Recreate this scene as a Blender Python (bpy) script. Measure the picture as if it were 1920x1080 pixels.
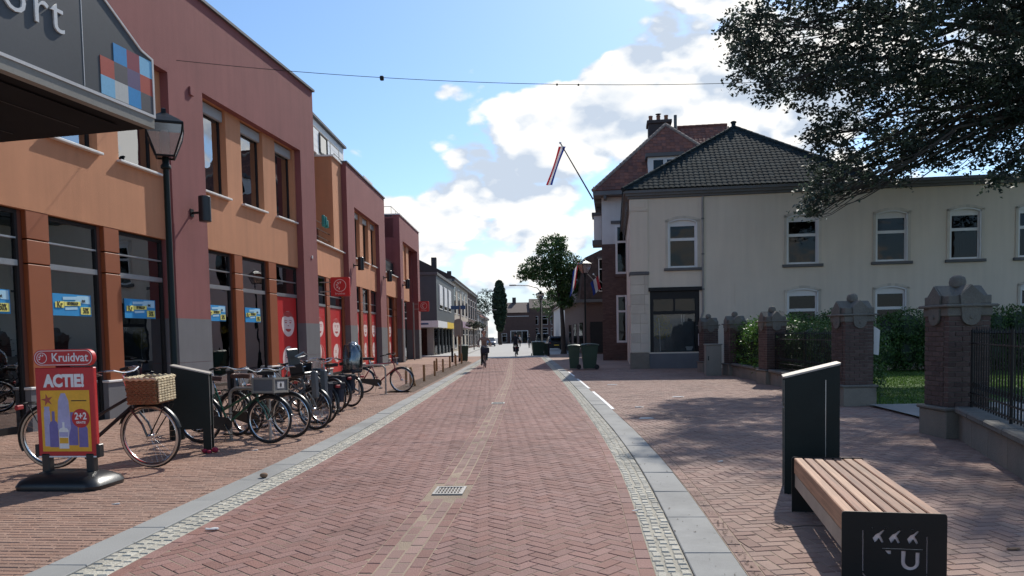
import bpy, bmesh, math, random
import numpy as np
from mathutils import Vector, Matrix, noise as mnoise
for o in list(bpy.data.objects): bpy.data.objects.remove(o)
sc = bpy.context.scene
col = sc.collection
random.seed(7); np.random.seed(7)
R = math.radians
PI = math.pi
# ------------------------------------------------------------------ camera
CAM_H, CAM_F, CAM_PITCH, CAM_ROLL = 1.5, 1400.0, R(3.0), 0.019
cd = bpy.data.cameras.new('camera'); cam = bpy.data.objects.new('camera', cd); col.objects.link(cam)
cd.sensor_width = 36.0; cd.lens = 36.0*CAM_F/1920.0
cd.shift_y = (632 + CAM_F*math.tan(CAM_PITCH) - 540)/1920.0
cd.clip_start = 0.05; cd.clip_end = 3000
_F = Vector((0, math.cos(CAM_PITCH), -math.sin(CAM_PITCH))); _U = Vector((0, math.sin(CAM_PITCH), math.cos(CAM_PITCH))); _R = Vector((1, 0, 0))
_R2 = _R*math.cos(CAM_ROLL) - _U*math.sin(CAM_ROLL); _U2 = _R*math.sin(CAM_ROLL) + _U*math.cos(CAM_ROLL)
cam.matrix_world = Matrix(((_R2.x, _U2.x, -_F.x, 0), (_R2.y, _U2.y, -_F.y, 0), (_R2.z, _U2.z, -_F.z, CAM_H), (0, 0, 0, 1)))
sc.camera = cam
# ------------------------------------------------------------------ light and sky
SUN_AZ, SUN_EL = R(23.0), R(43.0)          # azimuth from +Y towards +X
SUN_STRENGTH, SKY_STRENGTH = 2.2, 0.068
EXPOSURE = 1.04
sl = bpy.data.lights.new('sun', 'SUN'); so = bpy.data.objects.new('sun', sl); col.objects.link(so)
sl.energy = SUN_STRENGTH; sl.angle = R(0.55); sl.color = (1.0, 0.945, 0.86)
sun_dir = Vector((math.sin(SUN_AZ)*math.cos(SUN_EL), math.cos(SUN_AZ)*math.cos(SUN_EL), math.sin(SUN_EL)))
so.rotation_euler = sun_dir.to_track_quat('Z', 'Y').to_euler()
so.location = (20, 40, 60)
world = bpy.data.worlds.new('World'); sc.world = world; world.use_nodes = True
nt = world.node_tree; nt.nodes.clear()
def N(tree, typ, **kw):
    n = tree.nodes.new(typ)
    for k, v in kw.items():
        if k == 'ins':
            for kk, vv in v.items(): n.inputs[kk].default_value = vv
        else: setattr(n, k, v)
    return n
def lk(tree, a, b): tree.links.new(a, b)
def build_sky():
    t = nt
    out = N(t, 'ShaderNodeOutputWorld'); bg = N(t, 'ShaderNodeBackground'); bg.inputs['Strength'].default_value = 1.0
    sky = N(t, 'ShaderNodeTexSky', sky_type='NISHITA', sun_disc=False, sun_elevation=SUN_EL, sun_rotation=SUN_AZ, altitude=0, air_density=1.0, dust_density=0.6, ozone_density=1.6)
    sk = N(t, 'ShaderNodeVectorMath', operation='SCALE'); sk.inputs['Scale'].default_value = SKY_STRENGTH
    lk(t, sky.outputs[0], sk.inputs[0])
    tc = N(t, 'ShaderNodeTexCoord')
    nrm = N(t, 'ShaderNodeVectorMath', operation='NORMALIZE'); lk(t, tc.outputs['Generated'], nrm.inputs[0])
    sep = N(t, 'ShaderNodeSeparateXYZ'); lk(t, nrm.outputs[0], sep.inputs[0])
    def M_(op, a, b=None, c=None, clamp=False):
        n = N(t, 'ShaderNodeMath', operation=op); n.use_clamp = clamp
        for i, v in enumerate((a, b, c)):
            if v is None: continue
            if isinstance(v, (int, float)): n.inputs[i].default_value = v
            else: lk(t, v, n.inputs[i])
        return n.outputs[0]
    def fbm(vec, scale, detail, rough, dist=0.0):
        n = N(t, 'ShaderNodeTexNoise', noise_dimensions='3D'); n.inputs['Scale'].default_value = scale
        n.inputs['Detail'].default_value = detail; n.inputs['Roughness'].default_value = rough; n.inputs['Distortion'].default_value = dist
        lk(t, vec, n.inputs['Vector']); return n.outputs['Fac']
    st = N(t, 'ShaderNodeVectorMath', operation='MULTIPLY'); lk(t, nrm.outputs[0], st.inputs[0]); st.inputs[1].default_value = (1, 1, 1.7)
    off = N(t, 'ShaderNodeVectorMath', operation='ADD'); lk(t, st.outputs[0], off.inputs[0])
    off.inputs[1].default_value = (0.016, 0.0, 0.050)
    def vor(vec, scale, smooth=0.35):
        n = N(t, 'ShaderNodeTexVoronoi', voronoi_dimensions='3D', feature='F1'); n.inputs['Scale'].default_value = scale
        lk(t, vec, n.inputs['Vector']); return n.outputs['Distance']
    def density(vec):
        wn = N(t, 'ShaderNodeTexNoise', noise_dimensions='3D'); wn.inputs['Scale'].default_value = 9.0; wn.inputs['Detail'].default_value = 5.0; lk(t, vec, wn.inputs['Vector'])
        ws = N(t, 'ShaderNodeVectorMath', operation='SCALE'); lk(t, wn.outputs['Color'], ws.inputs[0]); ws.inputs['Scale'].default_value = 0.075
        wv = N(t, 'ShaderNodeVectorMath', operation='ADD'); lk(t, vec, wv.inputs[0]); lk(t, ws.outputs[0], wv.inputs[1]); w = wv.outputs[0]
        a = fbm(vec, 3.3, 2.0, 0.5)
        p = M_('ADD', M_('ADD', M_('MULTIPLY', vor(w, 8.0), -0.34), M_('MULTIPLY', vor(w, 19.0), -0.20)), M_('MULTIPLY', vor(w, 45.0), -0.10))
        f = M_('MULTIPLY', fbm(vec, 26.0, 6.0, 0.62), 0.16)
        return M_('ADD', M_('ADD', M_('MULTIPLY', a, 0.55), p), M_('ADD', f, 0.552))
    d0 = density(st.outputs[0]); d1 = density(off.outputs[0])
    # cumulus heaps standing in this part of the sky: direction, half width (rad), half height, weight
    heaps = [(0.145, 0.345, 0.062, 0.062, .34), (0.115, 0.29, 0.10, 0.040, .20), (0.065, 0.275, 0.060, 0.036, .26), (-0.080, 0.325, 0.022, 0.016, .20), (0.27, 0.325, 0.10, 0.075, .30),
             (0.27, 0.25, 0.16, 0.06, .16), (-0.045, 0.205, 0.080, 0.050, .27), (-0.12, 0.165, 0.060, 0.035, .22), (0.045, 0.195, 0.05, 0.045, .15), (-0.02, 0.08, 0.34, 0.045, .12), (0.25, 0.47, 0.13, 0.05, .34), (0.0, 0.145, 0.13, 0.035, .13),
             (-0.215, 0.245, 0.030, 0.018, .20), (-0.17, 0.135, 0.07, 0.045, .16), (0.55, 0.27, 0.22, 0.14, .2)]
    blues = [(-0.33, 0.42, 0.30, 0.16, .30), (0.02, 0.43, 0.20, 0.055, .34), (-0.02, 0.275, 0.035, 0.03, .10), (0.06, 0.16, 0.05, 0.02, .08), (-0.16, 0.22, 0.04, 0.02, .06)]
    tot = None
    az = M_('ARCTAN2', sep.outputs['X'], sep.outputs['Y']); el = M_('ARCSINE', sep.outputs['Z'])
    for (x, z, w, h, amt), sgn in [(b, 1) for b in heaps] + [(b, -1) for b in blues]:
        e = M_('ADD', M_('POWER', M_('DIVIDE', M_('SUBTRACT', az, math.atan(x)), w), 2.0), M_('POWER', M_('DIVIDE', M_('SUBTRACT', el, math.atan(z)), h), 2.0))
        g = M_('MULTIPLY', M_('EXPONENT', M_('MULTIPLY', e, -0.9)), amt*sgn)
        tot = g if tot is None else M_('ADD', tot, g)
    def cover(d): return M_('ADD', d, tot)
    c0 = cover(d0); c1 = cover(d1)
    mr = N(t, 'ShaderNodeMapRange', interpolation_type='SMOOTHSTEP'); lk(t, c0, mr.inputs['Value'])
    mr.inputs['From Min'].default_value = 0.66; mr.inputs['From Max'].default_value = 0.76
    # light side: density falls off towards the sun
    sh = M_('SUBTRACT', c1, c0)
    ms = N(t, 'ShaderNodeMapRange'); lk(t, sh, ms.inputs['Value']); ms.inputs['From Min'].default_value = -0.12; ms.inputs['From Max'].default_value = 0.13
    ms.inputs['To Min'].default_value = 1.0; ms.inputs['To Max'].default_value = 0.0
    thick = N(t, 'ShaderNodeMapRange'); lk(t, c0, thick.inputs['Value']); thick.inputs['From Min'].default_value = 0.80; thick.inputs['From Max'].default_value = 1.20
    thick.inputs['To Min'].default_value = 1.0; thick.inputs['To Max'].default_value = 0.48
    lit = M_('MULTIPLY', ms.outputs[0], thick.outputs[0], clamp=True)
    cr = N(t, 'ShaderNodeValToRGB'); lk(t, lit, cr.inputs[0])
    cr.color_ramp.elements[0].position = 0.10; cr.color_ramp.elements[0].color = (0.30, 0.345, 0.41, 1)
    cr.color_ramp.elements[1].position = 0.62; cr.color_ramp.elements[1].color = (0.56, 0.545, 0.52, 1)
    e = cr.color_ramp.elements.new(0.34); e.color = (0.42, 0.445, 0.475, 1)
    mix = N(t, 'ShaderNodeMix', data_type='RGBA'); lk(t, mr.outputs[0], mix.inputs['Factor'])
    tint = N(t, 'ShaderNodeMix', data_type='RGBA', blend_type='MULTIPLY'); tint.inputs['Factor'].default_value = 1.0
    lk(t, sk.outputs[0], tint.inputs['A']); tint.inputs['B'].default_value = (0.84, 1.02, 1.17, 1)
    hz = N(t, 'ShaderNodeMapRange', interpolation_type='SMOOTHSTEP'); lk(t, sep.outputs['Z'], hz.inputs['Value']); hz.inputs['From Min'].default_value = 0.0; hz.inputs['From Max'].default_value = 0.16; hz.inputs['To Min'].default_value = 0.85; hz.inputs['To Max'].default_value = 0.0
    hm = N(t, 'ShaderNodeMix', data_type='RGBA'); lk(t, hz.outputs[0], hm.inputs['Factor']); lk(t, tint.outputs['Result'], hm.inputs['A']); hm.inputs['B'].default_value = (0.36, 0.39, 0.43, 1)
    lk(t, hm.outputs['Result'], mix.inputs['A']); lk(t, cr.outputs[0], mix.inputs['B'])
    lk(t, mix.outputs['Result'], bg.inputs['Color']); lk(t, bg.outputs[0], out.inputs['Surface'])
build_sky()
world.cycles.sampling_method = 'MANUAL'; world.cycles.sample_map_resolution = 512
sc.view_settings.view_transform = 'Standard'; sc.view_settings.look = 'None'
sc.view_settings.exposure = EXPOSURE; sc.view_settings.gamma = 1.0; sc.view_settings.use_curve_mapping = False
sc.render.resolution_x, sc.render.resolution_y = 1024, 576
sc.render.engine = 'CYCLES'
sc.cycles.max_bounces = 7; sc.cycles.diffuse_bounces = 3; sc.cycles.glossy_bounces = 3; sc.cycles.transparent_max_bounces = 10
# ------------------------------------------------------------------ materials
MAT = {}
def pm(name, c, rough=0.7, var=0.12, scale=3.0, bump=0.0, bscale=40.0, metal=0.0, spec=0.5, isl=0.0, c2=None, fine=0.06, streak=0.0, coat=0.0, transl=0.0, emis=0.0):
    """procedural surface: base colour, two noise scales of tonal change, optional per-piece change, relief"""
    m = bpy.data.materials.new(name); m.use_nodes = True; t = m.node_tree; b = t.nodes['Principled BSDF']
    geo = N(t, 'ShaderNodeNewGeometry')
    n1 = N(t, 'ShaderNodeTexNoise'); n1.inputs['Scale'].default_value = scale; n1.inputs['Detail'].default_value = 6; n1.inputs['Roughness'].default_value = 0.6
    lk(t, geo.outputs['Position'], n1.inputs['Vector'])
    n2 = N(t, 'ShaderNodeTexNoise'); n2.inputs['Scale'].default_value = bscale; n2.inputs['Detail'].default_value = 3
    lk(t, geo.outputs['Position'], n2.inputs['Vector'])
    def M_(op, a, bb):
        n = N(t, 'ShaderNodeMath', operation=op)
        for i, v in enumerate((a, bb)):
            if isinstance(v, (int, float)): n.inputs[i].default_value = v
            else: lk(t, v, n.inputs[i])
        return n.outputs[0]
    f = M_('ADD', M_('MULTIPLY', M_('SUBTRACT', n1.outputs['Fac'], 0.5), var*4), M_('MULTIPLY', M_('SUBTRACT', n2.outputs['Fac'], 0.5), fine*4))
    if streak:
        mp = N(t, 'ShaderNodeMapping'); mp.inputs['Scale'].default_value = (2.2, 2.2, 0.18); lk(t, geo.outputs['Position'], mp.inputs['Vector'])
        n3 = N(t, 'ShaderNodeTexNoise'); n3.inputs['Scale'].default_value = 2.0; n3.inputs['Detail'].default_value = 5; lk(t, mp.outputs[0], n3.inputs['Vector'])
        f = M_('ADD', f, M_('MULTIPLY', M_('SUBTRACT', n3.outputs['Fac'], 0.5), streak*4))
    rnd = None
    if isl:
        oi = N(t, 'ShaderNodeObjectInfo')
        rnd = M_('FRACT', M_('ADD', geo.outputs['Random Per Island'], M_('MULTIPLY', oi.outputs['Random'], 7.31)), 0.0)
        wn = N(t, 'ShaderNodeTexWhiteNoise', noise_dimensions='1D'); lk(t, rnd, wn.inputs['W'])
        f = M_('ADD', f, M_('MULTIPLY', M_('SUBTRACT', wn.outputs['Value'], 0.5), isl*2))
    v = M_('MAXIMUM', M_('ADD', f, 1.0), 0.15)
    mul = N(t, 'ShaderNodeVectorMath', operation='SCALE'); lk(t, v, mul.inputs['Scale'])
    if c2 is not None:
        mx = N(t, 'ShaderNodeMix', data_type='RGBA'); mx.inputs['A'].default_value = (*c, 1); mx.inputs['B'].default_value = (*c2, 1)
        if rnd is not None: lk(t, rnd, mx.inputs['Factor'])
        else: lk(t, n1.outputs['Fac'], mx.inputs['Factor'])
        lk(t, mx.outputs['Result'], mul.inputs[0])
    else: mul.inputs[0].default_value = c
    lk(t, mul.outputs[0], b.inputs['Base Color'])
    b.inputs['Roughness'].default_value = rough; b.inputs['Metallic'].default_value = metal; b.inputs['Specular IOR Level'].default_value = spec
    b.inputs['Coat Weight'].default_value = coat
    if bump:
        bp = N(t, 'ShaderNodeBump'); bp.inputs['Strength'].default_value = bump; bp.inputs['Distance'].default_value = 0.02
        lk(t, M_('ADD', n2.outputs['Fac'], M_('MULTIPLY', n1.outputs['Fac'], 0.5)), bp.inputs['Height']); lk(t, bp.outputs[0], b.inputs['Normal'])
    if transl:
        out = t.nodes['Material Output']; tr = N(t, 'ShaderNodeBsdfTranslucent'); ms = N(t, 'ShaderNodeMixShader'); ms.inputs[0].default_value = transl
        lk(t, mul.outputs[0], tr.inputs['Color']); lk(t, b.outputs[0], ms.inputs[1]); lk(t, tr.outputs[0], ms.inputs[2]); lk(t, ms.outputs[0], out.inputs['Surface'])
    MAT[name] = m; return m
def glass(name, tint, refl=1.0, rough=0.0, base=0.06, wob=0.02):
    m = bpy.data.materials.new(name); m.use_nodes = True; t = m.node_tree; t.nodes.remove(t.nodes['Principled BSDF']); out = t.nodes['Material Output']
    tr = N(t, 'ShaderNodeBsdfTransparent'); tr.inputs['Color'].default_value = (*tint, 1)
    gl = N(t, 'ShaderNodeBsdfGlossy'); gl.inputs['Roughness'].default_value = rough; gl.inputs['Color'].default_value = (.95*refl, .97*refl, 1.0*refl, 1)
    lw = N(t, 'ShaderNodeFresnel'); lw.inputs['IOR'].default_value = 1.6
    ad = N(t, 'ShaderNodeMath', operation='ADD'); ad.use_clamp = True; ad.inputs[1].default_value = base; lk(t, lw.outputs[0], ad.inputs[0])
    geo = N(t, 'ShaderNodeNewGeometry'); nz = N(t, 'ShaderNodeTexNoise'); nz.inputs['Scale'].default_value = 0.9; lk(t, geo.outputs['Position'], nz.inputs['Vector'])
    bp = N(t, 'ShaderNodeBump'); bp.inputs['Strength'].default_value = wob; bp.inputs['Distance'].default_value = 0.3; lk(t, nz.outputs['Fac'], bp.inputs['Height']); lk(t, bp.outputs[0], gl.inputs['Normal'])
    mx = N(t, 'ShaderNodeMixShader'); lk(t, ad.outputs[0], mx.inputs[0]); lk(t, tr.outputs[0], mx.inputs[1]); lk(t, gl.outputs[0], mx.inputs[2]); lk(t, mx.outputs[0], out.inputs['Surface'])
    MAT[name] = m; return m
pm('road_brick', (.225, .109, .084), .82, .17, 0.6, .35, 70, isl=.09, c2=(.262, .146, .122), fine=.08)
pm('walk_brick', (.30, .175, .125), .85, .12, 0.8, .35, 90, isl=.09, c2=(.325, .205, .152), fine=.07)
pm('plaza_brick', (.262, .155, .120), .85, .14, 0.7, .35, 90, isl=.12, c2=(.300, .20, .158), fine=.07)
pm('gutter_brick', (.245, .140, .113), .85, .16, 1.2, .35, 90, isl=.10, c2=(.285, .18, .148), fine=.06)
pm('sand', (.33, .25, .18), .95, .32, 0.8, .5, 120, fine=.12)
pm('mortar', (.38, .35, .28), .9, .2, 2.0, .5, 100, fine=.1)
pm('dark_joint', (.235, .155, .115), .95, .3, 1.2, .5, 120, fine=.1)
pm('cobble', (.45, .42, .345), .8, .12, 2.0, .5, 60, isl=.14, c2=(.385, .36, .295), fine=.08)
pm('slab', (.295, .292, .275), .8, .10, 1.0, .15, 140, isl=.06, fine=.05, spec=.3)
pm('asphalt_pale', (.42, .41, .39), .9, .08, .4, .2, 80)
pm('asphalt', (.16, .16, .16), .9, .12, .3, .3, 80)
pm('soil', (.10, .065, .045), 1.0, .25, 4, .9, 30, fine=.2)
pm('purple', (.25, .085, .080), .88, .09, .9, .3, 130, fine=.05, streak=.08)
pm('orange', (.56, .252, .128), .88, .07, .9, .3, 130, fine=.04, streak=.08)
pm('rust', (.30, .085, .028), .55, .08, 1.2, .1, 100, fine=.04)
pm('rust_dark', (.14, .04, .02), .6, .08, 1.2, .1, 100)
pm('grey_plinth', (.145, .146, .152), .8, .10, 1.6, .15, 100, streak=.06)
pm('coping', (.12, .12, .125), .6, .1, 2)
pm('white_sill', (.72, .70, .66), .6, .08, 3, .1, 60, streak=.06)
pm('blind', (.33, .33, .32), .5, .05, 2)
pm('dark_frame', (.020, .019, .019), .5, .15, 3, spec=.2)
pm('alu', (.46, .47, .48), .35, .08, 3, metal=.7)
pm('interior', (.42, .38, .33), .95, .3, .8)
pm('interior_pale', (.25, .22, .19), .95, .2, .8)
pm('red', (.52, .022, .022), .45, .05, 2, coat=.15)
pm('red_deep', (.33, .02, .025), .6, .1, 2)
pm('white', (.80, .79, .77), .55, .04, 2)
pm('face_white', (.74, .60, .56), .6, .06, 8)
pm('face_red', (.42, .05, .045), .6, .06, 8)
pm('blue_poster', (.03, .30, .62), .5, .06, 4)
pm('cyan_pale', (.42, .68, .82), .5, .06, 4)
pm('yellow', (.86, .58, .06), .5, .05, 4)
pm('yellow_pale', (.86, .80, .20), .5, .05, 4)
pm('ink', (.012, .012, .014), .6, .05, 4)
pm('poster_yellow', (.80, .42, .03), .5, .08, 5)
pm('lilac', (.17, .14, .36), .4, .18, 9)
pm('lilac_pale', (.42, .40, .60), .4, .15, 9)
pm('black_plastic', (.016, .018, .020), .34, .15, 4, .05, 60)
pm('black_metal', (.010, .011, .011), .45, .2, 3, .05, 60, spec=.25)
pm('green_black', (.008, .014, .013), .42, .18, 3, .05, 60, spec=.22)
pm('rubber', (.014, .014, .014), .75, .2, 8)
pm('cream_tyre', (.52, .44, .31), .75, .1, 8)
pm('chrome', (.62, .62, .62), .22, .1, 6, metal=1.0)
pm('steel', (.50, .50, .49), .33, .12, 5, metal=.9)
pm('galv', (.36, .335, .30), .55, .15, 5, metal=.6)
pm('bike_black', (.016, .016, .018), .30, .1, 4, coat=.4)
pm('bike_green', (.012, .085, .045), .30, .1, 4, coat=.4)
pm('bike_red', (.23, .03, .035), .30, .1, 4, coat=.4)
pm('bike_grey', (.10, .12, .13), .30, .1, 4, coat=.4)
pm('leather', (.075, .028, .02), .45, .2, 9)
pm('wicker', (.24, .125, .055), .8, .2, 25, .8, 90, isl=.2)
pm('wicker_pale', (.62, .50, .31), .8, .15, 25, .6, 90, isl=.2)
pm('crate_grey', (.105, .11, .115), .5, .1, 5)
pm('wood', (.22, .098, .058), .65, .08, 1.5, .2, 60, isl=.20, c2=(.50, .305, .19), fine=.04, spec=.3)
def grain(mat, rz):
    t = MAT[mat].node_tree; b = t.nodes['Principled BSDF']; src = b.inputs['Base Color'].links[0].from_socket
    tc = N(t, 'ShaderNodeTexCoord'); mp = N(t, 'ShaderNodeMapping'); mp.inputs['Scale'].default_value = (26, 0.9, 26); lk(t, tc.outputs['Object'], mp.inputs['Vector'])
    oi = N(t, 'ShaderNodeObjectInfo'); ad = N(t, 'ShaderNodeVectorMath', operation='ADD'); cb = N(t, 'ShaderNodeCombineXYZ'); ml = N(t, 'ShaderNodeMath', operation='MULTIPLY'); ml.inputs[1].default_value = 40
    lk(t, oi.outputs['Random'], ml.inputs[0]); lk(t, ml.outputs[0], cb.inputs[1]); lk(t, mp.outputs[0], ad.inputs[0]); lk(t, cb.outputs[0], ad.inputs[1])
    nz = N(t, 'ShaderNodeTexNoise'); nz.inputs['Scale'].default_value = 1.6; nz.inputs['Detail'].default_value = 8; nz.inputs['Distortion'].default_value = 1.2; lk(t, ad.outputs[0], nz.inputs['Vector'])
    mr = N(t, 'ShaderNodeMapRange'); mr.inputs['From Min'].default_value = .3; mr.inputs['From Max'].default_value = .7; mr.inputs['To Min'].default_value = .62; mr.inputs['To Max'].default_value = 1.25; lk(t, nz.outputs['Fac'], mr.inputs['Value'])
    sc_ = N(t, 'ShaderNodeVectorMath', operation='SCALE'); lk(t, src, sc_.inputs[0]); lk(t, mr.outputs[0], sc_.inputs['Scale']); lk(t, sc_.outputs[0], b.inputs['Base Color'])
grain('wood', 0)
pm('post_wood', (.30, .165, .07), .85, .2, 5, .4, 40)
pm('bin_green', (.013, .040, .020), .5, .15, 3)
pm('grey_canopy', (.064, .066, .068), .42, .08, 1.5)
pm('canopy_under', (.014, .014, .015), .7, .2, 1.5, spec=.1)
pm('canopy_trim', (.60, .58, .55), .4, .1, 2)
pm('letter_grey', (.62, .63, .62), .5, .04, 2)
pm('sq_blue', (.02, .24, .52), .45, .05, 2); pm('sq_sky', (.20, .47, .66), .45, .05, 2); pm('sq_red', (.42, .075, .045), .45, .05, 2)
pm('sq_wine', (.24, .035, .055), .45, .05, 2); pm('sq_violet', (.12, .085, .17), .45, .05, 2); pm('sq_pale', (.52, .52, .48), .45, .05, 2); pm('sq_grey', (.10, .09, .09), .45, .05, 2)
pm('stucco', (.72, .615, .485), .9, .06, .45, .2, 120, fine=.03, streak=.04)
pm('stone', (.60, .525, .42), .85, .10, 1.5, .3, 60, isl=.12, streak=.05)
pm('stone_grey', (.215, .188, .15), .85, .20, 2.0, .4, 50, isl=.05, fine=.1)
pm('trim_grey', (.12, .115, .11), .7, .12, 1.2, .1, 60)
pm('cornice', (.145, .15, .15), .7, .10, 1.2, .1, 60)
pm('frame_white', (.74, .72, .68), .5, .05, 2)
pm('brown_brick', (.104, .063, .052), .88, .10, 1.2, .35, 70, isl=.16, c2=(.132, .085, .071), fine=.07)
pm('pier_brick', (.082, .050, .042), .88, .12, 1.5, .35, 70, isl=.16, c2=(.110, .070, .058), fine=.08)
pm('pier_stone', (.150, .138, .115), .9, .20, 3.0, .5, 40, fine=.12)
pm('roof_dark', (.024, .034, .037), .85, .12, 1.0, .05, 40, isl=.22, c2=(.036, .047, .047), spec=.04)
pm('roof_red', (.235, .080, .046), .85, .12, 1.0, .2, 40, isl=.24, c2=(.145, .06, .045))
pm('roof_brown', (.085, .055, .045), .8, .12, 1.0, .2, 40, isl=.2)
pm('ridge_lime', (.27, .20, .16), .85, .2, 4)
pm('chimney_brick', (.055, .045, .045), .9, .2, 6, .4, 40)
pm('clay', (.25, .11, .065), .85, .15, 5)
pm('bark', (.060, .048, .040), .95, .25, 6, .9, 22)
pm('leaf_beech', (.052, .072, .056), .55, .2, 1.2, isl=.5, transl=.38, spec=.4)
pm('leaf_green', (.058, .112, .030), .5, .2, 1.0, isl=.45, transl=.30)
pm('leaf_hedge', (.066, .130, .034), .45, .2, 0.8, isl=.5, transl=.28)
pm('leaf_bright', (.085, .19, .03), .42, .2, 1.5, isl=.4, transl=.30)
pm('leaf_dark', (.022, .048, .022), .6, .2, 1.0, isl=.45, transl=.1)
pm('grass', (.085, .155, .022), .8, .25, 1.2, isl=.5, transl=.25)
pm('lawn', (.060, .115, .018), .95, .25, 1.0, .6, 60)
pm('path', (.30, .28, .25), .95, .15, 1.5, .3, 60)
pm('pvc', (.30, .28, .25), .55, .15, 3, streak=.08)
pm('cabinet', (.24, .225, .19), .6, .10, 2, streak=.06)
pm('skin', (.52, .30, .22), .55, .04, 8)
pm('knit', (.24, .18, .155), .9, .08, 20)
pm('navy', (.018, .022, .036), .8, .15, 8)
pm('dark_cloth', (.016, .017, .022), .85, .2, 8)
pm('pale_cloth', (.48, .47, .46), .85, .1, 8)
pm('hair_brown', (.045, .024, .014), .55, .2, 20)
pm('hair_dark', (.02, .014, .012), .55, .2, 20)
pm('flag_red', (.42, .02, .03), .75, .08, 3, transl=.4); pm('flag_white', (.72, .70, .68), .75, .05, 3, transl=.4); pm('flag_blue', (.02, .05, .26), .75, .08, 3, transl=.4)
pm('teal', (.03, .24, .21), .6, .15, 6)
pm('slate_panel', (.075, .088, .093), .6, .08, 1.0, streak=.04)
pm('cream_wall', (.46, .40, .31), .88, .08, 1.0, .1, 80, streak=.05)
pm('white_wall', (.66, .64, .60), .88, .06, 1.0, .1, 80, streak=.05)
pm('car_dark', (.020, .024, .028), .25, .05, 3, coat=.6); pm('car_pale', (.34, .44, .50), .25, .05, 3, coat=.6); pm('car_blue', (.03, .05, .11), .25, .05, 3, coat=.6)
pm('lamp_glass', (.62, .56, .56), .25, .1, 4)
pm('sign_blue', (.03, .09, .20), .5, .05, 3)
pm('pink_sign', (.42, .30, .36), .5, .05, 3)
pm('litter', (.70, .68, .64), .8, .1, 9)
pm('stone_brown', (.20, .12, .07), .9, .2, 30)
pm('penthouse', (.82, .82, .81), .6, .06, 1.2)
pm('red_flower', (.32, .012, .045), .7, .2, 20)
pm('backdrop_grey', (.17, .175, .18), .8, .2, 2.0)
pm('ghost_tree', (.30, .24, .06), .8, .3, 9)
def spots(mat, scale, rad, gain):
    """trodden chewing gum and drip stains: small round patches with a shape of their own"""
    t = MAT[mat].node_tree; b = t.nodes['Principled BSDF']; src = b.inputs['Base Color'].links[0].from_socket
    geo = N(t, 'ShaderNodeNewGeometry'); vo = N(t, 'ShaderNodeTexVoronoi', voronoi_dimensions='2D'); vo.inputs['Scale'].default_value = scale; lk(t, geo.outputs['Position'], vo.inputs['Vector'])
    mr = N(t, 'ShaderNodeMapRange'); mr.inputs['From Min'].default_value = rad*.6; mr.inputs['From Max'].default_value = rad; mr.inputs['To Min'].default_value = gain; mr.inputs['To Max'].default_value = 1.0; lk(t, vo.outputs['Distance'], mr.inputs['Value'])
    nz = N(t, 'ShaderNodeTexNoise'); nz.inputs['Scale'].default_value = .55; nz.inputs['Detail'].default_value = 9; nz.inputs['Roughness'].default_value = .7; lk(t, geo.outputs['Position'], nz.inputs['Vector'])
    m2 = N(t, 'ShaderNodeMapRange'); m2.inputs['From Min'].default_value = .34; m2.inputs['From Max'].default_value = .50; m2.inputs['To Min'].default_value = .74; m2.inputs['To Max'].default_value = 1.0; lk(t, nz.outputs['Fac'], m2.inputs['Value'])
    ml = N(t, 'ShaderNodeMath', operation='MULTIPLY'); lk(t, mr.outputs[0], ml.inputs[0]); lk(t, m2.outputs[0], ml.inputs[1])
    sc_ = N(t, 'ShaderNodeVectorMath', operation='SCALE'); lk(t, src, sc_.inputs[0]); lk(t, ml.outputs[0], sc_.inputs['Scale']); lk(t, sc_.outputs[0], b.inputs['Base Color'])
spots('road_brick', 1.1, .022, .55); spots('plaza_brick', 1.3, .028, 1.45); spots('walk_brick', 1.4, .03, .6); spots('slab', 2.2, .03, .7)
glass('shop_glass', (.86, .87, .86), .92, 0, .28, .015)
glass('win_glass', (.60, .62, .64), 1.0, 0, .28, .03)
glass('far_glass', (.30, .33, .35), .42, 0.02, .0, .03)
glass('lamp_pane', (.75, .73, .73), .95, 0.25, .30, .05)
glass('thin_glass', (.85, .86, .86), .45, 0.0, .0, .02)
glass('clear_sheet', (.55, .58, .62), 1.0, 0.12, .12, .3)
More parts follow.
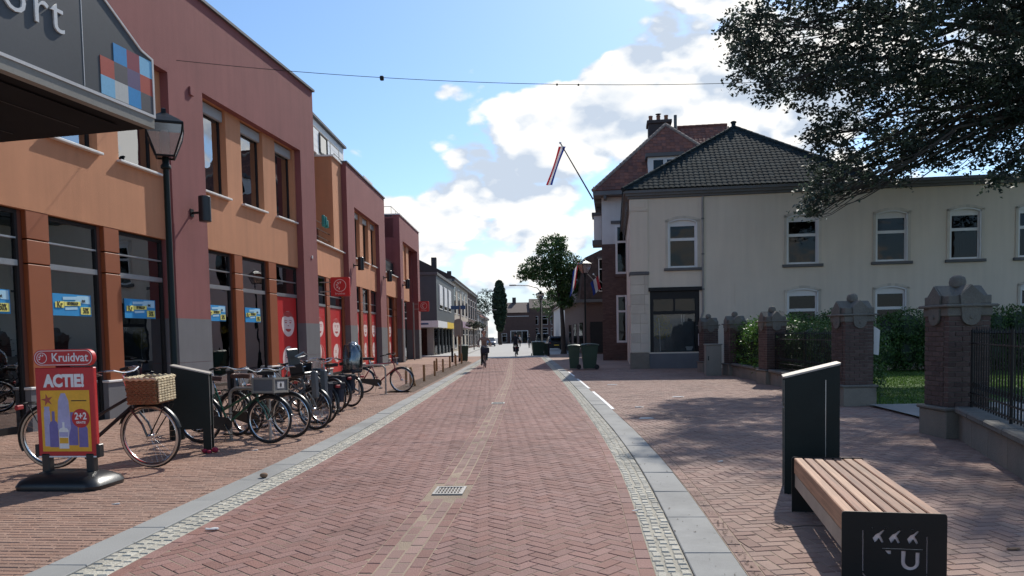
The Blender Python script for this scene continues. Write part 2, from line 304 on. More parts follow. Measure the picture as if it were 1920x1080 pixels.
# ------------------------------------------------------------------ mesh helpers
class MB:
    def __init__(s): s.v = []; s.f = []; s.m = []; s.cur = 0
    def add(s, vs, fs):
        o = len(s.v); s.v += [tuple(p) for p in vs]; s.f += [tuple(i+o for i in f) for f in fs]; s.m += [s.cur]*len(fs); return s
    def box(s, x0, x1, y0, y1, z0, z1):
        return s.add([(x0,y0,z0),(x1,y0,z0),(x1,y1,z0),(x0,y1,z0),(x0,y0,z1),(x1,y0,z1),(x1,y1,z1),(x0,y1,z1)],
                     [(0,3,2,1),(4,5,6,7),(0,1,5,4),(1,2,6,5),(2,3,7,6),(3,0,4,7)])
    def bbox(s, x0, x1, y0, y1, z0, z1, b=0.01):
        """box with chamfered edges"""
        P = []; ids = {}
        xs, ys, zs = (x0, x1), (y0, y1), (z0, z1)
        for i in (0, 1):
            for j in (0, 1):
                for k in (0, 1):
                    sx, sy, sz = (b if i == 0 else -b), (b if j == 0 else -b), (b if k == 0 else -b)
                    for ax in range(3):
                        p = [xs[i]+sx, ys[j]+sy, zs[k]+sz]; p[ax] = (xs, ys, zs)[ax][(i, j, k)[ax]]
                        ids[(i, j, k, ax)] = len(P); P.append(p)
        F = []
        for ax in range(3):
            a, c = [q for q in range(3) if q != ax]
            for e in (0, 1):
                loop = []
                for (u, w) in ((0, 0), (1, 0), (1, 1), (0, 1)):
                    ijk = [0, 0, 0]; ijk[ax] = e; ijk[a] = u; ijk[c] = w; loop.append(ids[(*ijk, ax)])
                flip = (e == 0) ^ (ax == 1)
                F.append(tuple(loop[::-1] if flip else loop))
        for ax in range(3):
            a, c = [q for q in range(3) if q != ax]
            for u in (0, 1):
                for w in (0, 1):
                    q = []
                    for e, face in ((0, a), (1, a), (1, c), (0, c)):
                        ijk = [0, 0, 0]; ijk[ax] = e; ijk[a] = u; ijk[c] = w; q.append(ids[(*ijk, face)])
                    F.append(tuple(q))
        for i in (0, 1):
            for j in (0, 1):
                for k in (0, 1): F.append(tuple(ids[(i, j, k, ax)] for ax in range(3)))
        return s.add(P, F)
    def tube(s, pts, r, n=8, caps=True, closed=False):
        pts = [Vector(p) for p in pts]; rs = r if isinstance(r, (list, tuple)) else [r]*len(pts)
        L = len(pts); V = []; F = []; prev = None
        for i, p in enumerate(pts):
            if closed: t = (pts[(i+1) % L]-pts[i-1])
            else: t = (pts[min(i+1, L-1)]-pts[max(i-1, 0)])
            if t.length < 1e-9: t = Vector((0, 0, 1))
            t.normalize()
            if prev is None:
                a = Vector((0, 0, 1)) if abs(t.z) < .9 else Vector((1, 0, 0)); u = t.cross(a).normalized()
            else:
                u = prev - t*prev.dot(t)
                u = u.normalized() if u.length > 1e-6 else t.orthogonal().normalized()
            prev = u; w = t.cross(u)
            for k in range(n):
                a = 2*PI*k/n; V.append(p + (u*math.cos(a)+w*math.sin(a))*rs[i])
        for i in range(L if closed else L-1):
            j = (i+1) % L
            for k in range(n): F.append((i*n+k, i*n+(k+1) % n, j*n+(k+1) % n, j*n+k))
        if caps and not closed: F.append(tuple(range(n-1, -1, -1))); F.append(tuple((L-1)*n+k for k in range(n)))
        return s.add(V, F)
    def lathe(s, prof, n=16, c=(0, 0, 0), axis='z', ph=0.0, sx=1.0, sy=1.0):
        V = []; F = []
        for (r, z) in prof:
            for k in range(n):
                a = 2*PI*k/n+ph; x, y = r*math.cos(a)*sx, r*math.sin(a)*sy
                p = (x, y, z) if axis == 'z' else ((x, z, y) if axis == 'y' else (z, x, y))
                V.append((p[0]+c[0], p[1]+c[1], p[2]+c[2]))
        L = len(prof)
        for i in range(L-1):
            for k in range(n): F.append((i*n+k, i*n+(k+1) % n, (i+1)*n+(k+1) % n, (i+1)*n+k))
        if prof[0][0] > 1e-6: F.append(tuple(range(n-1, -1, -1)))
        if prof[-1][0] > 1e-6: F.append(tuple((L-1)*n+k for k in range(n)))
        return s.add(V, F)
    def prism(s, poly, a0, a1, plane='xz'):
        """extrude a 2-D polygon; plane xz: along y, xy: along z, yz: along x"""
        def P(u, w, d): return {'xz': (u, d, w), 'xy': (u, w, d), 'yz': (d, u, w)}[plane]
        n = len(poly); V = [P(u, w, a0) for u, w in poly]+[P(u, w, a1) for u, w in poly]
        F = [tuple(range(n)), tuple(range(2*n-1, n-1, -1))]+[(i, i+n, (i+1) % n+n, (i+1) % n) for i in range(n)]
        return s.add(V, F)
    def xf(s, mtx, start=0):
        for i in range(start, len(s.v)): s.v[i] = tuple(mtx @ Vector(s.v[i]))
        return s
    def wall(s, x0, x1, z0, z1, holes, y0, y1):
        """wall in the xz plane between y0 (front) and y1, with rectangular holes (xa, xb, za, zb)"""
        xs = sorted(set([x0, x1]+[min(max(v, x0), x1) for h in holes for v in h[:2]])); zs = sorted(set([z0, z1]+[min(max(v, z0), z1) for h in holes for v in h[2:]]))
        nx, nz = len(xs)-1, len(zs)-1
        def solid(i, j):
            if i < 0 or j < 0 or i >= nx or j >= nz: return False
            cx, cz = (xs[i]+xs[i+1])/2, (zs[j]+zs[j+1])/2
            return not any(h[0] < cx < h[1] and h[2] < cz < h[3] for h in holes)
        for i in range(nx):
            for j in range(nz):
                if not solid(i, j): continue
                a, b, c, d = xs[i], xs[i+1], zs[j], zs[j+1]
                s.add([(a,y0,c),(b,y0,c),(b,y0,d),(a,y0,d)], [(0,1,2,3)]); s.add([(a,y1,c),(b,y1,c),(b,y1,d),(a,y1,d)], [(3,2,1,0)])
                if not solid(i-1, j): s.add([(a,y0,c),(a,y1,c),(a,y1,d),(a,y0,d)], [(3,2,1,0)])
                if not solid(i+1, j): s.add([(b,y0,c),(b,y1,c),(b,y1,d),(b,y0,d)], [(0,1,2,3)])
                if not solid(i, j-1): s.add([(a,y0,c),(b,y0,c),(b,y1,c),(a,y1,c)], [(3,2,1,0)])
                if not solid(i, j+1): s.add([(a,y0,d),(b,y0,d),(b,y1,d),(a,y1,d)], [(0,1,2,3)])
        return s
    def mesh(s, name, mats, smooth=False):
        me = bpy.data.meshes.new(name); me.from_pydata(s.v, [], s.f)
        for m in (mats if isinstance(mats, (list, tuple)) else [mats]): me.materials.append(MAT[m] if isinstance(m, str) else m)
        if any(s.m): me.polygons.foreach_set('material_index', s.m)
        if smooth: me.polygons.foreach_set('use_smooth', [True]*len(me.polygons))
        me.validate(); me.update()
        if smooth:
            try: me.set_sharp_from_angle(angle=R(40))
            except Exception: pass
        return me
    def build(s, name, mats, parent=None, loc=None, rz=None, smooth=False):
        return link(name, s.mesh(name, mats, smooth), parent, loc, rz)
def link(name, data, parent=None, loc=None, rz=None):
    o = bpy.data.objects.new(name, data); col.objects.link(o)
    if parent is not None: o.parent = parent
    if loc is not None: o.location = loc
    if rz is not None: o.rotation_euler = (0, 0, rz)
    return o
def tag(o, label=None, cat=None, group=None, kind=None):
    if label: o['label'] = label
    if cat: o['category'] = cat
    if group: o['group'] = group
    if kind: o['kind'] = kind
    return o
def thing(name, label, cat, loc=(0, 0, 0), rz=0.0, group=None):
    return tag(link(name, None, None, loc, rz), label, cat, group)
def copy_tree(o, parent=None):
    c = o.copy(); col.objects.link(c)
    if parent is not None: c.parent = parent
    for ch in o.children: copy_tree(ch, c)
    return c
def np_mesh(name, V, F, mat, smooth=False):
    """V (n,3) array, F (m,k) array of equal polygons"""
    me = bpy.data.meshes.new(name); V = np.asarray(V, dtype=np.float32); F = np.asarray(F, dtype=np.int32); k = F.shape[1]
    me.vertices.add(len(V)); me.vertices.foreach_set('co', V.ravel())
    me.loops.add(F.size); me.loops.foreach_set('vertex_index', F.ravel())
    me.polygons.add(len(F)); me.polygons.foreach_set('loop_start', np.arange(0, F.size, k, dtype=np.int32))
    me.update(calc_edges=True); me.materials.append(MAT[mat]); return me
def text_mesh(txt, size, depth, mat, align='CENTER', bold=0.0, sx=1.0, shear=0.0, valign='CENTER'):
    cu = bpy.data.curves.new('lettering', 'FONT'); cu.body = txt; cu.size = size; cu.extrude = depth; cu.align_x = align; cu.align_y = valign; cu.offset = bold; cu.shear = shear; cu.resolution_u = 3
    o = bpy.data.objects.new('lettering_tmp', cu); col.objects.link(o); bpy.context.view_layer.update()
    me = bpy.data.meshes.new_from_object(o.evaluated_get(bpy.context.evaluated_depsgraph_get()))
    bpy.data.objects.remove(o); me.name = 'lettering'
    me.transform(Matrix.Rotation(PI/2, 4, 'X') @ Matrix.Diagonal((sx, 1, 1, 1)))   # stands in the xz plane, reads from -y
    me.materials.clear(); me.materials.append(MAT[mat]); return me
def disc(mb, cx, cz, rx, rz, y0, y1, n=20):
    return mb.prism([(cx+rx*math.cos(2*PI*i/n), cz+rz*math.sin(2*PI*i/n)) for i in range(n)], y0, y1)
def ring(mb, cx, cz, r0, r1, y0, y1, n=24, sx=1.0):
    for i in range(n):
        a, b = 2*PI*i/n, 2*PI*(i+1)/n
        mb.prism([(cx+sx*r0*math.cos(a), cz+r0*math.sin(a)), (cx+sx*r1*math.cos(a), cz+r1*math.sin(a)), (cx+sx*r1*math.cos(b), cz+r1*math.sin(b)), (cx+sx*r0*math.cos(b), cz+r0*math.sin(b))], y0, y1)
def rrect(x0, x1, z0, z1, r, n=5):
    P = []
    for cx, cz, a0 in ((x1-r, z0+r, -PI/2), (x1-r, z1-r, 0), (x0+r, z1-r, PI/2), (x0+r, z0+r, PI)):
        for i in range(n+1):
            a = a0+PI/2*i/n; P.append((cx+r*math.cos(a), cz+r*math.sin(a)))
    return P
# ------------------------------------------------------------------ ground, road, pavements
def itp(pts):
    ys = [p[0] for p in pts]; xs = [p[1] for p in pts]
    y0, x0, y1, x1 = ys[0], xs[0], ys[1], xs[1]
    ys = [y0-8]+ys; xs = [x0-(x1-x0)/(y1-y0)*8*0.9]+xs
    # smooth the polyline
    yy = np.linspace(ys[0], ys[-1], 400); xx = np.interp(yy, ys, xs)
    for _ in range(3):
        k = np.ones(15)/15; xp = np.concatenate([2*xx[0]-xx[7:0:-1], xx, 2*xx[-1]-xx[-2:-9:-1]]); xx = np.convolve(xp, k, 'valid')
    return lambda y: np.interp(y, yy, xx)
LO = itp([(4.8, -3.21), (8.6, -2.94), (12, -2.80), (19, -2.68), (30, -2.50), (48, -2.24), (60, -2.1)])
RI = itp([(4.57, .87), (7.41, 1.14), (8.93, 1.23), (11.2, 1.34), (18.2, 1.53), (26.3, 1.70), (51, 2.07), (60, 2.2)])
GC = itp([(4.67, -.825), (7.28, -.61), (11.25, -.47), (17, -.325), (26, -.13), (51.8, -.01), (60, 0)])
LS = lambda y: LO(y)+.29          # slab / setts
LI = lambda y: LO(y)+.545         # setts / bricks
RS = lambda y: RI(y)+.23
RO_ = lambda y: RI(y)+.56
GW = .205
Y0R, Y1R = 2.0, 54.0
g = MB(); g.add([(-900,-300,-.06),(900,-300,-.06),(900,1500,-.06),(-900,1500,-.06)], [(0,1,2,3)])
tag(g.build('ground', 'asphalt'), kind='structure')
def strip_mesh(name, fa, fb, z, mat, y0=Y0R, y1=Y1R, step=.5):
    ys = np.arange(y0, y1+1e-6, step); m = MB(); V = []
    for y in ys: V += [(float(fa(y)), float(y), z), (float(fb(y)), float(y), z)]
    m.add(V, [(2*i, 2*i+1, 2*i+3, 2*i+2) for i in range(len(ys)-1)])
    return m.build(name, mat)
def clip(poly, fn, keep):
    """clip a polygon (list of (x, y)) against x = fn(y), keep side 'r' (x > fn) or 'l'"""
    sg = 1 if keep == 'r' else -1
    d = [(p[0]-float(fn(p[1])))*sg for p in poly]
    if min(d) >= 0: return poly
    if max(d) <= 0: return None
    out = []
    for i in range(len(poly)):
        a, b, da, db = poly[i], poly[(i+1) % len(poly)], d[i], d[(i+1) % len(poly)]
        if da >= 0: out.append(a)
        if (da > 0) != (db > 0) and abs(da-db) > 1e-9:
            t = da/(da-db); out.append((a[0]+(b[0]-a[0])*t, a[1]+(b[1]-a[1])*t))
    return out if len(out) > 2 else None
def area(p): return abs(sum(p[i][0]*p[(i+1) % len(p)][1]-p[(i+1) % len(p)][0]*p[i][1] for i in range(len(p))))/2
class Pav:
    """collects paving pieces; the nearest whole ones become objects of their own, the rest one joined part"""
    def __init__(s, name, piece, mat, parent, ztop=0.0, thick=.03, b=.005, joint=.004, nmax=300):
        s.a = (name, piece, mat, parent, ztop, thick, b, joint, nmax); s.whole = []; s.cut = []
    def add(s, cx, cy, L, W, ang, clips=()):
        c, n = math.cos(ang), math.sin(ang); h, k = L/2-s.a[7], W/2-s.a[7]
        P = [(cx+c*x-n*y, cy+n*x+c*y) for x, y in ((-h,-k),(h,-k),(h,k),(-h,k))]; Q = P
        for fn, keep in clips:
            Q = clip(Q, fn, keep)
            if Q is None: return
        if Q is P: s.whole.append((cx, cy, L, W, ang))
        elif area(Q) > .0009: s.cut.append(Q)
    def finish(s, vis=None):
        name, piece, mat, parent, zt, th, b, jt, nmax = s.a
        key = (lambda q: q[0]**2+(q[1])**2) 
        w = sorted(s.whole, key=key)
        if vis: w = [q for q in w if vis(q[0], q[1])]+[q for q in w if not vis(q[0], q[1])]
        protos = {}
        def proto(L, W):
            k = (round(L, 4), round(W, 4))
            if k not in protos:
                m = MB(); x, y = L/2-jt, W/2-jt
                m.add([(-x,-y,-th),(x,-y,-th),(x,y,-th),(-x,y,-th),(-x,-y,-b),(x,-y,-b),(x,y,-b),(-x,y,-b),(-x+b,-y+b,0),(x-b,-y+b,0),(x-b,y-b,0),(-x+b,y-b,0)],
                      [(0,1,5,4),(1,2,6,5),(2,3,7,6),(3,0,4,7),(4,5,9,8),(5,6,10,9),(6,7,11,10),(7,4,8,11),(8,9,10,11)])
                protos[k] = m.mesh(piece, mat)
            return protos[k]
        for (cx, cy, L, W, a) in w[:nmax]:
            o = link(piece, proto(L, W), parent, (cx, cy, zt+random.uniform(-.0018, .0018))); o.rotation_euler = (random.gauss(0, .006), random.gauss(0, .004), a)
        m = MB()
        rest = [([(cx+math.cos(a)*x-math.sin(a)*y, cy+math.sin(a)*x+math.cos(a)*y) for x, y in ((-L/2+jt,-W/2+jt),(L/2-jt,-W/2+jt),(L/2-jt,W/2-jt),(-L/2+jt,W/2-jt))]) for (cx, cy, L, W, a) in w[nmax:]]
        for P in rest+s.cut:
            n = len(P); cx = sum(p[0] for p in P)/n; cy = sum(p[1] for p in P)/n
            sg = sum(P[i][0]*P[(i+1) % n][1]-P[(i+1) % n][0]*P[i][1] for i in range(n))
            if sg < 0: P = P[::-1]
            z = zt+random.uniform(-.0018, .0018); tx, ty = random.gauss(0, .006), random.gauss(0, .006)
            def zz(p): return z+(p[0]-cx)*tx+(p[1]-cy)*ty
            T = []
            for p in P:
                d = math.hypot(p[0]-cx, p[1]-cy); f = max(0, 1-b*1.3/max(d, 1e-4)); T.append((cx+(p[0]-cx)*f, cy+(p[1]-cy)*f))
            V = [(p[0], p[1], zz(p)-th) for p in P]+[(p[0], p[1], zz(p)-b) for p in P]+[(p[0], p[1], zz(p)) for p in T]
            F = [(i, (i+1) % n, n+(i+1) % n, n+i) for i in range(n)]+[(n+i, n+(i+1) % n, 2*n+(i+1) % n, 2*n+i) for i in range(n)]+[tuple(range(2*n, 3*n))]
            m.add(V, F)
        if m.v: tag(m.build(name, mat, parent), kind='stuff')
def herring(x0, x1, y0, y1, W, ang, ox=0.0, oy=0.0):
    """45 or 90 degree herringbone of 2:1 bricks covering a rectangle"""
    c, n = math.cos(ang), math.sin(ang); cx, cy = (x0+x1)/2, (y0+y1)/2; rad = math.hypot(x1-x0, y1-y0)/2
    K = int(rad/W)+3
    for i in range(-K, K):
        for j in range(-K, K):
            r = (i-j) % 4
            if r == 0: u, v, a = i+1.0, j+.5, 0.0
            elif r == 3: u, v, a = i+.5, j+1.0, PI/2
            else: continue
            x, y = u*W+ox, v*W+oy; X, Y = cx+c*x-n*y, cy+n*x+c*y
            if x0-.2 < X < x1+.2 and y0-.2 < Y < y1+.2: yield X, Y, a+ang
def inview(x, y): return y > 4.2 and abs(x/y) < .70
# road
road = tag(strip_mesh('road', LI, RI, -.0035, 'sand'), kind='structure')
pv = Pav('brick_paving', 'brick', 'road_brick', road, b=.0035, joint=.0035)
EL = lambda y: LI(y)+.105
ER = lambda y: RI(y)-.105
gl_ = lambda y: GC(y)-GW
gr_ = lambda y: GC(y)+GW
for ya in np.arange(Y0R, Y1R, 6.0):
    yb = min(ya+6, Y1R)
    pass
for X, Y, a in herring(-3.2, 2.4, Y0R, Y1R, .098, PI/4+.03):
    if Y < Y0R or Y > Y1R: continue
    e0, e1, g0, g1 = float(EL(Y)), float(ER(Y)), float(gl_(Y)), float(gr_(Y))
    if X < e0-.16 or X > e1+.16 or (g0+.16 < X < g1-.16): continue
    if X < (g0+g1)/2: cl = ((EL, 'r'), (gl_, 'l'))
    else: cl = ((gr_, 'r'), (ER, 'l'))
    pv.add(X, Y, .196, .098, a, cl)
def course(pav, fn, off, L, W, y0=Y0R, y1=Y1R, jit=0.0, wob=0.0):
    y = y0
    while y < y1:
        l = L*(1+random.uniform(-jit, jit)); ym = y+l/2; x = float(fn(ym))+off; ang = math.atan2(1.0, float(fn(ym+.3)-fn(ym-.3))/.6)
        pav.add(x+random.gauss(0, wob), ym, l, W*(1+random.uniform(-1, 1)*wob*12), ang+random.gauss(0, wob*8)); y += l
course(pv, LI, .0525, .21, .105); course(pv, RI, -.0525, .21, .105)
pv.finish(inview)
gut = tag(strip_mesh('drain_gutter', gl_, gr_, -.008, 'sand'), kind='structure')
pv = Pav('gutter_paving', 'brick', 'gutter_brick', gut, ztop=-.002, joint=.005)
pv2 = Pav('gutter_edge_paving', 'brick', 'road_brick', gut, ztop=0.0, joint=.005)
for k in range(4):
    y = Y0R-.05*(k % 2)*2
    while y < Y1R:
        ym = y+.105; pvk = pv if k in (1, 2) else pv2; x = float(GC(ym))+(k-1.5)*.1025; ang = math.atan2(1.0, float(GC(ym+.3)-GC(ym-.3))/.6)
        if not any(abs(ym-q) < .36 and abs(x-GC(ym)) < .2 for q in (7.27,)): pvk.add(x, ym, .21, .1025, ang)
        y += .21
pv.finish(inview); pv2.finish(inview)
# setts and kerb slabs on both sides
for (nm, fa, fb, off0, rows, rw) in (('cobble_strip_left', LS, LI, LS, 3, .085), ('cobble_strip_right', RI, RS, RI, 3, .0767)):
    st = tag(strip_mesh(nm, fa, fb, -.003, 'mortar'), kind='structure')
    pv = Pav('sett_paving', 'sett', 'cobble', st, ztop=.004, b=.011, joint=.0045)
    for k in range(rows): course(pv, off0, (k+.5)*rw, .10, rw, jit=.25, wob=.005)
    pv.finish(inview)
for (nm, fa, fb, off) in (('kerb_left', LO, LS, .145), ('kerb_right', RS, RO_, .165)):
    st = tag(strip_mesh(nm, fa, fb, -.02, 'dark_joint'), kind='structure')
    pv = Pav('kerb_paving', 'kerb_slab', 'slab', st, ztop=.012, b=.006, joint=.003, thick=.05)
    y = Y0R
    while y < Y1R:
        ym = y+.5; fn = fa; x = float((fa(ym)+fb(ym))/2); ang = math.atan2(1.0, float(fn(ym+.5)-fn(ym-.5)))
        pv.add(x, ym, 1.0, float(fb(ym)-fa(ym))*.985, ang); y += 1.0
    pv.finish()
# white painted kerb edge pieces on the right
for k, (ya, yb) in enumerate(((15.0, 19.8), (21.0, 25.8), (27.5, 31))):
    m = MB(); ys = np.linspace(ya, yb, 9); V = []
    for y in ys:
        x = float(RO_(y)); V += [(x-.01, y, .0165), (x+.055, y, .0165), (x+.055, y, -.02), (x-.01, y, -.02)]
    F = []
    for i in range(8):
        for q in range(4): F.append((i*4+q, i*4+(q+1) % 4, i*4+4+(q+1) % 4, i*4+4+q))
    F += [(0, 3, 2, 1), (32, 33, 34, 35)]
    m.add(V, F)
    tag(m.build('kerb_edging', 'white'), ('nearest long white edging strip along right kerb', 'middle long white edging strip along right kerb', 'farthest white edging strip along right kerb beside bins')[k], 'edging', 'white kerb edging strips')
# pavements
LFACE = lambda y: np.interp(y, [0, 12.04, 25.4, 25.6, 60], [-9.9, -8.2, -6.35, -7.25, -6.5])
wl = tag(strip_mesh('pavement_left', lambda y: -14.0, LO, .0035, 'dark_joint'), kind='structure')
pv = Pav('brick_paving', 'brick', 'walk_brick', wl, ztop=.008)
BED = (20.9, 45.5); bedl = lambda y: np.interp(y, [20.9, 45.5], [-3.62, -3.12]); bedr = lambda y: LO(y)-.13
row = 0; v = 2.0; base_ang = math.atan2(-.10, 1.0)
kx = math.cos(base_ang); ky = math.sin(base_ang)
for i in range(0, 620):
    vv = 1.0+i*.075
    for j in range(0, 36):
        uu = -9.6+(j+.5*(i % 2)+.13*math.sin(i*1.7))*.2
        X, Y = uu*kx-(vv)*ky*0.0, vv+uu*ky
        Y = vv+uu*(-.10)
        if Y < Y0R or Y > 44: continue
        if X < LFACE(Y)-.3 or X > LO(Y)+.12: continue
        if BED[0] < Y < BED[1] and X > bedl(Y)+.02: continue
        pv.add(X, Y, .2, .075, base_ang, ((LO, 'l'),))
pv.finish(inview)
fl = MB(); fl.add([(-14, 43.9, .0065), (-2.3, 43.9, .0065), (-2.2, 60, .0065), (-14, 60, .0065)], [(0,1,2,3)])
tag(fl.build('pavement_far_left', 'walk_brick'), kind='structure')
# planting bed with wooden posts
bm_ = MB(); nx, ny = 8, 120; V = []
for j in range(ny+1):
    y = BED[0]+(BED[1]-BED[0])*j/ny; a, b = float(bedl(y)), float(bedr(y))
    for i in range(nx+1):
        x = a+(b-a)*i/nx; e = min(i, nx-i, 2)/2; V.append((x, y, .004+e*(.05+.05*mnoise.noise((x*3, y*3, 1.3))+.03*mnoise.noise((x*9, y*9, 4)))))
bm_.add(V, [(j*(nx+1)+i, j*(nx+1)+i+1, (j+1)*(nx+1)+i+1, (j+1)*(nx+1)+i) for j in range(ny) for i in range(nx)])
tag(bm_.build('planting_bed', 'soil'), kind='structure')
tag(MB().add([(-2.55, 20.6, .02), (-3.62, 20.6, .02), (-3.62, 20.9, .02), (-2.9, 20.9, .02)], [(0, 1, 2, 3)]).build('bed_edge', 'slab'), kind='structure') if False else None
PLZ = lambda y: np.interp(y, [0, 5, 8.4, 10, 10.8, 14.7, 21.5, 26, 30, 34], [4.1, 4.6, 5.75, 6.4, 6.9, 7.2, 7.6, 7.9, 8.1, 8.2])
wr = tag(strip_mesh('pavement_right', RO_, lambda y: 18.0, .0035, 'sand', Y0R, 45), kind='structure')
pv = Pav('brick_paving', 'brick', 'plaza_brick', wr, ztop=.008)
for X, Y, a in herring(1.0, 9.3, Y0R, 34.5, .1, R(7)):
    if Y < Y0R or Y > 34: continue
    if X < RO_(Y)-.14 or X > (PLZ(Y)+.1 if not 10.7 < Y < 14.7 else 9.2): continue
    if Y < 9: 
        pass
    pv.add(X, Y, .2, .1, a, (((lambda y: RO_(y)+.105), 'r'),))
course(pv, RO_, .0525, .2, .1, Y0R, 34)
pv.finish(inview)
fr = MB(); fr.add([(2.43, 33.9, .0075), (14, 33.9, .0075), (14, 62, .0075), (2.75, 62, .0075)], [(0,1,2,3)])
tag(fr.build('pavement_far_right', 'plaza_brick'), kind='structure')
far = MB(); far.add([(-5.2, 54, .001), (4.6, 54, .001), (8, 174, .001), (-5.5, 174, .001)], [(0,1,2,3)])
tag(far.build('far_road', 'asphalt_pale'), kind='structure')
fp = MB(); fp.box(-12, -4.0, 60, 165, -.02, .10)
tag(fp.build('far_pavement_left', 'asphalt_pale'), kind='structure')
ln = MB(); ln.box(-5.2, 4.6, 53.9, 54.15, -.02, .012); tag(ln.build('paving_band', 'slab'), kind='structure')
# drain grates set in the gutter
for k, (y, sc_) in enumerate(((7.27, 1.0), (16.95, 1.0))):
    x = float(GC(y)); rz = -math.atan2(float(GC(y+.4)-GC(y-.4)), .8)
    t = thing('drain_grate', ('steel drain grate with slots nearest in brick gutter', 'farther steel drain grate in brick gutter')[k], 'drain', (x, y, .002), rz, 'drain grates in the gutter'); t.scale = (.74, .72, 1)
    f = MB(); 
    for a in ((-.20, -.165, -.25, .25), (.165, .20, -.25, .25), (-.165, .165, -.25, -.21), (-.165, .165, .21, .25)): f.box(*a, -.03, .010)
    f.build('grate_frame', 'galv', t)
    MB().box(-.165, .165, -.21, .21, -.05, -.034).build('sump', 'ink', t)
    for q in range(8):
        b = MB(); b.box(-.010, .010, -.225, .225, -.02, .004); b.xf(Matrix.Translation((-.148+q*.0425, 0, 0)) @ Matrix.Diagonal((1, .93, 1, 1)))
        b.build('grate_bar', 'galv', t)
    for q in (-.07, .07): MB().box(-.163, .163, q-.008, q+.008, -.018, .004).build('cross_bar', 'galv', t)
# ------------------------------------------------------------------ shopping block on the left
U1 = math.atan2(1.0, .13655); U2 = math.atan2(1.0, .0224)
def poster(parent, t0, t1, z0, z1, y):
    """blue sale poster behind the glass"""
    p = MB().box(t0, t1, y, y+.006, z0, z1).build('sale_poster', 'blue_poster', parent)
    w, h = t1-t0, z1-z0; cx = (t0+t1)/2
    m = MB(); m.prism([(t0+.55*w, z0+.62*h), (t1-.03*w, z0+.58*h), (t1-.03*w, z0+.96*h), (t0+.62*w, z0+.94*h)], y-.004, y); m.prism([(t0+.25*w, z0+.72*h), (t0+.62*w, z0+.76*h), (t0+.62*w, z0+.90*h), (t0+.25*w, z0+.86*h)], y-.006, y-.004); m.prism([(t0+.30*w, z0+.26*h), (t0+.62*w, z0+.30*h), (t0+.62*w, z0+.42*h), (t0+.30*w, z0+.38*h)], y-.006, y-.004)
    m.build('pale_patch', 'cyan_pale', p)
    m = MB(); m.prism([(t0+.28*w, z0+.44*h), (t0+.70*w, z0+.48*h), (t0+.70*w, z0+.68*h), (t0+.28*w, z0+.64*h)], y-.010, y-.006); m.prism([(t0+.05*w, z0+.36*h), (t0+.27*w, z0+.36*h), (t0+.27*w, z0+.66*h), (t0+.05*w, z0+.62*h)], y-.010, y-.006); m.prism([(t0+.70*w, z0+.08*h), (t0+.97*w, z0+.08*h), (t0+.97*w, z0+.44*h), (t0+.70*w, z0+.42*h)], y-.010, y-.006)
    m.build('yellow_patch', 'yellow_pale', p)
    for s, xx, zz, sz, sx in (('50%', .835, .25, .30, .62), ('UITVERKOOP', .49, .56, .15, .62), ('Kr', .16, .49, .32, .8), ('tot', .78, .72, .16, .9)):
        o = link('lettering', text_mesh(s, h*sz*1.25, .001, 'ink', bold=.004, sx=sx), p); o.location = (t0+xx*w, y-.0125, z0+zz*h)
def window(parent, t0, t1, z0, z1, y, blind=True, sill=True, mull=.45):
    """upper storey window set back in its opening, dark frame, roller blind box above"""
    f = MB(); b = .055
    for a in ((t0, t0+b, z0, z1), (t1-b, t1, z0, z1), (t0+b, t1-b, z0, z0+b), (t0+b, t1-b, z1-b, z1)): f.box(a[0], a[1], y, y+.07, a[2], a[3])
    w = f.build('window', 'dark_frame', parent)
    MB().box(t0+b, t1-b, y+.028, y+.040, z0+b, z1-b).build('pane', 'win_glass', w)
    if blind:
        bl = MB().bbox(t0+.01, t1-.01, y-.10, y-.005, z1-.30, z1-.02, .02).build('blind_box', 'blind', parent)
    return w
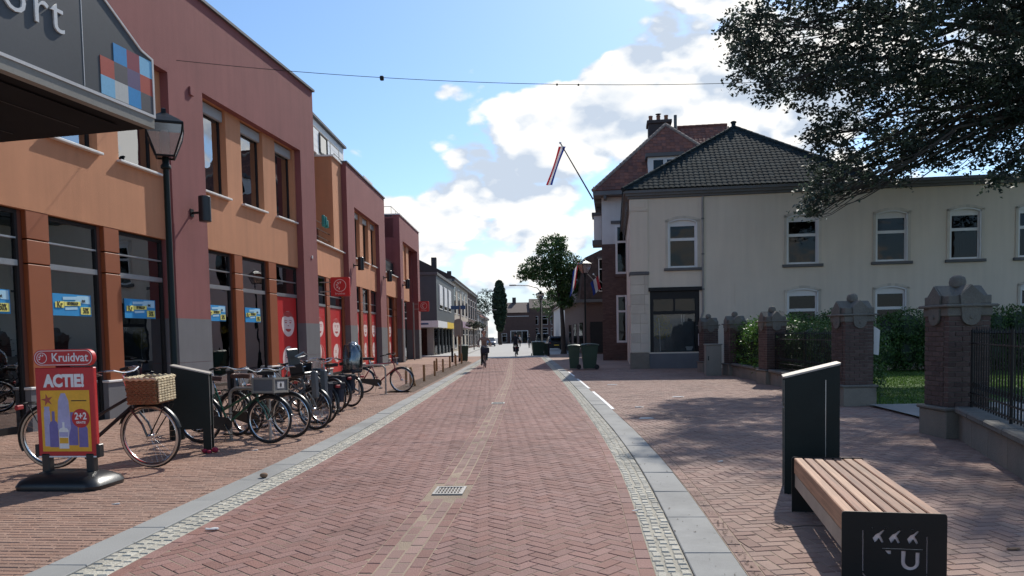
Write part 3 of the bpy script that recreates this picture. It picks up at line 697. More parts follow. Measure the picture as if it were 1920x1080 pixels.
def shop_bay(parent, t0, t1, y, z1=3.85, red=False, base=.12, deco=None):
    """shop window bay: dark frame, transoms, glass, things shown in it"""
    f = MB(); b = .06
    for a in ((t0, t0+b, 0, z1), (t1-b, t1, 0, z1), (t0+b, t1-b, 0, base), (t0+b, t1-b, z1-b, z1)): f.box(a[0], a[1], y, y+.09, a[2], a[3])
    w = f.build('shop_window', 'dark_frame', parent)
    MB().box(t0+b, t1-b, y-.012, y+.06, 3.355, 3.385).build('transom', 'alu', w)
    MB().box(t0+b, t1-b, y-.02, y+.06, 2.89, 2.99).build('transom', 'alu', w)
    MB().box(t0+b, t1-b, y+.04, y+.052, base, 2.89).build('pane', 'shop_glass', w)
    MB().box(t0+b, t1-b, y+.04, y+.052, 2.99, 3.355).build('pane', 'shop_glass', w); MB().box(t0+b, t1-b, y+.04, y+.052, 3.385, z1-b).build('pane', 'shop_glass', w)
    if red:
        r = MB().box(t0+b+.005, t1-b-.005, y+.015, y+.032, base+.01, 2.88).build('window_sheet', 'red', parent)
        cx = (t0+t1)/2+.08; rw = (t1-t0)*.29
        for k, cz in enumerate((2.05, .95)):
            o = MB(); disc(o, cx, cz, rw, .40, y+.011, y+.015, 24); e = o.build('face_picture', 'face_white', r)
            d = MB()
            for sx in (-1, 1):
                if k == 1 and sx > 0: continue
                d.prism([(cx+sx*rw*.36+rw*.15*math.cos(2*PI*i/10), cz+.04+.020*math.sin(2*PI*i/10)) for i in range(10)], y+.008, y+.011)
                d.prism([(cx+sx*rw*(.36+.26*math.cos(PI*i/8)), cz+.085+.030*math.sin(PI*i/8)) for i in range(9)]+[(cx+sx*rw*(.36-.26*math.cos(PI*i/8)), cz+.075+.022*math.sin(PI*i/8)) for i in range(9)], y+.008, y+.011)
            if k == 0: d.prism([(cx+rw*.42*math.cos(PI+PI*i/10), cz-.16+.09*math.sin(PI+PI*i/10)) for i in range(11)], y+.008, y+.011); d.prism([(cx+rw*.86*math.cos(PI*i/12), cz+.20+.19*math.sin(PI*i/12)) for i in range(13)]+[(cx-rw*.5, cz+.24), (cx, cz+.21), (cx+rw*.5, cz+.24)], y+.008, y+.011); d.prism([(cx-rw*.12, cz-.07), (cx+rw*.12, cz-.07), (cx+rw*.08, cz-.045), (cx-rw*.08, cz-.045)], y+.008, y+.011)
            else: d.prism([(cx+rw*.95*math.cos(-PI*.45+PI*.9*i/12), cz+.39*math.sin(-PI*.45+PI*.9*i/12)) for i in range(13)]+[(cx+rw*(.30+.12*math.sin(i)), cz+.30-.60*i/6) for i in range(7)], y+.008, y+.011); d.prism([(cx-rw*.35+rw*.22*math.cos(2*PI*i/10), cz-.18+.03*math.sin(2*PI*i/10)) for i in range(10)], y+.008, y+.011)
            d.build('face_features', 'face_red', e)
    return w
def pilaster(parent, t0, t1, y, z1=3.87, zb=.74):
    for k, (a, b) in enumerate(((zb+.03, 2.93), (2.955, 3.355), (3.38, z1))):
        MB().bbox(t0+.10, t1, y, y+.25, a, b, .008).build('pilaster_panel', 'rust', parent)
    MB().box(t0, t0+.097, y+.09, y+.25, zb+.03, z1).build('pilaster_flank', 'rust_dark', parent)  # recess shade on this side is put into a darker rust colour
    MB().box(t0-.02, t1+.02, y-.03, y+.26, 0, zb).build('pilaster_base', 'grey_plinth', parent)
    MB().bbox(t0-.04, t1+.04, y-.06, y+.26, zb, zb+.045, .008).build('base_ledge', 'white_sill', parent)
def sill(parent, t0, t1, z, y0, y1): MB().bbox(t0, t1, y0, y1, z-.05, z, .008).build('sill', 'white_sill', parent)
def plinth(parent, t0, t1, side=.45, zp=2.08, cuts=(1.05,)):
    zs = [0.0]+list(cuts)+[zp]
    for a, b in zip(zs[:-1], zs[1:]):
        m = MB(); m.box(t0-.006, t1+.006, -.008, side, a+.004, b-.004); m.build('plinth_panel', 'grey_plinth', parent)
# ---- first block
B1 = thing('shop_building', 'large plum and orange plaster shop building nearest on the left with lamp post before it', 'building', (-8.32, 12.04, 0), U1)
T0, T1, ZT = -7.0, 13.48, 9.80
ins = [(-5.6, 5.15, -.01, 7.60), (6.58, 12.35, -.01, 7.60)]
MB().wall(T0, T1, 0, ZT, ins, 0, .38).build('wall', 'purple', B1)
o = MB(); o.box(T0, T1, .5, 10, 7.7, 9.6); o.box(T1-.3, T1, .38, 10, 0, ZT); o.box(T0, T1, 9.7, 10, 0, 9.6); o.box(T0, T0+.3, .38, 9.7, 0, 9.6); o.build('rear_wall', 'purple', B1)
MB().box(T0-.05, T1+.06, -.07, .45, ZT, ZT+.07).build('coping', 'coping', B1)
MB().box(T0, T1, .45, 10, ZT-.12, ZT-.02).build('flat_roof', 'coping', B1)
uw = [(-4.92, -3.55), (-2.97, -1.60), (-1.02, .35)][1:] + [(-.42-.0, .93)][:0] + [(1.52, 2.86), (3.45, 4.79)]
uw = [(-4.4, -3.05), (-2.4, -1.05), (-.40, .95), (1.60, 2.96), (3.60, 4.93)]
uw2 = [(6.72, 8.02), (8.82, 10.12), (10.92, 12.22)]
hol = [(a, b, 5.30, 7.59) for a, b in uw]
MB().wall(-5.6, 5.15, 3.87, 7.60, hol, .20, .46).build('orange_wall', 'orange', B1)
MB().wall(6.58, 12.35, 3.87, 7.60, [(a, b, 5.30, 7.59) for a, b in uw2], .20, .46).build('orange_wall', 'orange', B1)
for a, b in uw+uw2:
    window(B1, a+.003, b-.003, 5.31, 7.58, .37); sill(B1, a-.06, b+.06, 5.305, .10, .42)
for a, b in ((5.155, 6.575), (12.355, 13.475), (-7.0, -5.61)): plinth(B1, a, b)
# shop fronts
bays = [(-4.7, -3.15), (-2.55, -1.08), (-.47, .93), (1.56, 2.94), (3.5, 5.1)]
for a, b in bays: shop_bay(B1, a, b, .29)
for a, b in ((-5.6, -4.7), (-3.15, -2.55), (-1.08, -.47), (.93, 1.56), (2.94, 3.5)): pilaster(B1, a, b, .205)
for a, b in ((6.60, 8.15), (8.68, 10.17)): shop_bay(B1, a, b, .29)
shop_bay(B1, 10.76, 12.34, .27, red=True)
for a, b in ((8.15, 8.68), (10.17, 10.76)): pilaster(B1, a, b, .205)
for a, b in ((-.28, .72), (1.70, 2.72), (3.74, 4.80), (6.95, 7.88), (8.95, 9.85)): poster(B1, a, b, 2.06, 2.47, .318)
# inside of the shop
m = MB(); m.box(T0+.3, T1-.3, 1.5, 1.6, 0, 3.8); m.build('shop_back_wall', 'interior', B1)
for k in range(14): MB().box(T0+.8+k*1.4, T0+1.7+k*1.4, 1.1, 1.49, .04, 1.5+.3*(k % 3)).build('shop_shelf', ('interior_pale', 'red_deep', 'cabinet')[k % 3], B1)
MB().box(T0+.3, T1-.3, .7, 1.5, 3.82, 3.9).build('shop_ceiling', 'interior_pale', B1)
MB().box(T0+.3, T1-.3, .52, 1.5, .0, .04).build('shop_floor', 'interior', B1)
for a, b, h, mt in ((-2.4, -1.1, 1.2, 'red_deep'), (1.8, 3.0, 1.25, 'red_deep'), (3.75, 5.1, 1.28, 'red_deep'), (6.9, 8.3, 1.3, 'red_deep'), (9.0, 10.0, 1.0, 'interior_pale')):
    MB().box(a, b, .46, .50, .15, h).build('display_board', mt, B1)
for a, z in ((2.0, 1.28), (2.45, 1.3)): MB().box(a, a+.4, .50, .53, z, z+.35).build('price_card', 'interior_pale', B1)
MB().box(3.60, 3.78, .38, .39, .95, 1.75).build('hanging_banner', 'yellow', B1)
for tt in (-4, -2, 0, 2, 4, 7, 9, 11): MB().box(tt, tt+1.2, .9, 1.1, 3.70, 3.78).build('ceiling_strip', 'white', B1)
MB().box(T0+.3, T1-.3, 1.6, 1.7, 4.0, 7.6).build('office_back_wall', 'interior', B1)
MB().bbox(5.98, 6.14, -.05, .0, 7.36, 7.56, .01).build('vent_box', 'purple', B1)
MB().bbox(12.98, 13.05, -.03, .0, 4.22, 4.32, .006).build('wall_tag', 'white_sill', B1)
MB().box(5.30, 5.38, -.012, -.006, .78, .90).build('sticker', 'white', B1)
# ---- second block with its loggia bay
B2 = thing('shop_building', 'middle plum and orange shop building with open loggia and red hanging sign', 'building', (-6.95, 50.0, 0), U2)
ZT2 = 9.50
MB().wall(-15.9, -7.0, 0, ZT2, [(-14.5, -8.7, -.01, 7.75)], 0, .38).build('wall', 'purple', B2)
o = MB(); o.box(-15.9, -7.0, .38, 9, 7.85, 9.3); o.box(-7.3, -7.0, .38, 9, 0, ZT2-.01); o.box(-15.9, -15.6, .38, 9, 0, ZT2-.01); o.build('rear_wall', 'purple', B2)
MB().box(-15.95, -6.95, -.06, .44, ZT2, ZT2+.07).build('coping', 'coping', B2)
MB().box(-15.9, -7.0, .44, 9, ZT2-.12, ZT2-.02).build('flat_roof', 'coping', B2)
w2 = [(-13.9, -12.6), (-11.9, -10.6), (-10.0, -8.75)]
MB().wall(-14.5, -8.7, 4.12, 7.75, [(a, b, 5.45, 7.74) for a, b in w2], .2, .46).build('orange_wall', 'orange', B2)
for a, b in w2:
    window(B2, a+.003, b-.003, 5.46, 7.73, .37); sill(B2, a-.06, b+.06, 5.455, .10, .42)
for a, b in ((-15.895, -14.505), (-8.695, -7.005)): plinth(B2, a, b, zp=2.18)
shop_bay(B2, -14.4, -12.9, .27, z1=4.1, red=True); shop_bay(B2, -12.3, -10.9, .27, z1=4.1, red=True); shop_bay(B2, -10.3, -8.8, .27, z1=4.1, red=True)
for a, b in ((-12.9, -12.3), (-10.9, -10.3)): pilaster(B2, a, b, .205, 4.11, .3)
MB().box(-15.5, -7.1, 4.2, 4.3, 0, 7.7).build('shop_back_wall', 'interior', B2); MB().box(-15.5, -7.1, .7, 4.2, 4.0, 4.1).build('shop_ceiling', 'interior_pale', B2)
# loggia bay between first and second block
LA, LB = -24.3, -15.9
MB().wall(LA, LB, 4.12, 5.40, [], .24, .5).build('orange_wall', 'orange', B2)
MB().box(LB-1.55, LB, .24, 3.2, 5.40, 9.40).build('loggia_wall', 'orange', B2)
o = MB(); o.box(LA, LB-1.55, 3.2, 3.4, 5.4, 9.4); o.box(LA, LB, .5, 3.2, 4.2, 4.4); o.build('loggia_back', 'orange', B2)
MB().box(LB-1.62, LB, .16, 3.25, 9.40, 9.47).build('loggia_coping', 'white_sill', B2)
sill(B2, LA, LB-.02, 5.46, .12, .56)
shop_bay(B2, -23.2, -21.6, .29, z1=4.1, red=True); shop_bay(B2, -21.0, -19.0, .29, z1=4.1, red=True); shop_bay(B2, -18.4, -16.3, .29, z1=4.1, red=True)
for a, b in ((-24.3, -23.2), (-21.6, -21.0), (-19.0, -18.4), (-16.3, -15.9)): pilaster(B2, a, b, .25, 4.11, .3)
MB().box(-24.0, -16, 4.2, 4.3, 0, 4.1).build('shop_back_wall', 'interior', B2)
r = MB()
for z in (5.75, 6.05, 6.35): r.tube([(LA+2, .4, z), (LB-1.57, .4, z)], .012, 6)
r.build('balcony_rail', 'dark_frame', B2)
MB().box(-20.6, -17.5, .9, .94, 5.46, 6.35).build('balcony_screen', 'rust_dark', B2)
# penthouse and roof railings
MB().box(-24, -12.8, .85, 7, 9.52, 10.90).build('penthouse', 'penthouse', B2)
MB().box(-24, -12.7, .7, 7.2, 10.90, 11.0).build('penthouse_roof', 'coping', B2)
for k in range(5): MB().box(-24, -12.79, .835, .85, 9.53+k*.27, 9.785+k*.27).build('cladding_board', 'penthouse', B2)
window(B2, -17.2, -16.0, 9.62, 10.5, .765, blind=False)
MB().box(-9.3, -7.1, .6, .64, 9.81, 10.35).build('roof_screen', 'penthouse', B2)
def rail(parent, pts, z0, h, n=8):
    r = MB(); r.tube([(p[0], p[1], z0+h) for p in pts], .022, 6); r.build('railing', 'galv', parent)
    for a, b in zip(pts[:-1], pts[1:]):
        L = math.hypot(b[0]-a[0], b[1]-a[1]); k = max(1, int(L/1.5))
        for i in range(k+1):
            x, y = a[0]+(b[0]-a[0])*i/k, a[1]+(b[1]-a[1])*i/k
            MB().tube([(x, y, z0-.1), (x, y, z0+h)], .014, 6).build('rail_post', 'galv', parent)
rail(B2, [(-20.5, .3, 0), (-17.4, .3, 0), (-15.9, .3, 0)], 9.47, .55); rail(B2, [(-15.8, .55, 0), (-7.1, .55, 0)], 9.55, .38)
MB().box(-15.8, -7.1, .62, .66, 9.57, 9.80).build('roof_edge_panel', 'penthouse', B2)
# ---- third block with its loggia
B3 = thing('shop_building', 'farthest plum shop building with small red sign and rail on its roof', 'building', (-6.95, 50.0, 0), U2)
MB().wall(-2.0, 6.5, 0, 9.42, [(-.9, 5.5, -.01, 7.9)], 0, .4).build('wall', 'purple', B3)
o = MB(); o.box(-2, 6.5, .4, 8, 8.0, 9.2); o.box(-2.0, -1.7, .4, 8, 0, 9.41); o.box(6.2, 6.5, .4, 8, 0, 9.41); o.build('rear_wall', 'purple', B3)
MB().box(-2.05, 6.56, -.06, .44, 9.42, 9.49).build('coping', 'white_sill', B3); MB().box(-2.05, -1.6, .44, 3, 9.42, 9.49).build('coping', 'white_sill', B3)
MB().box(-2, 6.5, .44, 8, 9.3, 9.4).build('flat_roof', 'coping', B3)
MB().wall(-.9, 2.6, 4.1, 7.9, [(-.75, .1, 5.4, 7.85), (.75, 1.6, 5.4, 7.85)], .2, .46).build('orange_wall', 'orange', B3)
window(B3, -.745, .095, 5.41, 7.84, .4); window(B3, .755, 1.595, 5.41, 7.84, .4); sill(B3, -.8, 1.65, 5.405, .1, .42)
MB().box(2.6, 5.5, 2.0, 2.2, 0, 8).build('porch_wall', 'purple', B3); MB().box(5.3, 5.497, .41, 2.0, 0, 7.9).build('porch_wall', 'purple', B3)
for a, b in ((-1.995, -.905), (5.505, 6.495)): plinth(B3, a, b, zp=2.18)
MB().box(5.28, 5.499, .46, 2.0, 0, 2.18).build('plinth_panel', 'grey_plinth', B3)
shop_bay(B3, -.8, 1.0, .42, z1=4.08); shop_bay(B3, 1.1, 2.55, .42, z1=4.08)
MB().wall(-7.0, -2.0, 4.12, 5.40, [], .24, .5).build('orange_wall', 'orange', B3)
sill(B3, -7, -2.02, 5.46, .12, .56)
o = MB(); o.box(-7, -2, 2.8, 3.0, 5.4, 9.0); o.box(-7, -2, .5, 2.8, 4.2, 4.4); o.build('loggia_back', 'purple', B3)
r = MB()
for z in (5.75, 6.05, 6.35): r.tube([(-7, .4, z), (-2.0, .4, z)], .012, 6)
r.build('balcony_rail', 'dark_frame', B3)
MB().box(-6.9, -2.05, .44, .46, 5.5, 6.3).build('balcony_screen', 'dark_frame', B3)
shop_bay(B3, -6.8, -5.3, .45, z1=4.1); shop_bay(B3, -4.8, -3.0, .45, z1=4.1, red=True)
for a, b in ((-5.3, -4.8), (-3.0, -2.0)): pilaster(B3, a, b, .3, 4.11, .3)
MB().box(-6.9, 2.5, 4.2, 4.3, 0, 7.7).build('shop_back_wall', 'interior', B3)
rail(B3, [(-2.0, 2.6, 0), (-2.0, .5, 0), (6.3, .5, 0)], 9.49, .45)
# downpipes on block 3
for tt in (2.62, -2.08):
    MB().tube([(tt, -.06, 0), (tt, -.06, 4.05)], .05, 10).build('downpipe', 'galv', B3)
# ---- wall lamps shaped like black boxes
def wall_box(frame, tt, z, label):
    t = thing('wall_lamp', label, 'lamp', (0, 0, 0), 0, 'black wall boxes on the shop fronts')
    M = frame.matrix_basis @ Matrix.Translation((tt, 0, z)); t.location = M.to_translation(); t.rotation_euler = frame.rotation_euler
    MB().lathe([(.0, -.30), (.125, -.30), (.14, -.285), (.14, .285), (.125, .30), (0, .30)], 20, (0, -.34, 0)).build('lamp_housing', 'black_plastic', t, smooth=True)
    MB().tube([(0, 0, -.08), (0, -.22, -.08)], .028, 8).build('bracket', 'black_metal', t); MB().box(-.07, .07, -.02, -.002, -.17, .01).build('wall_plate', 'black_metal', t)
bpy.context.view_layer.update()
wall_box(B1, 5.90, 4.66, 'black cylindrical wall lamp on plum pier beside the lamp post')
wall_box(B2, -14.95, 5.05, 'black wall lamp right of the large red hanging sign')
wall_box(B2, -7.75, 5.05, 'black wall lamp on the middle building\'s far pier')
wall_box(B3, -1.45, 5.05, 'black wall lamp on the farthest plum building')
# ---- projecting red signs
def red_sign(frame, tt, z, s, label):
    t = thing('projecting_sign', label, 'sign', (0, 0, 0), 0, 'red projecting shop signs')
    M = frame.matrix_basis @ Matrix.Translation((tt, 0, z)); t.location = M.to_translation(); t.rotation_euler = (0, 0, frame.rotation_euler[2]-PI/2)
    # local x: out from the wall is +x, front faces -y
    MB().prism(rrect(.16, .16+s, -s/2, s/2, .05), -.09, .09).build('sign_box', 'red', t)
    m = MB(); ring(m, .16+s/2, .06*s, .30*s, .33*s, -.094, -.09, 24)
    for a in range(5): 
        an = 1.2+a*.75; m.prism([(.16+s/2+.25*s*math.cos(an+q*.16)*(1-.3*(q % 2)), .06*s+.25*s*math.sin(an+q*.16)*(1-.3*(q % 2))) for q in range(4)]+[(.16+s/2+.08*s*math.cos(an+.2), .06*s+.08*s*math.sin(an+.2))], -.094, -.09)
    m.build('emblem', 'face_white', t)
    o = link('lettering', text_mesh('kruidvat', s*.16, .002, 'face_white'), t); o.location = (.16+s/2, -.093, -.37*s)
    for z_ in (-.25*s, .25*s): MB().box(-.30, .16, -.025, .025, z_-.02, z_+.02).build('bracket', 'galv', t)
red_sign(B2, -19.7, 3.66, .76, 'large red square sign with white round emblem hanging on the middle building')
red_sign(B3, 4.6, 3.85, .74, 'small far red square sign with white emblem on the last plum building')
# teal cloth on the loggia rail
m = MB()
for k in range(5): m.bbox(-.30+.11*k, -.18+.11*k, -.06-.05*(k % 2), .06+.03*(k % 3), -.36+.07*(k % 3), .10-.05*k, .03)
o = m.build('hanging_cloth', 'teal', None, (-7.25, 29.7, 6.30), U2); tag(o, 'teal cloth bundle hanging at the loggia rail', 'cloth')
# ---- canopy with lettering at the upper left
CA = math.atan2(2.16, .49)
cn = thing('shop_canopy', 'dark grey canopy sign with mosaic of coloured squares at upper left', 'canopy', (-4.50, 9.69, 4.40), CA)
# local x along the street (far end at 0, near end negative), y inward (to the left), z up
face = [(0, 0), (0, .70), (-.21, .74), (-1.9, 1.82), (-7, 2.2), (-7, 0)]
MB().prism(face, .0, .10).build('fascia', 'grey_canopy', cn)
m = MB()
m.prism([(.012, -.02), (.012, .71), (-.20, .765), (-1.9, 1.845), (-1.9, 1.81), (-.195, .735), (-.018, .69), (-.018, .005), (-7, .005), (-7, -.03), (.012, -.03)], -.014, -.0005)
m.build('fascia_trim', 'canopy_trim', cn)
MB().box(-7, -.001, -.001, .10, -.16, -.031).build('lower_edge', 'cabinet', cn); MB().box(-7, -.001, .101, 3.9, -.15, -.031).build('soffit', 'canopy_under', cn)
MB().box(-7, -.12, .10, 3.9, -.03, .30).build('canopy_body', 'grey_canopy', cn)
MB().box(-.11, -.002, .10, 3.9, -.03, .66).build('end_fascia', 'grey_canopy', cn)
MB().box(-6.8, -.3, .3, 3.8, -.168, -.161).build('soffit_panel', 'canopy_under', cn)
for k in range(3): MB().box(-6.7, -.35, .8+k*1.0, .83+k*1.0, -.176, -.169).build('soffit_joint', 'ink', cn)
for x in (-1.0, -3.0): MB().lathe([(0, -.172), (.11, -.172), (.12, -.180), (0, -.186)], 16, (x, 2.2, 0)).build('down_light', 'alu', cn)
for x in (-1.14, -3.0): MB().box(x-.004, x+.004, -.004, -.0008, .02, 1.25).build('panel_joint', 'letter_grey', cn)
SQ = [(0, 0, 'sq_grey'), (0, 1, 'sq_red'), (0, 2, 'sq_sky'), (1, 0, 'sq_blue'), (1, 1, 'sq_violet'), (1, 2, 'sq_wine'), (2, 0, 'sq_pale'), (2, 1, 'sq_grey'), (2, 2, 'sq_blue'), (3, 0, 'sq_sky'), (3, 1, 'sq_red')]
for i, j, c in SQ:
    s_ = .218; x1 = -.02-i*s_; z0 = .015+j*s_ + (.06 if i > 0 else 0)*0
    z1 = z0+s_
    MB().box(x1-s_, x1, -.006, -.001, z0, z1).build('mosaic_square', c, cn)
for ch, x, z in (('t', -1.50, .47), ('r', -1.72, .47), ('o', -2.03, .47)):
    o = link('lettering', text_mesh(ch, .56, .01, 'letter_grey', bold=-.003, valign='BOTTOM_BASELINE'), cn); o.location = (x, -.012, z)
# ------------------------------------------------------------------ left street furniture
# lantern lamp posts
def lantern(label, loc, h=5.15, rz=.4):
    t = thing('street_lamp', label, 'street lamp', loc, rz, 'lantern street lamps')
    MB().lathe([(.11, 0), (.11, .9), (.065, 1.0), (.052, 1.05), (.044, h-.85), (.075, h-.83), (.075, h-.79), (.05, h-.76), (.05, h-.66)], 14).build('post', 'green_black', t, smooth=True)
    b, s_ = h-.66, .125
    fr = MB(); T = .26
    c0 = [(-s_, -s_), (s_, -s_), (s_, s_), (-s_, s_)]; c1 = [(-T, -T), (T, -T), (T, T), (-T, T)]
    for k in range(4):
        fr.tube([(c0[k][0], c0[k][1], b), (c1[k][0]*.92, c1[k][1]*.92, b+.32), (c1[k][0], c1[k][1], b+.46)], .014, 6)
        fr.tube([(c1[k][0], c1[k][1], b+.46), (c1[(k+1) % 4][0], c1[(k+1) % 4][1], b+.46)], .016, 6); fr.tube([(c0[k][0], c0[k][1], b), (c0[(k+1) % 4][0], c0[(k+1) % 4][1], b)], .016, 6)
    fr.build('lantern_frame', 'black_metal', t)
    for k in range(4):
        a, c, d, e = c0[k], c0[(k+1) % 4], c1[(k+1) % 4], c1[k]
        MB().add([(a[0], a[1], b), (c[0], c[1], b), (d[0]*.92, d[1]*.92, b+.32), (e[0]*.92, e[1]*.92, b+.32)], [(0, 1, 2, 3)]).add([(e[0]*.92, e[1]*.92, b+.32), (d[0]*.92, d[1]*.92, b+.32), (d[0], d[1], b+.46), (e[0], e[1], b+.46)], [(0, 1, 2, 3)]).build('lantern_pane', 'lamp_pane', t)
    MB().lathe([(.385, b+.46), (.385, b+.485), (.25, b+.56), (.09, b+.64), (.05, b+.66), (.045, b+.72), (0, b+.74)], 4, ph=PI/4).build('lantern_hood', 'black_metal', t)
    MB().lathe([(0, b+.05), (.05, b+.05), (.07, b+.12), (.07, b+.33), (.05, b+.40), (0, b+.42)], 12).build('lamp_bulb', 'lamp_glass', t, smooth=True)
lantern('black lantern street lamp standing before the nearest plum building', (-5.22, 11.55, 0), 5.0)
lantern('black lantern street lamp behind the two green wheelie bins', (3.78, 38.0, 0), 5.3)
lantern('black lantern street lamp between the two bins and the far road', (2.45, 62.0, 0), 5.2)
# litter bins: plate on each side, slanted lid
def litter_bin(label, loc, rz, flip=1):
    t = thing('litter_bin', label, 'litter bin', loc, rz, 'slanted black litter bins')
    # x across, slants up towards +x * flip
    W = .20
    for x, h in ((-W, 1.10), (W, 1.10)):
        y0, y1 = -.235, .235
        MB().prism([(y0, 0), (y0+.10, 0), (y0+.10, .34), (y1, .34), (y1, h+.09), (y0, h-.03)], x-.006, x+.006, 'yz').build('side_plate', 'green_black', t)
    body = MB(); n = 12; P = []
    pr = [(-W+.008, -.22), (W-.008, -.22), (W-.008, .15)]+[((W-.008)*math.cos(PI*i/n), .15+.07*math.sin(PI*i/n)) for i in range(1, n)]+[(-W+.008, .15)]
    k = len(pr); zt = [1.05+.255*(p[1]+.235)-.02 for p in pr]
    body.add([(p[0], p[1], .36) for p in pr]+[(p[0], p[1], z) for p, z in zip(pr, zt)], [tuple(range(k-1, -1, -1))]+[(i, (i+1) % k, k+(i+1) % k, k+i) for i in range(k)])
    body.build('bin_body', 'green_black', t, smooth=False)
    lid = MB(); q = rrect(-W-.012, W+.012, -.245, .245, .03)
    lid.add([(x, y, 1.075+.255*(y+.235)) for x, y in q]+[(x, y, 1.092+.255*(y+.235)) for x, y in q], [tuple(range(len(q)-1, -1, -1)), tuple(range(len(q), 2*len(q)))]+[(i, (i+1) % len(q), len(q)+(i+1) % len(q), len(q)+i) for i in range(len(q))])
    lid.build('lid', 'galv', t)
    MB().box(W+.0062, W+.008, .115, .120, .35, 1.06).build('door_seam', 'steel', t); [MB().box(x-.008, x+.008, -.239, -.2355, .0, 1.06).build('front_edge', 'galv', t) for x in (-W, W)]
    MB().lathe([(0, 0), (.012, 0), (.012, .006), (0, .008)], 10, (.10, -.245, .80), 'y').build('lock', 'chrome', t)
    MB().box(-W+.01, W-.01, -.22, -.14, .0, .012).build('foot_plate', 'black_metal', t)
    return t
# on-site orientation: narrow view, the slant rises away from the street
litter_bin('black litter bin with slanted lid left of the parked bicycles', (-4.38, 10.2, 0), R(107))
t_bin = litter_bin('tall black litter bin with slanted lid behind the bench', (2.78, 6.95, 0), R(-108))
# A-frame pavement sign on a water filled base
ps = thing('pavement_sign', 'red pavement advertising sign with yellow poster on black base', 'sign', (-4.70, 7.86, 0), R(-6))
m = MB(); pts = []
def pill(w, d, z, r=.12): return [(x, y, z) for x, y in rrect(-w, w, -d, d, r, 4)]
L0 = [pill(.46, .28, .0), pill(.47, .29, .05), pill(.44, .27, .10), pill(.36, .19, .15), pill(.26, .10, .18, .08)]
n = len(L0[0]); V = [p for l in L0 for p in l]
m.add(V, [(i*n+k, i*n+(k+1) % n, (i+1)*n+(k+1) % n, (i+1)*n+k) for i in range(4) for k in range(n)]+[tuple(range(n-1, -1, -1)), tuple(4*n+k for k in range(n))])
m.build('water_base', 'black_plastic', ps, smooth=True)
for x in (-.25, .25):
    MB().bbox(x-.045, x+.045, -.04, .04, .12, .36, .01).build('spring_foot', 'black_plastic', ps)
for x in (-.345, .345): MB().bbox(x-.02, x+.02, -.04, .04, .32, .46, .008).build('corner_clip', 'black_plastic', ps)
MB().bbox(-.33, .33, -.028, .028, .335, 1.27, .008).build('sign_frame', 'red', ps)
MB().box(-.33, .33, -.033, .033, .322, .336).build('bottom_edge', 'white', ps)
po = MB().box(-.275, .275, -.032, -.0285, .385, 1.03).build('poster', 'poster_yellow', ps)
o = link('lettering', text_mesh('ACTIE!', .175, .001, 'white', bold=.009, sx=.86), ps); o.location = (0, -.0305, 1.125)
MB().prism(rrect(-.335, .335, 1.285, 1.46, .085, 8), -.028, .028).build('header_board', 'red', ps)
m = MB(); P = rrect(-.325, .325, 1.295, 1.45, .076, 8); Q = rrect(-.317, .317, 1.303, 1.442, .069, 8)
for i in range(len(P)):
    j = (i+1) % len(P); m.prism([P[i], P[j], Q[j], Q[i]], -.030, -.028)
m.build('header_line', 'face_white', ps)
o = link('lettering', text_mesh('Kruidvat', .128, .001, 'white', bold=.0015, sx=.93), ps); o.location = (.075, -.0305, 1.372)
m = MB(); ring(m, -.24, 1.372, .052, .058, -.0305, -.028, 24)
for a in range(4):
    an = .9+a*.8; m.prism([(-.24+.043*math.cos(an+q*.16)*(1-.3*(q % 2)), 1.372+.043*math.sin(an+q*.16)*(1-.3*(q % 2))) for q in range(4)]+[(-.24+.014*math.cos(an+.2), 1.372+.014*math.sin(an+.2))], -.0305, -.028)
m.build('emblem', 'white', ps)
def bottle(cx, z0, w, h, sh, neck, mt, y=-.034):
    P = [(-w, 0), (w, 0), (w, h*sh), (w*.75, h*(sh+.08)), (neck, h*(sh+.12)), (neck, h), (-neck, h), (-neck, h*(sh+.12)), (-w*.75, h*(sh+.08)), (-w, h*sh)]
    m = MB().prism([(cx+x, z0+z) for x, z in P], y, -.0322); return m.build('bottle_print', mt, po)
bottle(-.21, .44, .035, .42, .85, .03, 'lilac_pale', -.0326); bottle(-.14, .43, .05, .38, .62, .016, 'lilac', -.0330); bottle(.07, .45, .06, .35, .66, .018, 'lilac', -.0328)
P = [(-.065, .30), (-.05, .58), (-.02, .66), (.02, .66), (.05, .58), (.065, .30), (.03, .16), (-.03, .16)]
MB().prism([(-.02+x*1.15, .34+z) for x, z in P], -.0334, -.0322).build('bottle_print', 'lilac_pale', po)
bottle(-.03, .415, .055, .28, .68, .012, 'white', -.0342); bottle(.19, .43, .05, .28, .70, .035, 'lilac', -.0336)
MB().box(-.08, .02, -.0346, -.0343, .47, .53).build('bottle_label', 'poster_yellow', po); MB().box(-.08, .02, -.0346, -.0343, .54, .59).build('bottle_label', 'lilac_pale', po)
m = MB(); m.prism([(-.2+.07*(1 if i % 2 == 0 else .35)*math.cos(PI/2+i*PI/5+.2), .93+.07*(1 if i % 2 == 0 else .35)*math.sin(PI/2+i*PI/5+.2)) for i in range(10)], -.0332, -.0322); m.build('star_print', 'sq_red', po)
m = MB(); disc(m, .17, .735, .10, .10, -.0352, -.0338, 28); m.build('price_disc', 'red', po)
o = link('lettering', text_mesh('2+2', .10, .0004, 'white', bold=.003, sx=.85), po); o.location = (.17, -.0358, .755)
o = link('lettering', text_mesh('GRATIS', .032, .0004, 'white', bold=.001), po); o.location = (.17, -.0358, .690)
MB().box(.07, .24, -.0332, -.0322, .915, .925).build('text_line', 'ink', po)
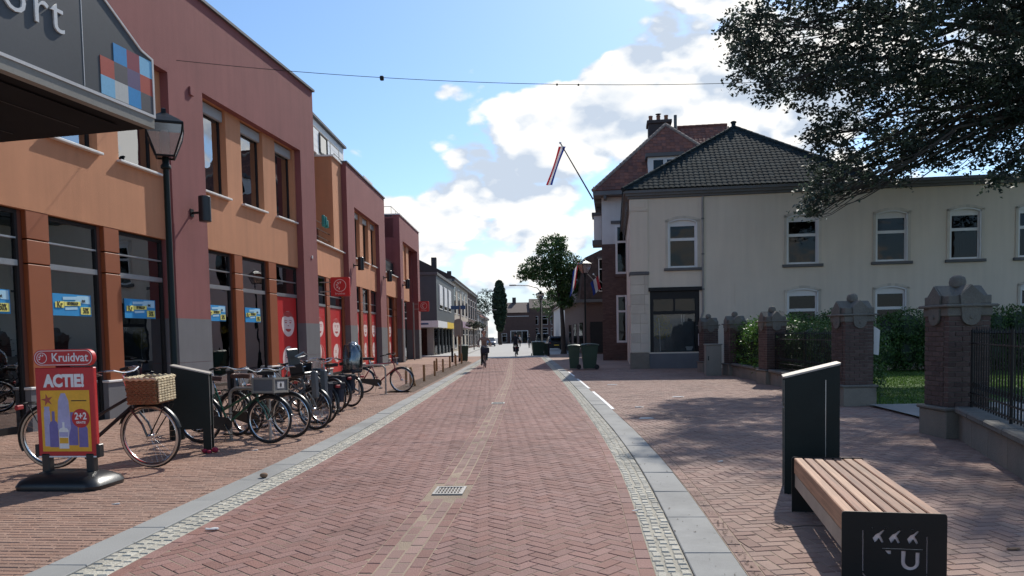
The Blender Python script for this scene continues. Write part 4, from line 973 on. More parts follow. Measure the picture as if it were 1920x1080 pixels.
# ------------------------------------------------------------------ bicycles (local x forward, y left, z up)
def wheel_mesh():
    ty = MB(); n = 40; r = .335
    ty.tube([(r*math.cos(2*PI*i/n), 0, r*math.sin(2*PI*i/n)) for i in range(n)], .019, 8, closed=True)
    cr = MB(); 
    for s_ in (-1, 1): cr.tube([(.328*math.cos(2*PI*i/n), s_*.0165, .328*math.sin(2*PI*i/n)) for i in range(n)], .010, 5, closed=True)
    rm = MB(); rm.tube([(.308*math.cos(2*PI*i/n), 0, .308*math.sin(2*PI*i/n)) for i in range(n)], .011, 6, closed=True)
    sp = MB()
    for i in range(28):
        a = 2*PI*i/28; d = .16*(1 if i % 2 else -1); sp.tube([(.022*math.cos(a+d*6), .028*(1 if (i//2) % 2 else -1), .022*math.sin(a+d*6)), (.303*math.cos(a), 0, .303*math.sin(a))], .0016, 3, caps=False)
    hb = MB().lathe([(.0, -.045), (.012, -.045), (.028, -.032), (.018, -.026), (.018, .026), (.028, .032), (.012, .045), (0, .045)], 12, (0, 0, 0), 'y')
    return dict(tyre=ty.mesh('tyre', 'rubber', True), wall=cr.mesh('tyre_wall', 'cream_tyre', True), rim=rm.mesh('rim', 'chrome', True), spokes=sp.mesh('spokes', 'chrome'), hub=hb.mesh('hub', 'chrome', True))
WM = wheel_mesh()
def mudguard(a0, a1, r=.368):
    m = MB(); n = 18; V = []
    for i in range(n+1):
        a = a0+(a1-a0)*i/n
        for (dr, dy) in ((-.012, -.028), (.004, -.018), (.008, 0), (.004, .018), (-.012, .028)): V.append(((r+dr)*math.cos(a), dy, (r+dr)*math.sin(a)))
    m.add(V, [(i*5+k, i*5+k+1, i*5+k+6, i*5+k+5) for i in range(n) for k in range(4)]); return m
def bicycle(label, loc, rz, paint='bike_black', step=True, front=None, bags=False, child=False, cream=False, saddle='rubber', steer=0.0, lean=0.0, guard=True, bar='chrome', group='bicycles parked by the shop'):
    t = thing('bicycle', label, 'bicycle', loc, rz, group); t.rotation_euler = (lean, 0, rz)
    RH, FH, BB, ST, HT, HB = (-.54, 0, .354), (.56, 0, .354), (-.10, 0, .29), (-.30, 0, .82), (.33, 0, .88), (.39, 0, .66)
    def L(a, b, f): return tuple(a[i]+(b[i]-a[i])*f for i in range(3))
    f = MB()
    f.tube([BB, ST], .016, 8); f.tube([HB, HT], .020, 8); f.tube([L(HB, HT, .12), BB], .020, 8)
    if step: f.tube([L(HB, HT, .55), L(BB, ST, .38)], .017, 8)
    else: f.tube([L(HB, HT, .85), L(BB, ST, .94)], .017, 8)
    for s_ in (-1, 1):
        f.tube([(BB[0], s_*.03, BB[2]), (RH[0], s_*.062, RH[2])], .010, 6); f.tube([(ST[0]+.03, s_*.018, ST[2]-.06), (RH[0], s_*.062, RH[2])], .009, 6)
    f.build('frame', paint, t, smooth=True)
    fk = link('front_assembly', None, t) if False else None
    def wheel(hub, st=0.0):
        w = link('wheel', WM['rim'], t, hub); w.rotation_euler = (0, random.uniform(0, 6), st) if False else (0, 0, st)
        for k in ('tyre', 'spokes', 'hub'): link(k, WM[k], w)
        if cream: link('tyre_wall', WM['wall'], w)
        return w
    wheel(RH)
    # steering axis through the head tube
    S = Matrix.Translation(HB) @ Matrix.Rotation(steer, 4, Vector((HT[0]-HB[0], 0, HT[2]-HB[2])).normalized()) @ Matrix.Translation(Vector(HB)*-1)
    fh = S @ Vector(FH)
    w = wheel(tuple(fh), steer)
    m = MB()
    for s_ in (-1, 1): m.tube([(HB[0]+.005, s_*.045, HB[2]-.02), (FH[0]-.05, s_*.052, FH[2]+.14), (FH[0], s_*.052, FH[2])], .012, 6)
    m.tube([(HB[0]+.005, -.05, HB[2]-.02), (HB[0]+.005, .05, HB[2]-.02)], .018, 8); m.xf(S).build('fork', paint, t, smooth=True)
    m = MB(); m.tube([HT, (.305, 0, .97), (.30, 0, 1.02), (.34, 0, 1.05)], .013, 8)
    for s_ in (-1, 1): m.tube([(.34, 0, 1.05), (.36, s_*.10, 1.06), (.34, s_*.20, 1.09), (.24, s_*.27, 1.09), (.10, s_*.29, 1.06)], .011, 6)
    m.xf(S).build('handlebar', bar, t, smooth=True)
    for s_ in (-1, 1):
        MB().tube([(.17, s_*.285, 1.075), (.06, s_*.295, 1.05)], .017, 8).xf(S).build('grip', 'rubber', t, smooth=True)
        MB().tube([(.20, s_*.27, 1.07), (.24, s_*.25, 1.05), (.15, s_*.27, 1.04)], .005, 5).xf(S).build('brake_lever', 'chrome', t)
    m = MB(); m.tube([(.33, .04, 1.05), (.36, .10, .95), (.40, .05, .72)], .004, 5); m.tube([(.33, -.06, 1.05), (.42, -.03, .95), (.38, 0, .80)], .004, 5); m.xf(S).build('cable', 'rubber', t)
    hl = MB().lathe([(0, -.02), (.03, -.02), (.038, .03), (.036, .045), (0, .05)], 12, (.43, 0, .80), 'x'); hl.xf(S).build('headlight', 'chrome', t, smooth=True)
    MB().tube([L(BB, ST, .9), (-.34, 0, .93)], .012, 8).build('seat_post', 'chrome', t)
    sd = MB(); P = [(-.16, .10, 0), (-.17, .0, .015), (-.16, -.10, 0), (-.05, -.085, 0), (.04, -.035, 0), (.14, -.018, -.01), (.15, 0, -.005), (.14, .018, -.01), (.04, .035, 0), (-.05, .085, 0)]
    k = len(P); V = [(x*.96, y*.9, z+.045) for x, y, z in P]+[(x, y, z+.02) for x, y, z in P]+[(x*.93, y*.85, z-.02) for x, y, z in P]
    sd.add(V, [tuple(range(k)), tuple(range(3*k-1, 2*k-1, -1))]+[(q*k+i, q*k+(i+1) % k, (q+1)*k+(i+1) % k, (q+1)*k+i) for q in range(2) for i in range(k)]); sd.xf(Matrix.Translation((-.34, 0, .95))); sd.build('saddle', saddle, t, smooth=True)
    # crank, pedals, chain case
    m = MB().lathe([(0, -.05), (.075, -.05), (.085, -.046), (.085, -.042), (0, -.04)], 20, BB, 'y'); m.build('chainring', 'chrome', t)
    cg = MB(); n = 10; P = [(BB[0]+.105*math.cos(-PI/2+PI*i/n), BB[2]+.105*math.sin(-PI/2+PI*i/n)) for i in range(n+1)]+[(RH[0]+.06*math.cos(PI/2+PI*i/n), RH[2]+.06*math.sin(PI/2+PI*i/n)) for i in range(n+1)]
    cg.prism(P, -.078, -.056); cg.build('chain_case', 'black_plastic', t)
    for s_, a in ((-1, -1.0), (1, -1.0+PI)):
        e = (BB[0]+.165*math.cos(a), s_*.10, BB[2]+.165*math.sin(a))
        MB().tube([(BB[0], s_*.09, BB[2]), (e[0], s_*.105, e[2])], .009, 6).build('crank', 'chrome', t); MB().bbox(e[0]-.05, e[0]+.05, min(s_*.11, s_*.20), max(s_*.11, s_*.20), e[2]-.012, e[2]+.012, .004).build('pedal', 'rubber', t)
    if guard:
        mudguard(R(20), R(205)).build('mudguard', 'black_plastic' if paint != 'bike_grey' else 'bike_grey', t, RH, smooth=True); q = mudguard(R(15), R(160)); q.xf(Matrix.Rotation(steer, 4, 'Z')); q.build('mudguard', 'black_plastic', t, tuple(fh), smooth=True)
    rk = MB()
    for s_ in (-1, 1):
        rk.tube([(-.36, s_*.06, .72), (-.82, s_*.065, .735)], .007, 6); rk.tube([(-.74, s_*.065, .73), (RH[0], s_*.075, RH[2])], .006, 6); rk.tube([(-.50, s_*.065, .725), (RH[0], s_*.075, RH[2])], .006, 6)
    for x in (-.40, -.55, -.70, -.82): rk.tube([(x, -.065, .73), (x, .065, .73)], .006, 6)
    rk.build('rear_rack', 'black_metal', t)
    MB().bbox(-.90, -.86, -.05, .05, .66, .71, .008).build('tail_light', 'red_deep', t)
    st = MB().tube([(BB[0]-.05, .05, BB[2]), (BB[0]-.14, .16, .015)], .009, 6); st.build('kickstand', 'steel', t)
    if front == 'wicker': basket(t, 'wicker')
    if front == 'crate': basket(t, 'crate')
    if front == 'seat':
        m = MB(); m.bbox(.20, .24, -.15, .15, .98, 1.40, .02); m.bbox(.20, .48, -.15, -.11, .96, 1.12, .015); m.bbox(.20, .48, .11, .15, .96, 1.12, .015); m.bbox(.20, .50, -.15, .15, .92, .97, .015); m.xf(Matrix.Rotation(-.15, 4, 'Y')); m.xf(Matrix.Translation((.16, 0, -.05))); m.build('child_seat', 'black_plastic', t)
        for s_ in (-1, 1): MB().bbox(.62, .74, s_*.13-.035, s_*.13+.035, .55, 1.0, .02).build('foot_shell', 'bike_grey', t)
        MB().tube([(.32, 0, 1.22), (.36, -.16, 1.24), (.40, 0, 1.30), (.36, .16, 1.24), (.32, 0, 1.22)], .02, 6).build('safety_bar', 'bike_grey', t)
        sh = MB(); V = []
        for i in range(5):
            for j in range(7): V.append((.62-.05*math.cos((j-3)*.5)+.02*i, (j-3)*.065, .72+i*.11))
        sh.add(V, [(i*7+j, i*7+j+1, i*7+j+8, i*7+j+7) for i in range(4) for j in range(6)]); sh.build('wind_screen', 'clear_sheet', t, smooth=True)
    if bags:
        for s_ in (-1, 1):
            b = MB().bbox(-.86, -.48, min(s_*.085, s_*.22), max(s_*.085, s_*.22), .40, .74, .03).build('pannier', 'navy', t)
            MB().bbox(-.87, -.47, min(s_*.08, s_*.235), max(s_*.08, s_*.235), .62, .755, .02).build('pannier_flap', 'dark_cloth', b)
    if child:
        m = MB(); V = []
        for i in range(9):
            u = i/8
            for j in range(9):
                a = (j/8-.5)*PI*1.15; rr = .19*(1-.25*u**3)+.01*math.sin(5*j+i); V.append((-.60-rr*math.cos(a)*1.0+.10*u, rr*math.sin(a), .80+.58*u))
        V.append((-.56, 0, 1.42)); 
        m.add(V, [(i*9+j, i*9+j+1, i*9+j+10, i*9+j+9) for i in range(8) for j in range(8)]+[(72+j, 73+j, 81) for j in range(8)]); m.build('child_seat_shell', 'black_plastic', t, smooth=True)
        m = MB().lathe([(.215, .84), (.225, 1.0), (.215, 1.2), (.17, 1.36), (.07, 1.45), (0, 1.46)], 14, (-.60, 0, 0)); m.build('rain_cover', 'clear_sheet', t, smooth=True)
        MB().bbox(-.76, -.42, -.16, .16, .76, .86, .03).build('child_seat_cushion', 'navy', t)
    return t
def basket(t, kind):
    if kind == 'wicker':
        bx = (.44, .74, -.18, .18, .72, .98)
        b = MB().box(bx[0]+.02, bx[1]-.02, bx[2]+.02, bx[3]-.02, bx[4]+.005, bx[4]+.03).build('basket', 'wicker', t)
        for k in range(12):
            z = bx[4]+.012+k*.0222
            fl_ = 1+.05*k/13
            for a, c in (((.0, -1), (1, -1)),):
                pass
            m = MB(); P = []
            for (p, q, nseg) in (((bx[0], bx[2]), (bx[1], bx[2]), 12), ((bx[1], bx[2]), (bx[1], bx[3]), 14), ((bx[1], bx[3]), (bx[0], bx[3]), 12), ((bx[0], bx[3]), (bx[0], bx[2]), 14)):
                for i in range(nseg):
                    u = i/nseg; x, y = p[0]+(q[0]-p[0])*u, p[1]+(q[1]-p[1])*u; wv = .006*(1 if (i+k) % 2 else -1)
                    nx_, ny_ = (0, 1) if p[1] == q[1] else (1, 0); P.append(((x-.59)*fl_+.59+nx_*wv, y*fl_+ny_*wv, z))
            m.tube(P, .0125, 5, closed=True); m.build('wicker_strand', 'wicker' if True else '', b)
        m = MB()
        P = [(bx[0]-.015, bx[2]-.015), (bx[1]+.015, bx[2]-.015), (bx[1]+.015, bx[3]+.015), (bx[0]-.015, bx[3]+.015)]; Q = []
        for i in range(4):
            for u in range(10): Q.append((P[i][0]+(P[(i+1) % 4][0]-P[i][0])*u/10, P[i][1]+(P[(i+1) % 4][1]-P[i][1])*u/10, bx[5]+.012+.006*((u % 2)*2-1)))
        m.tube(Q, .02, 6, closed=True); m.build('basket_rim', 'wicker_pale', b)
        # paler woven front panel
        m = MB()
        for k in range(9):
            for j in range(6): m.bbox(bx[1]+.022, bx[1]+.036, -.175+j*.059, -.122+j*.059, bx[4]+.02+k*.027, bx[4]+.042+k*.027, .004)
        tag(m.build('pale_weave', 'wicker_pale', b), kind='stuff')
        m = MB().tube([(.45, -.1, .69), (.78, -.1, .69), (.58, -.06, .36)], .008, 6); m.tube([(.45, .1, .69), (.78, .1, .69), (.58, .06, .36)], .008, 6); m.build('front_rack', 'black_metal', t)
    else:
        x0, x1, y0, y1, z0, z1 = .42, .74, -.21, .21, .74, .97
        b = MB().box(x0, x1, y0, y1, z0, z0+.012).build('crate', 'crate_grey', t)
        for a in ((x0, x0+.014, y0, y1), (x1-.014, x1, y0, y1), (x0+.014, x1-.014, y0, y0+.014), (x0+.014, x1-.014, y1-.014, y1)): MB().box(*a, z0+.012, z1).build('crate_side', 'crate_grey', b)
        m = MB()
        for z in (z0+.01, z1-.03): m.box(x0-.012, x1+.012, y0-.014, y0, z, z+.028); m.box(x0-.012, x1+.012, y1, y1+.014, z, z+.028); m.box(x1, x1+.014, y0, y1, z, z+.028)
        for x in (x0, x1): 
            for y in (y0, y1): m.box(x-.013, x+.013, y-.013, y+.013, z0, z1)
        m.build('crate_rim', 'cabinet', b)
        MB().box(x1+.001, x1+.005, -.10, .10, z0+.07, z1-.06).build('crate_label', 'pale_cloth', b); 
        m = MB(); m.prism([(y*1.0, z) for y, z in ((-.02, .83), (.02, .83), (.03, .87), (0, .90), (-.03, .87))], x1+.005, x1+.007, 'yz'); m.build('crate_mark', 'ink', b)
        m = MB().tube([(.45, -.1, .73), (.72, -.1, .73), (.58, -.06, .36)], .008, 6); m.tube([(.45, .1, .73), (.72, .1, .73), (.58, .06, .36)], .008, 6); m.build('front_rack', 'black_metal', t)
def at2(f, r, hub=(.56, -.54)):
    """location and heading of a bicycle from the ground points of its front and rear wheels"""
    a = math.atan2(f[1]-r[1], f[0]-r[0]); return (f[0]-.56*math.cos(a), f[1]-.56*math.sin(a), 0.008), a
def park(f, ang, **kw):
    a = R(ang); return bicycle(loc=(f[0]-.56*math.cos(a), f[1]-.56*math.sin(a), 0.010), rz=a, **kw)
bka = park((-4.42, 8.95), -3, label='black bicycle with wicker front basket and cream tyres behind the red sign', step=True, front='wicker', cream=True, steer=-.10, lean=.04)
bka.scale = (1.12, 1.12, 1.10)
park((-3.56, 10.85), -10, label='green bicycle with grey plastic crate on the front nearest in the row', paint='bike_green', front='crate', saddle='leather', lean=-.05)
park((-3.40, 11.42), -24, label='black bicycle second in the row just behind the grey crate bicycle', paint='bike_black', step=False, steer=.12, lean=.05, saddle='leather')
park((-3.30, 12.45), -20, label='grey bicycle with front child seat and clear wind screen', paint='bike_grey', front='seat', steer=-.08, lean=.04)
park((-4.35, 13.75), 152, label='black bicycle parked rear wheel to the street with dark saddle and bag', paint='bike_black', bags=True, lean=.04)
park((-4.68, 16.55), 150, label='dark bicycle with navy panniers turned towards the shop', paint='bike_black', bags=True, steer=.1, lean=-.04)
park((-4.55, 17.25), 148, label='bicycle carrying a child seat under a clear rain cover', paint='bike_black', child=True, lean=.03)
park((-3.08, 20.85), -3, label='red and black bicycle standing last in the row at steel hoop', paint='bike_red', step=False, lean=.04, steer=-.1, bar='rubber')
park((-4.25, 11.9), -26, label='dark bicycle half hidden behind the left litter bin', paint='bike_black', saddle='pale_cloth', lean=-.04)
park((-3.55, 13.35), -18, label='dark bicycle with bare front wheel between the child seat bicycle and the bagged one', paint='bike_black', step=False, steer=.15, lean=-.05, saddle='rubber')
park((-3.62, 15.25), -30, label='grey bicycle parked beside the middle steel hoop', paint='bike_grey', lean=.05, steer=-.12)
# steel hoops
def hoop(label, a, b):
    t = thing('bicycle_hoop', label, 'bicycle stand', ((a[0]+b[0])/2, (a[1]+b[1])/2, 0), math.atan2(b[1]-a[1], b[0]-a[0]), 'steel bicycle hoops')
    w = math.hypot(b[0]-a[0], b[1]-a[1])/2; n = 8; r = .14
    P = [(-w, 0, 0), (-w, 0, .80-r)]+[(-w+r-r*math.cos(PI/2*i/n), 0, .80-r+r*math.sin(PI/2*i/n)) for i in range(1, n+1)]+[(w-r+r*math.sin(PI/2*i/n), 0, .80-r+r*math.cos(PI/2*i/n)) for i in range(0, n+1)]+[(w, 0, 0)]
    MB().tube(P, .024, 12).build('hoop_tube', 'galv', t, smooth=True)
    for x in (-w, w): MB().lathe([(.055, .008), (.055, .016), (.03, .02)], 14, (x, 0, 0)).build('base_ring', 'galv', t)
hoop('steel bicycle hoop beside the green bicycle', (-4.32, 11.38), (-3.66, 11.20))
hoop('steel bicycle hoop in the middle of the bicycle row', (-4.5, 14.9), (-3.75, 14.6))
hoop('steel bicycle hoop beside the red bicycle at the end', (-4.2, 20.45), (-3.46, 20.40))
# wooden posts round the planting bed
PW = [(-3.07, 22.6, .62), (-2.98, 25.3, .60), (-3.00, 29.0, .62), (-2.95, 32.0, .6), (-3.01, 36.3, .62), (-2.91, 38.9, .6), (-2.80, 41.8, .62), (-3.48, 24.5, .58), (-3.42, 34.0, .58), (-3.3, 43.5, .6)]
for k, (x, y, h) in enumerate(PW):
    m = MB().lathe([(.042, 0), (.042, h-.02), (.034, h), (0, h+.004)], 10); m.xf(Matrix.Rotation(random.uniform(-.04, .04), 4, 'X'))
    o = m.build('wooden_post', 'post_wood', None, (x, y, .02), smooth=True)
    tag(o, ['nearest', 'second', 'third', 'fourth', 'fifth', 'sixth', 'seventh'][k]+' round wooden post along the road side of the bed' if k < 7 else ['nearest', 'middle', 'farthest'][k-7]+' wooden post along the shop side of the bed', 'post', 'wooden posts of the planting bed')
m = MB().lathe([(.042, 0), (.042, .64), (.034, .66), (0, .664)], 10); m.xf(Matrix.Rotation(-.22, 4, 'Y')); tag(m.build('wooden_post', 'post_wood', None, (-2.95, 22.75, .0), smooth=True), 'leaning wooden post beside the nearest post of the bed', 'post', 'wooden posts of the planting bed')
# small things on the ground
def blob(name, label, cat, loc, r, mt, fl=.7, n=8, group=None):
    m = MB().lathe([(0, 0)]+[(r*math.sin(PI*i/n), r*fl*(1-math.cos(PI*i/n))) for i in range(1, n)]+[(0, 2*r*fl)], 10)
    m.v = [(x*(1+.15*mnoise.noise((x*20, y*20, z*20))), y*(1+.15*mnoise.noise((y*20, x*20, z*20+3))), z) for x, y, z in m.v]
    return tag(m.build(name, mt, None, loc, smooth=True), label, cat, group)
blob('stone', 'round brown stone lying on the left kerb', 'stone', (-2.74, 8.12, .012), .045, 'stone_brown', .62)
for k, (x, y, mt) in enumerate(((-4.10, 10.0, 0), (-4.18, 10.05, 0), (-4.05, 10.08, 0))): blob('fallen_flower', ('small', 'middle sized', 'largest')[k]+' crimson fallen flower head beside the left litter bin', 'flower', (x, y, .01), .03+.008*k, 'red_flower', .8, group='fallen flowers by the bin')
LT = [(-2.42, 5.9, .045, 'white paper scrap on the setts in the left foreground'), (-3.72, 6.9, .03, 'white scrap on the left pavement before the kerb'), (-3.55, 10.2, .035, 'white scrap under the green bicycle'), (2.35, 13.2, .11, 'long white paper strip near the right kerb'), (3.9, 17.6, .12, 'white paper strip at the edge of the tree shade'), (3.0, 22.4, .13, 'far pair of pale strips before the white house'), (1.02, 6.25, .02, 'tiny white scrap by the right setts'), (2.4, 8.6, .028, 'small white scrap in the right tree shade'), (3.35, 4.95, .035, 'brown dry leaf right of the bench'), (2.6, 15.3, .09, 'pale strip between the kerb and the tree shade')]
for x, y, s_, lab in LT:
    m = MB(); n = 9; P = []
    for i in range(n): a = 2*PI*i/n; rr = s_*(1+.4*mnoise.noise((x*7+math.cos(a)*2, y*7+math.sin(a)*2, 1))); P.append((rr*math.cos(a)*1.3, rr*math.sin(a)*.55))
    m.add([(px, py, .002) for px, py in P]+[(px*.9, py*.9, .009+.004*math.sin(px*60)) for px, py in P], [(i, (i+1) % n, n+(i+1) % n, n+i) for i in range(n)]+[tuple(range(n, 2*n))])
    tag(m.build('litter_scrap', 'litter' if 'brown' not in lab else 'stone_brown', None, (x, y, .011)), lab, 'litter')

# crumbs of leaf and grit gathered along the kerbs
rng = np.random.default_rng(9); V = []; F = []
for q in range(900):
    y = 4.2+22*rng.random()**1.6; u = rng.random()
    x = float(RO_(y))+.03+abs(rng.normal(0, .03)) if u < .55 else (float(LO(y))-.02-abs(rng.normal(0, .03)) if u < .75 else (float(RI(y))+rng.random()*.5 if u < .88 else 1.6+rng.random()*4))
    s_ = .006+.014*rng.random()**2; a = rng.random()*6.28; z = .014; k = len(V)
    for j in range(4): aa = a+j*PI/2; r = s_*(1 if j % 2 else .45); V.append((x+r*math.cos(aa), y+r*math.sin(aa), z+(.004 if j % 2 else .0)+.003*rng.random()))
    F.append((k, k+1, k+2, k+3))
tag(link('kerb_debris', np_mesh('kerb_debris', np.array(V), np.array(F), 'soil')), 'dry crumbs of leaf and grit along the kerbs', 'debris', kind='stuff')
# ------------------------------------------------------------------ white house on the right
WA = math.atan2(-.13655, 1.0)
WH = thing('white_house', 'cream plaster house with arched windows and dark glazed hip roof', 'house', (5.28, 32.67, 0), WA)
# local x along the front (to the right), y inward (away from the camera), z up
XR = 24.0
upw = [(1.46, 2.91), (6.38, 7.89), (9.94, 11.42), (12.82, 14.24), (15.42, 16.9), (18.2, 19.7)]
lww = [(6.40, 7.88), (9.94, 11.38), (15.54, 16.98), (18.2, 19.7)]
holes = [(a+.10, b-.10, 4.36, 6.42) for a, b in upw]+[(a+.10, b-.10, 1.15, 3.30) for a, b in lww]+[(.78, 2.88, .72, 3.40)]
MB().wall(.0, XR, 0, 7.35, holes, 0, .4).build('front_wall', 'stucco', WH)
sidewin = [(2.2, 3.4, 4.3, 6.4), (5.2, 6.4, 4.3, 6.4), (2.2, 3.4, .9, 3.2), (5.0, 6.6, .02, 3.0)]
m = MB().wall(.4, 11.9, 0, 7.35, sidewin, 0, .4); m.xf(Matrix(((0, 1, 0, 0), (1, 0, 0, 0), (0, 0, 1, 0), (0, 0, 0, 1)))); m.build('side_wall', 'stucco', WH)
for a, b, c, d in sidewin:
    w = MB().box(.20, .26, a, b, c, d).build('window', 'frame_white', WH); MB().box(.19, .199, a+.1, b-.1, c+.1, d-.1).build('pane', 'far_glass', w)
o = MB(); o.box(XR-.4, XR, .4, 11, 0, 7.35); o.box(.4, XR-.4, 11, 11.4, 0, 7.35); o.build('rear_wall', 'stucco', WH)
MB().box(.42, XR-.42, 3.0, 3.1, 0, 7.2).build('inner_wall', 'interior', WH)
def arch_ring(m, a, b, z0, z1, rise, wd, y0, y1):
    """upright window surround with a segmental head"""
    m.box(a, a+wd, y0, y1, z0, z1-rise); m.box(b-wd, b, y0, y1, z0, z1-rise)
    n = 10; cx = (a+b)/2; h = (b-a)/2
    def zc(x, hh): return z1-rise+rise*(1-((x-cx)/h)**2) if hh else 0
    for i in range(n):
        x0, x1 = a+(b-a)*i/n, a+(b-a)*(i+1)/n
        m.prism([(x0, zc(x0, 1)-wd*1.05), (x1, zc(x1, 1)-wd*1.05), (x1, zc(x1, 1)), (x0, zc(x0, 1))], y0, y1)
    return zc
def arch_window(a, b, z0, z1, sash=.66, low=False):
    """a..b outside of the surround"""
    rise = .16
    m = MB(); zc = arch_ring(m, a, b, z0, z1, rise, .10, -.035, .02); s_ = m.build('window_surround', 'stone', WH)
    m = MB(); arch_ring(m, a+.102, b-.102, z0, z1-.105, rise*.85, .06, -.015, .08); m.build('surround_fillet', 'frame_white', s_)
    f = MB(); x0, x1 = a+.165, b-.165; zt = z1-.36; zm = z0+(zt-z0)*sash
    # head board under the arch
    f.box(a+.11, b-.11, .10, .14, zt-.03, z1-.11)
    for q in ((x0-.055, x0+.05, z0, zt), (x1-.05, x1+.055, z0, zt), (x0+.05, x1-.05, z0, z0+.09), (x0+.05, x1-.05, zm-.06, zm+.06), (x0+.05, x1-.05, zt-.07, zt)): f.box(q[0], q[1], .085, .15, q[2], q[3])
    w = f.build('window', 'frame_white', WH)
    MB().box(x0+.05, x1-.05, .118, .128, z0+.09, zm-.06).build('pane', 'far_glass', w); MB().box(x0+.05, x1-.05, .118, .128, zm+.06, zt-.07).build('pane', 'far_glass', w)
    MB().box(x0+.05, x1-.05, .30, .32, z0+.09, zt-.07).build('curtain', 'navy', w)
    MB().bbox(a-.07, b+.07, -.10, .09, z0-.12, z0, .012).build('sill', 'trim_grey', WH)
for a, b in upw: arch_window(a, b, 4.34, 6.56)
for a, b in lww: arch_window(a, b, 1.12, 3.44)
# pale curtain strip in the fourth window
MB().box(13.45, 13.62, .27, .28, 4.5, 5.6).build('curtain', 'pale_cloth', WH)
# corner pilaster of stone blocks
z = .72
while z < 4.05:
    h = .42; MB().bbox(-.055, .36, -.055, -.001, z, z+h-.006, .006).build('stone_block', 'stone', WH) if int(z*10) % 2 else MB().bbox(-.055, .56, -.055, -.001, z, z+h-.006, .006).build('stone_block', 'stone', WH)
    if int(z*10) % 2: MB().bbox(.366, .72, -.055, -.001, z, z+h-.006, .006).build('stone_block', 'stone', WH)
    else: MB().bbox(.566, .72, -.055, -.001, z, z+h-.006, .006).build('stone_block', 'stone', WH)
    MB().bbox(-.055, -.001, .0, .7, z, z+h-.006, .006).build('stone_block', 'stone', WH); z += h
MB().bbox(-.08, .74, -.08, .7, .0, .70, .012).build('base_stone', 'stone_grey', WH)
MB().bbox(-.09, .76, -.09, .72, 4.08, 4.22, .02).build('string_course', 'trim_grey', WH)
MB().bbox(-.05, .72, -.05, .7, 4.225, 6.80, .01).build('pilaster', 'stucco', WH)
MB().bbox(-.07, .74, -.07, .72, 6.805, 6.86, .01).build('capital_band', 'stucco', WH)
MB().bbox(-.06, .73, -.06, .71, 6.865, 7.34, .01).build('capital', 'stucco', WH); MB().bbox(.06, .60, -.075, -.061, 6.97, 7.24, .006).build('capital_panel', 'stucco', WH)
# cornice and gutter
m = MB(); m.box(-.12, XR, -.10, .0, 7.36, 7.46); m.box(-.22, XR, -.22, .0, 7.46, 7.56); m.box(-.30, XR, -.32, .0, 7.56, 7.68)
m.build('cornice', 'cornice', WH)
m = MB(); m.box(-.12, -.001, .001, 11.8, 7.36, 7.46); m.box(-.22, -.001, .001, 11.8, 7.46, 7.56); m.box(-.32, -.001, .001, 11.8, 7.56, 7.68); m.build('side_cornice', 'cornice', WH)
for q in range(9): MB().box(-.20, -.125, .6+q*1.25, .78+q*1.25, 6.95, 7.35).build('cornice_bracket', 'trim_grey', WH)
# shop window
f = MB()
for q in ((.745, .93, .66, 3.40), (2.70, 2.90, .66, 3.40), (.93, 2.70, .66, .72), (.93, 2.70, 2.36, 2.50), (.93, 2.70, 3.02, 3.40), (1.78, 1.86, 2.50, 3.02)): f.box(q[0], q[1], .04, .16, q[2], q[3])
w = f.build('shop_window', 'dark_frame', WH)
MB().box(.93, 2.70, .09, .10, .72, 2.36).build('pane', 'thin_glass', w); MB().box(.93, 1.78, .09, .10, 2.5, 3.02).build('pane', 'far_glass', w); MB().box(1.86, 2.70, .09, .10, 2.5, 3.02).build('pane', 'far_glass', w)
MB().bbox(.72, 2.98, -.10, .05, 3.36, 3.52, .01).build('fascia', 'dark_frame', WH)
MB().box(.745, 2.9, -.03, .0, .0, .66).build('stall_riser', 'grey_plinth', WH)
MB().box(.94, 2.69, .20, .23, .73, 2.35).build('window_backdrop', 'backdrop_grey', WH)
m = MB(); random.seed(3)
for q in range(420):
    a, rr = random.uniform(0, 6.28), .62*math.sqrt(random.random()); x, zz = 1.28+rr*.72*math.cos(a), 1.78+rr*.85*math.sin(a)
    if zz > 2.34 or x < .95: continue
    s_ = .035; m.add([(x, .18, zz), (x+s_, .17, zz+s_*.6), (x+s_*.3, .18, zz+s_*1.5), (x-s_*.6, .19, zz+s_*.7)], [(0, 1, 2, 3)])
tag(m.build('gold_leaf_decoration', 'ghost_tree', WH), kind='stuff')
MB().tube([(1.22, .17, .75), (1.2, .17, 1.5), (1.16, .17, 2.2)], .014, 6).build('decoration_stem', 'white', WH)
for x in (2.12, 2.22): MB().box(x, x+.035, .16, .18, 2.0, 2.33).build('tube_light', 'white', WH)
MB().lathe([(.10, .78), (.16, .92), (.15, .95)], 12, (2.45, .145, 0), sy=.2).build('white_bowl', 'white', WH)
# rain pipe with cable box
MB().tube([(3.03, -.06, 7.35), (3.03, -.06, 2.45), (2.98, -.06, 2.25), (2.90, -.06, 2.1), (2.90, -.06, 0)], .045, 10).build('rain_pipe', 'pvc', WH, smooth=True)
for z_ in (6.4, 4.9, 3.4, 1.7): MB().lathe([(.052, -.03), (.06, -.02), (.06, .02), (.052, .03)], 12, (3.03 if z_ > 2.4 else 2.90, -.06, z_)).build('pipe_clip', 'trim_grey', WH)
MB().bbox(2.80, 3.08, -.26, -.11, .98, 1.50, .02).build('meter_box', 'white_sill', WH)
MB().box(4.36, 4.385, -.02, -.001, 2.73, 3.64).build('wall_anchor', 'stucco', WH)
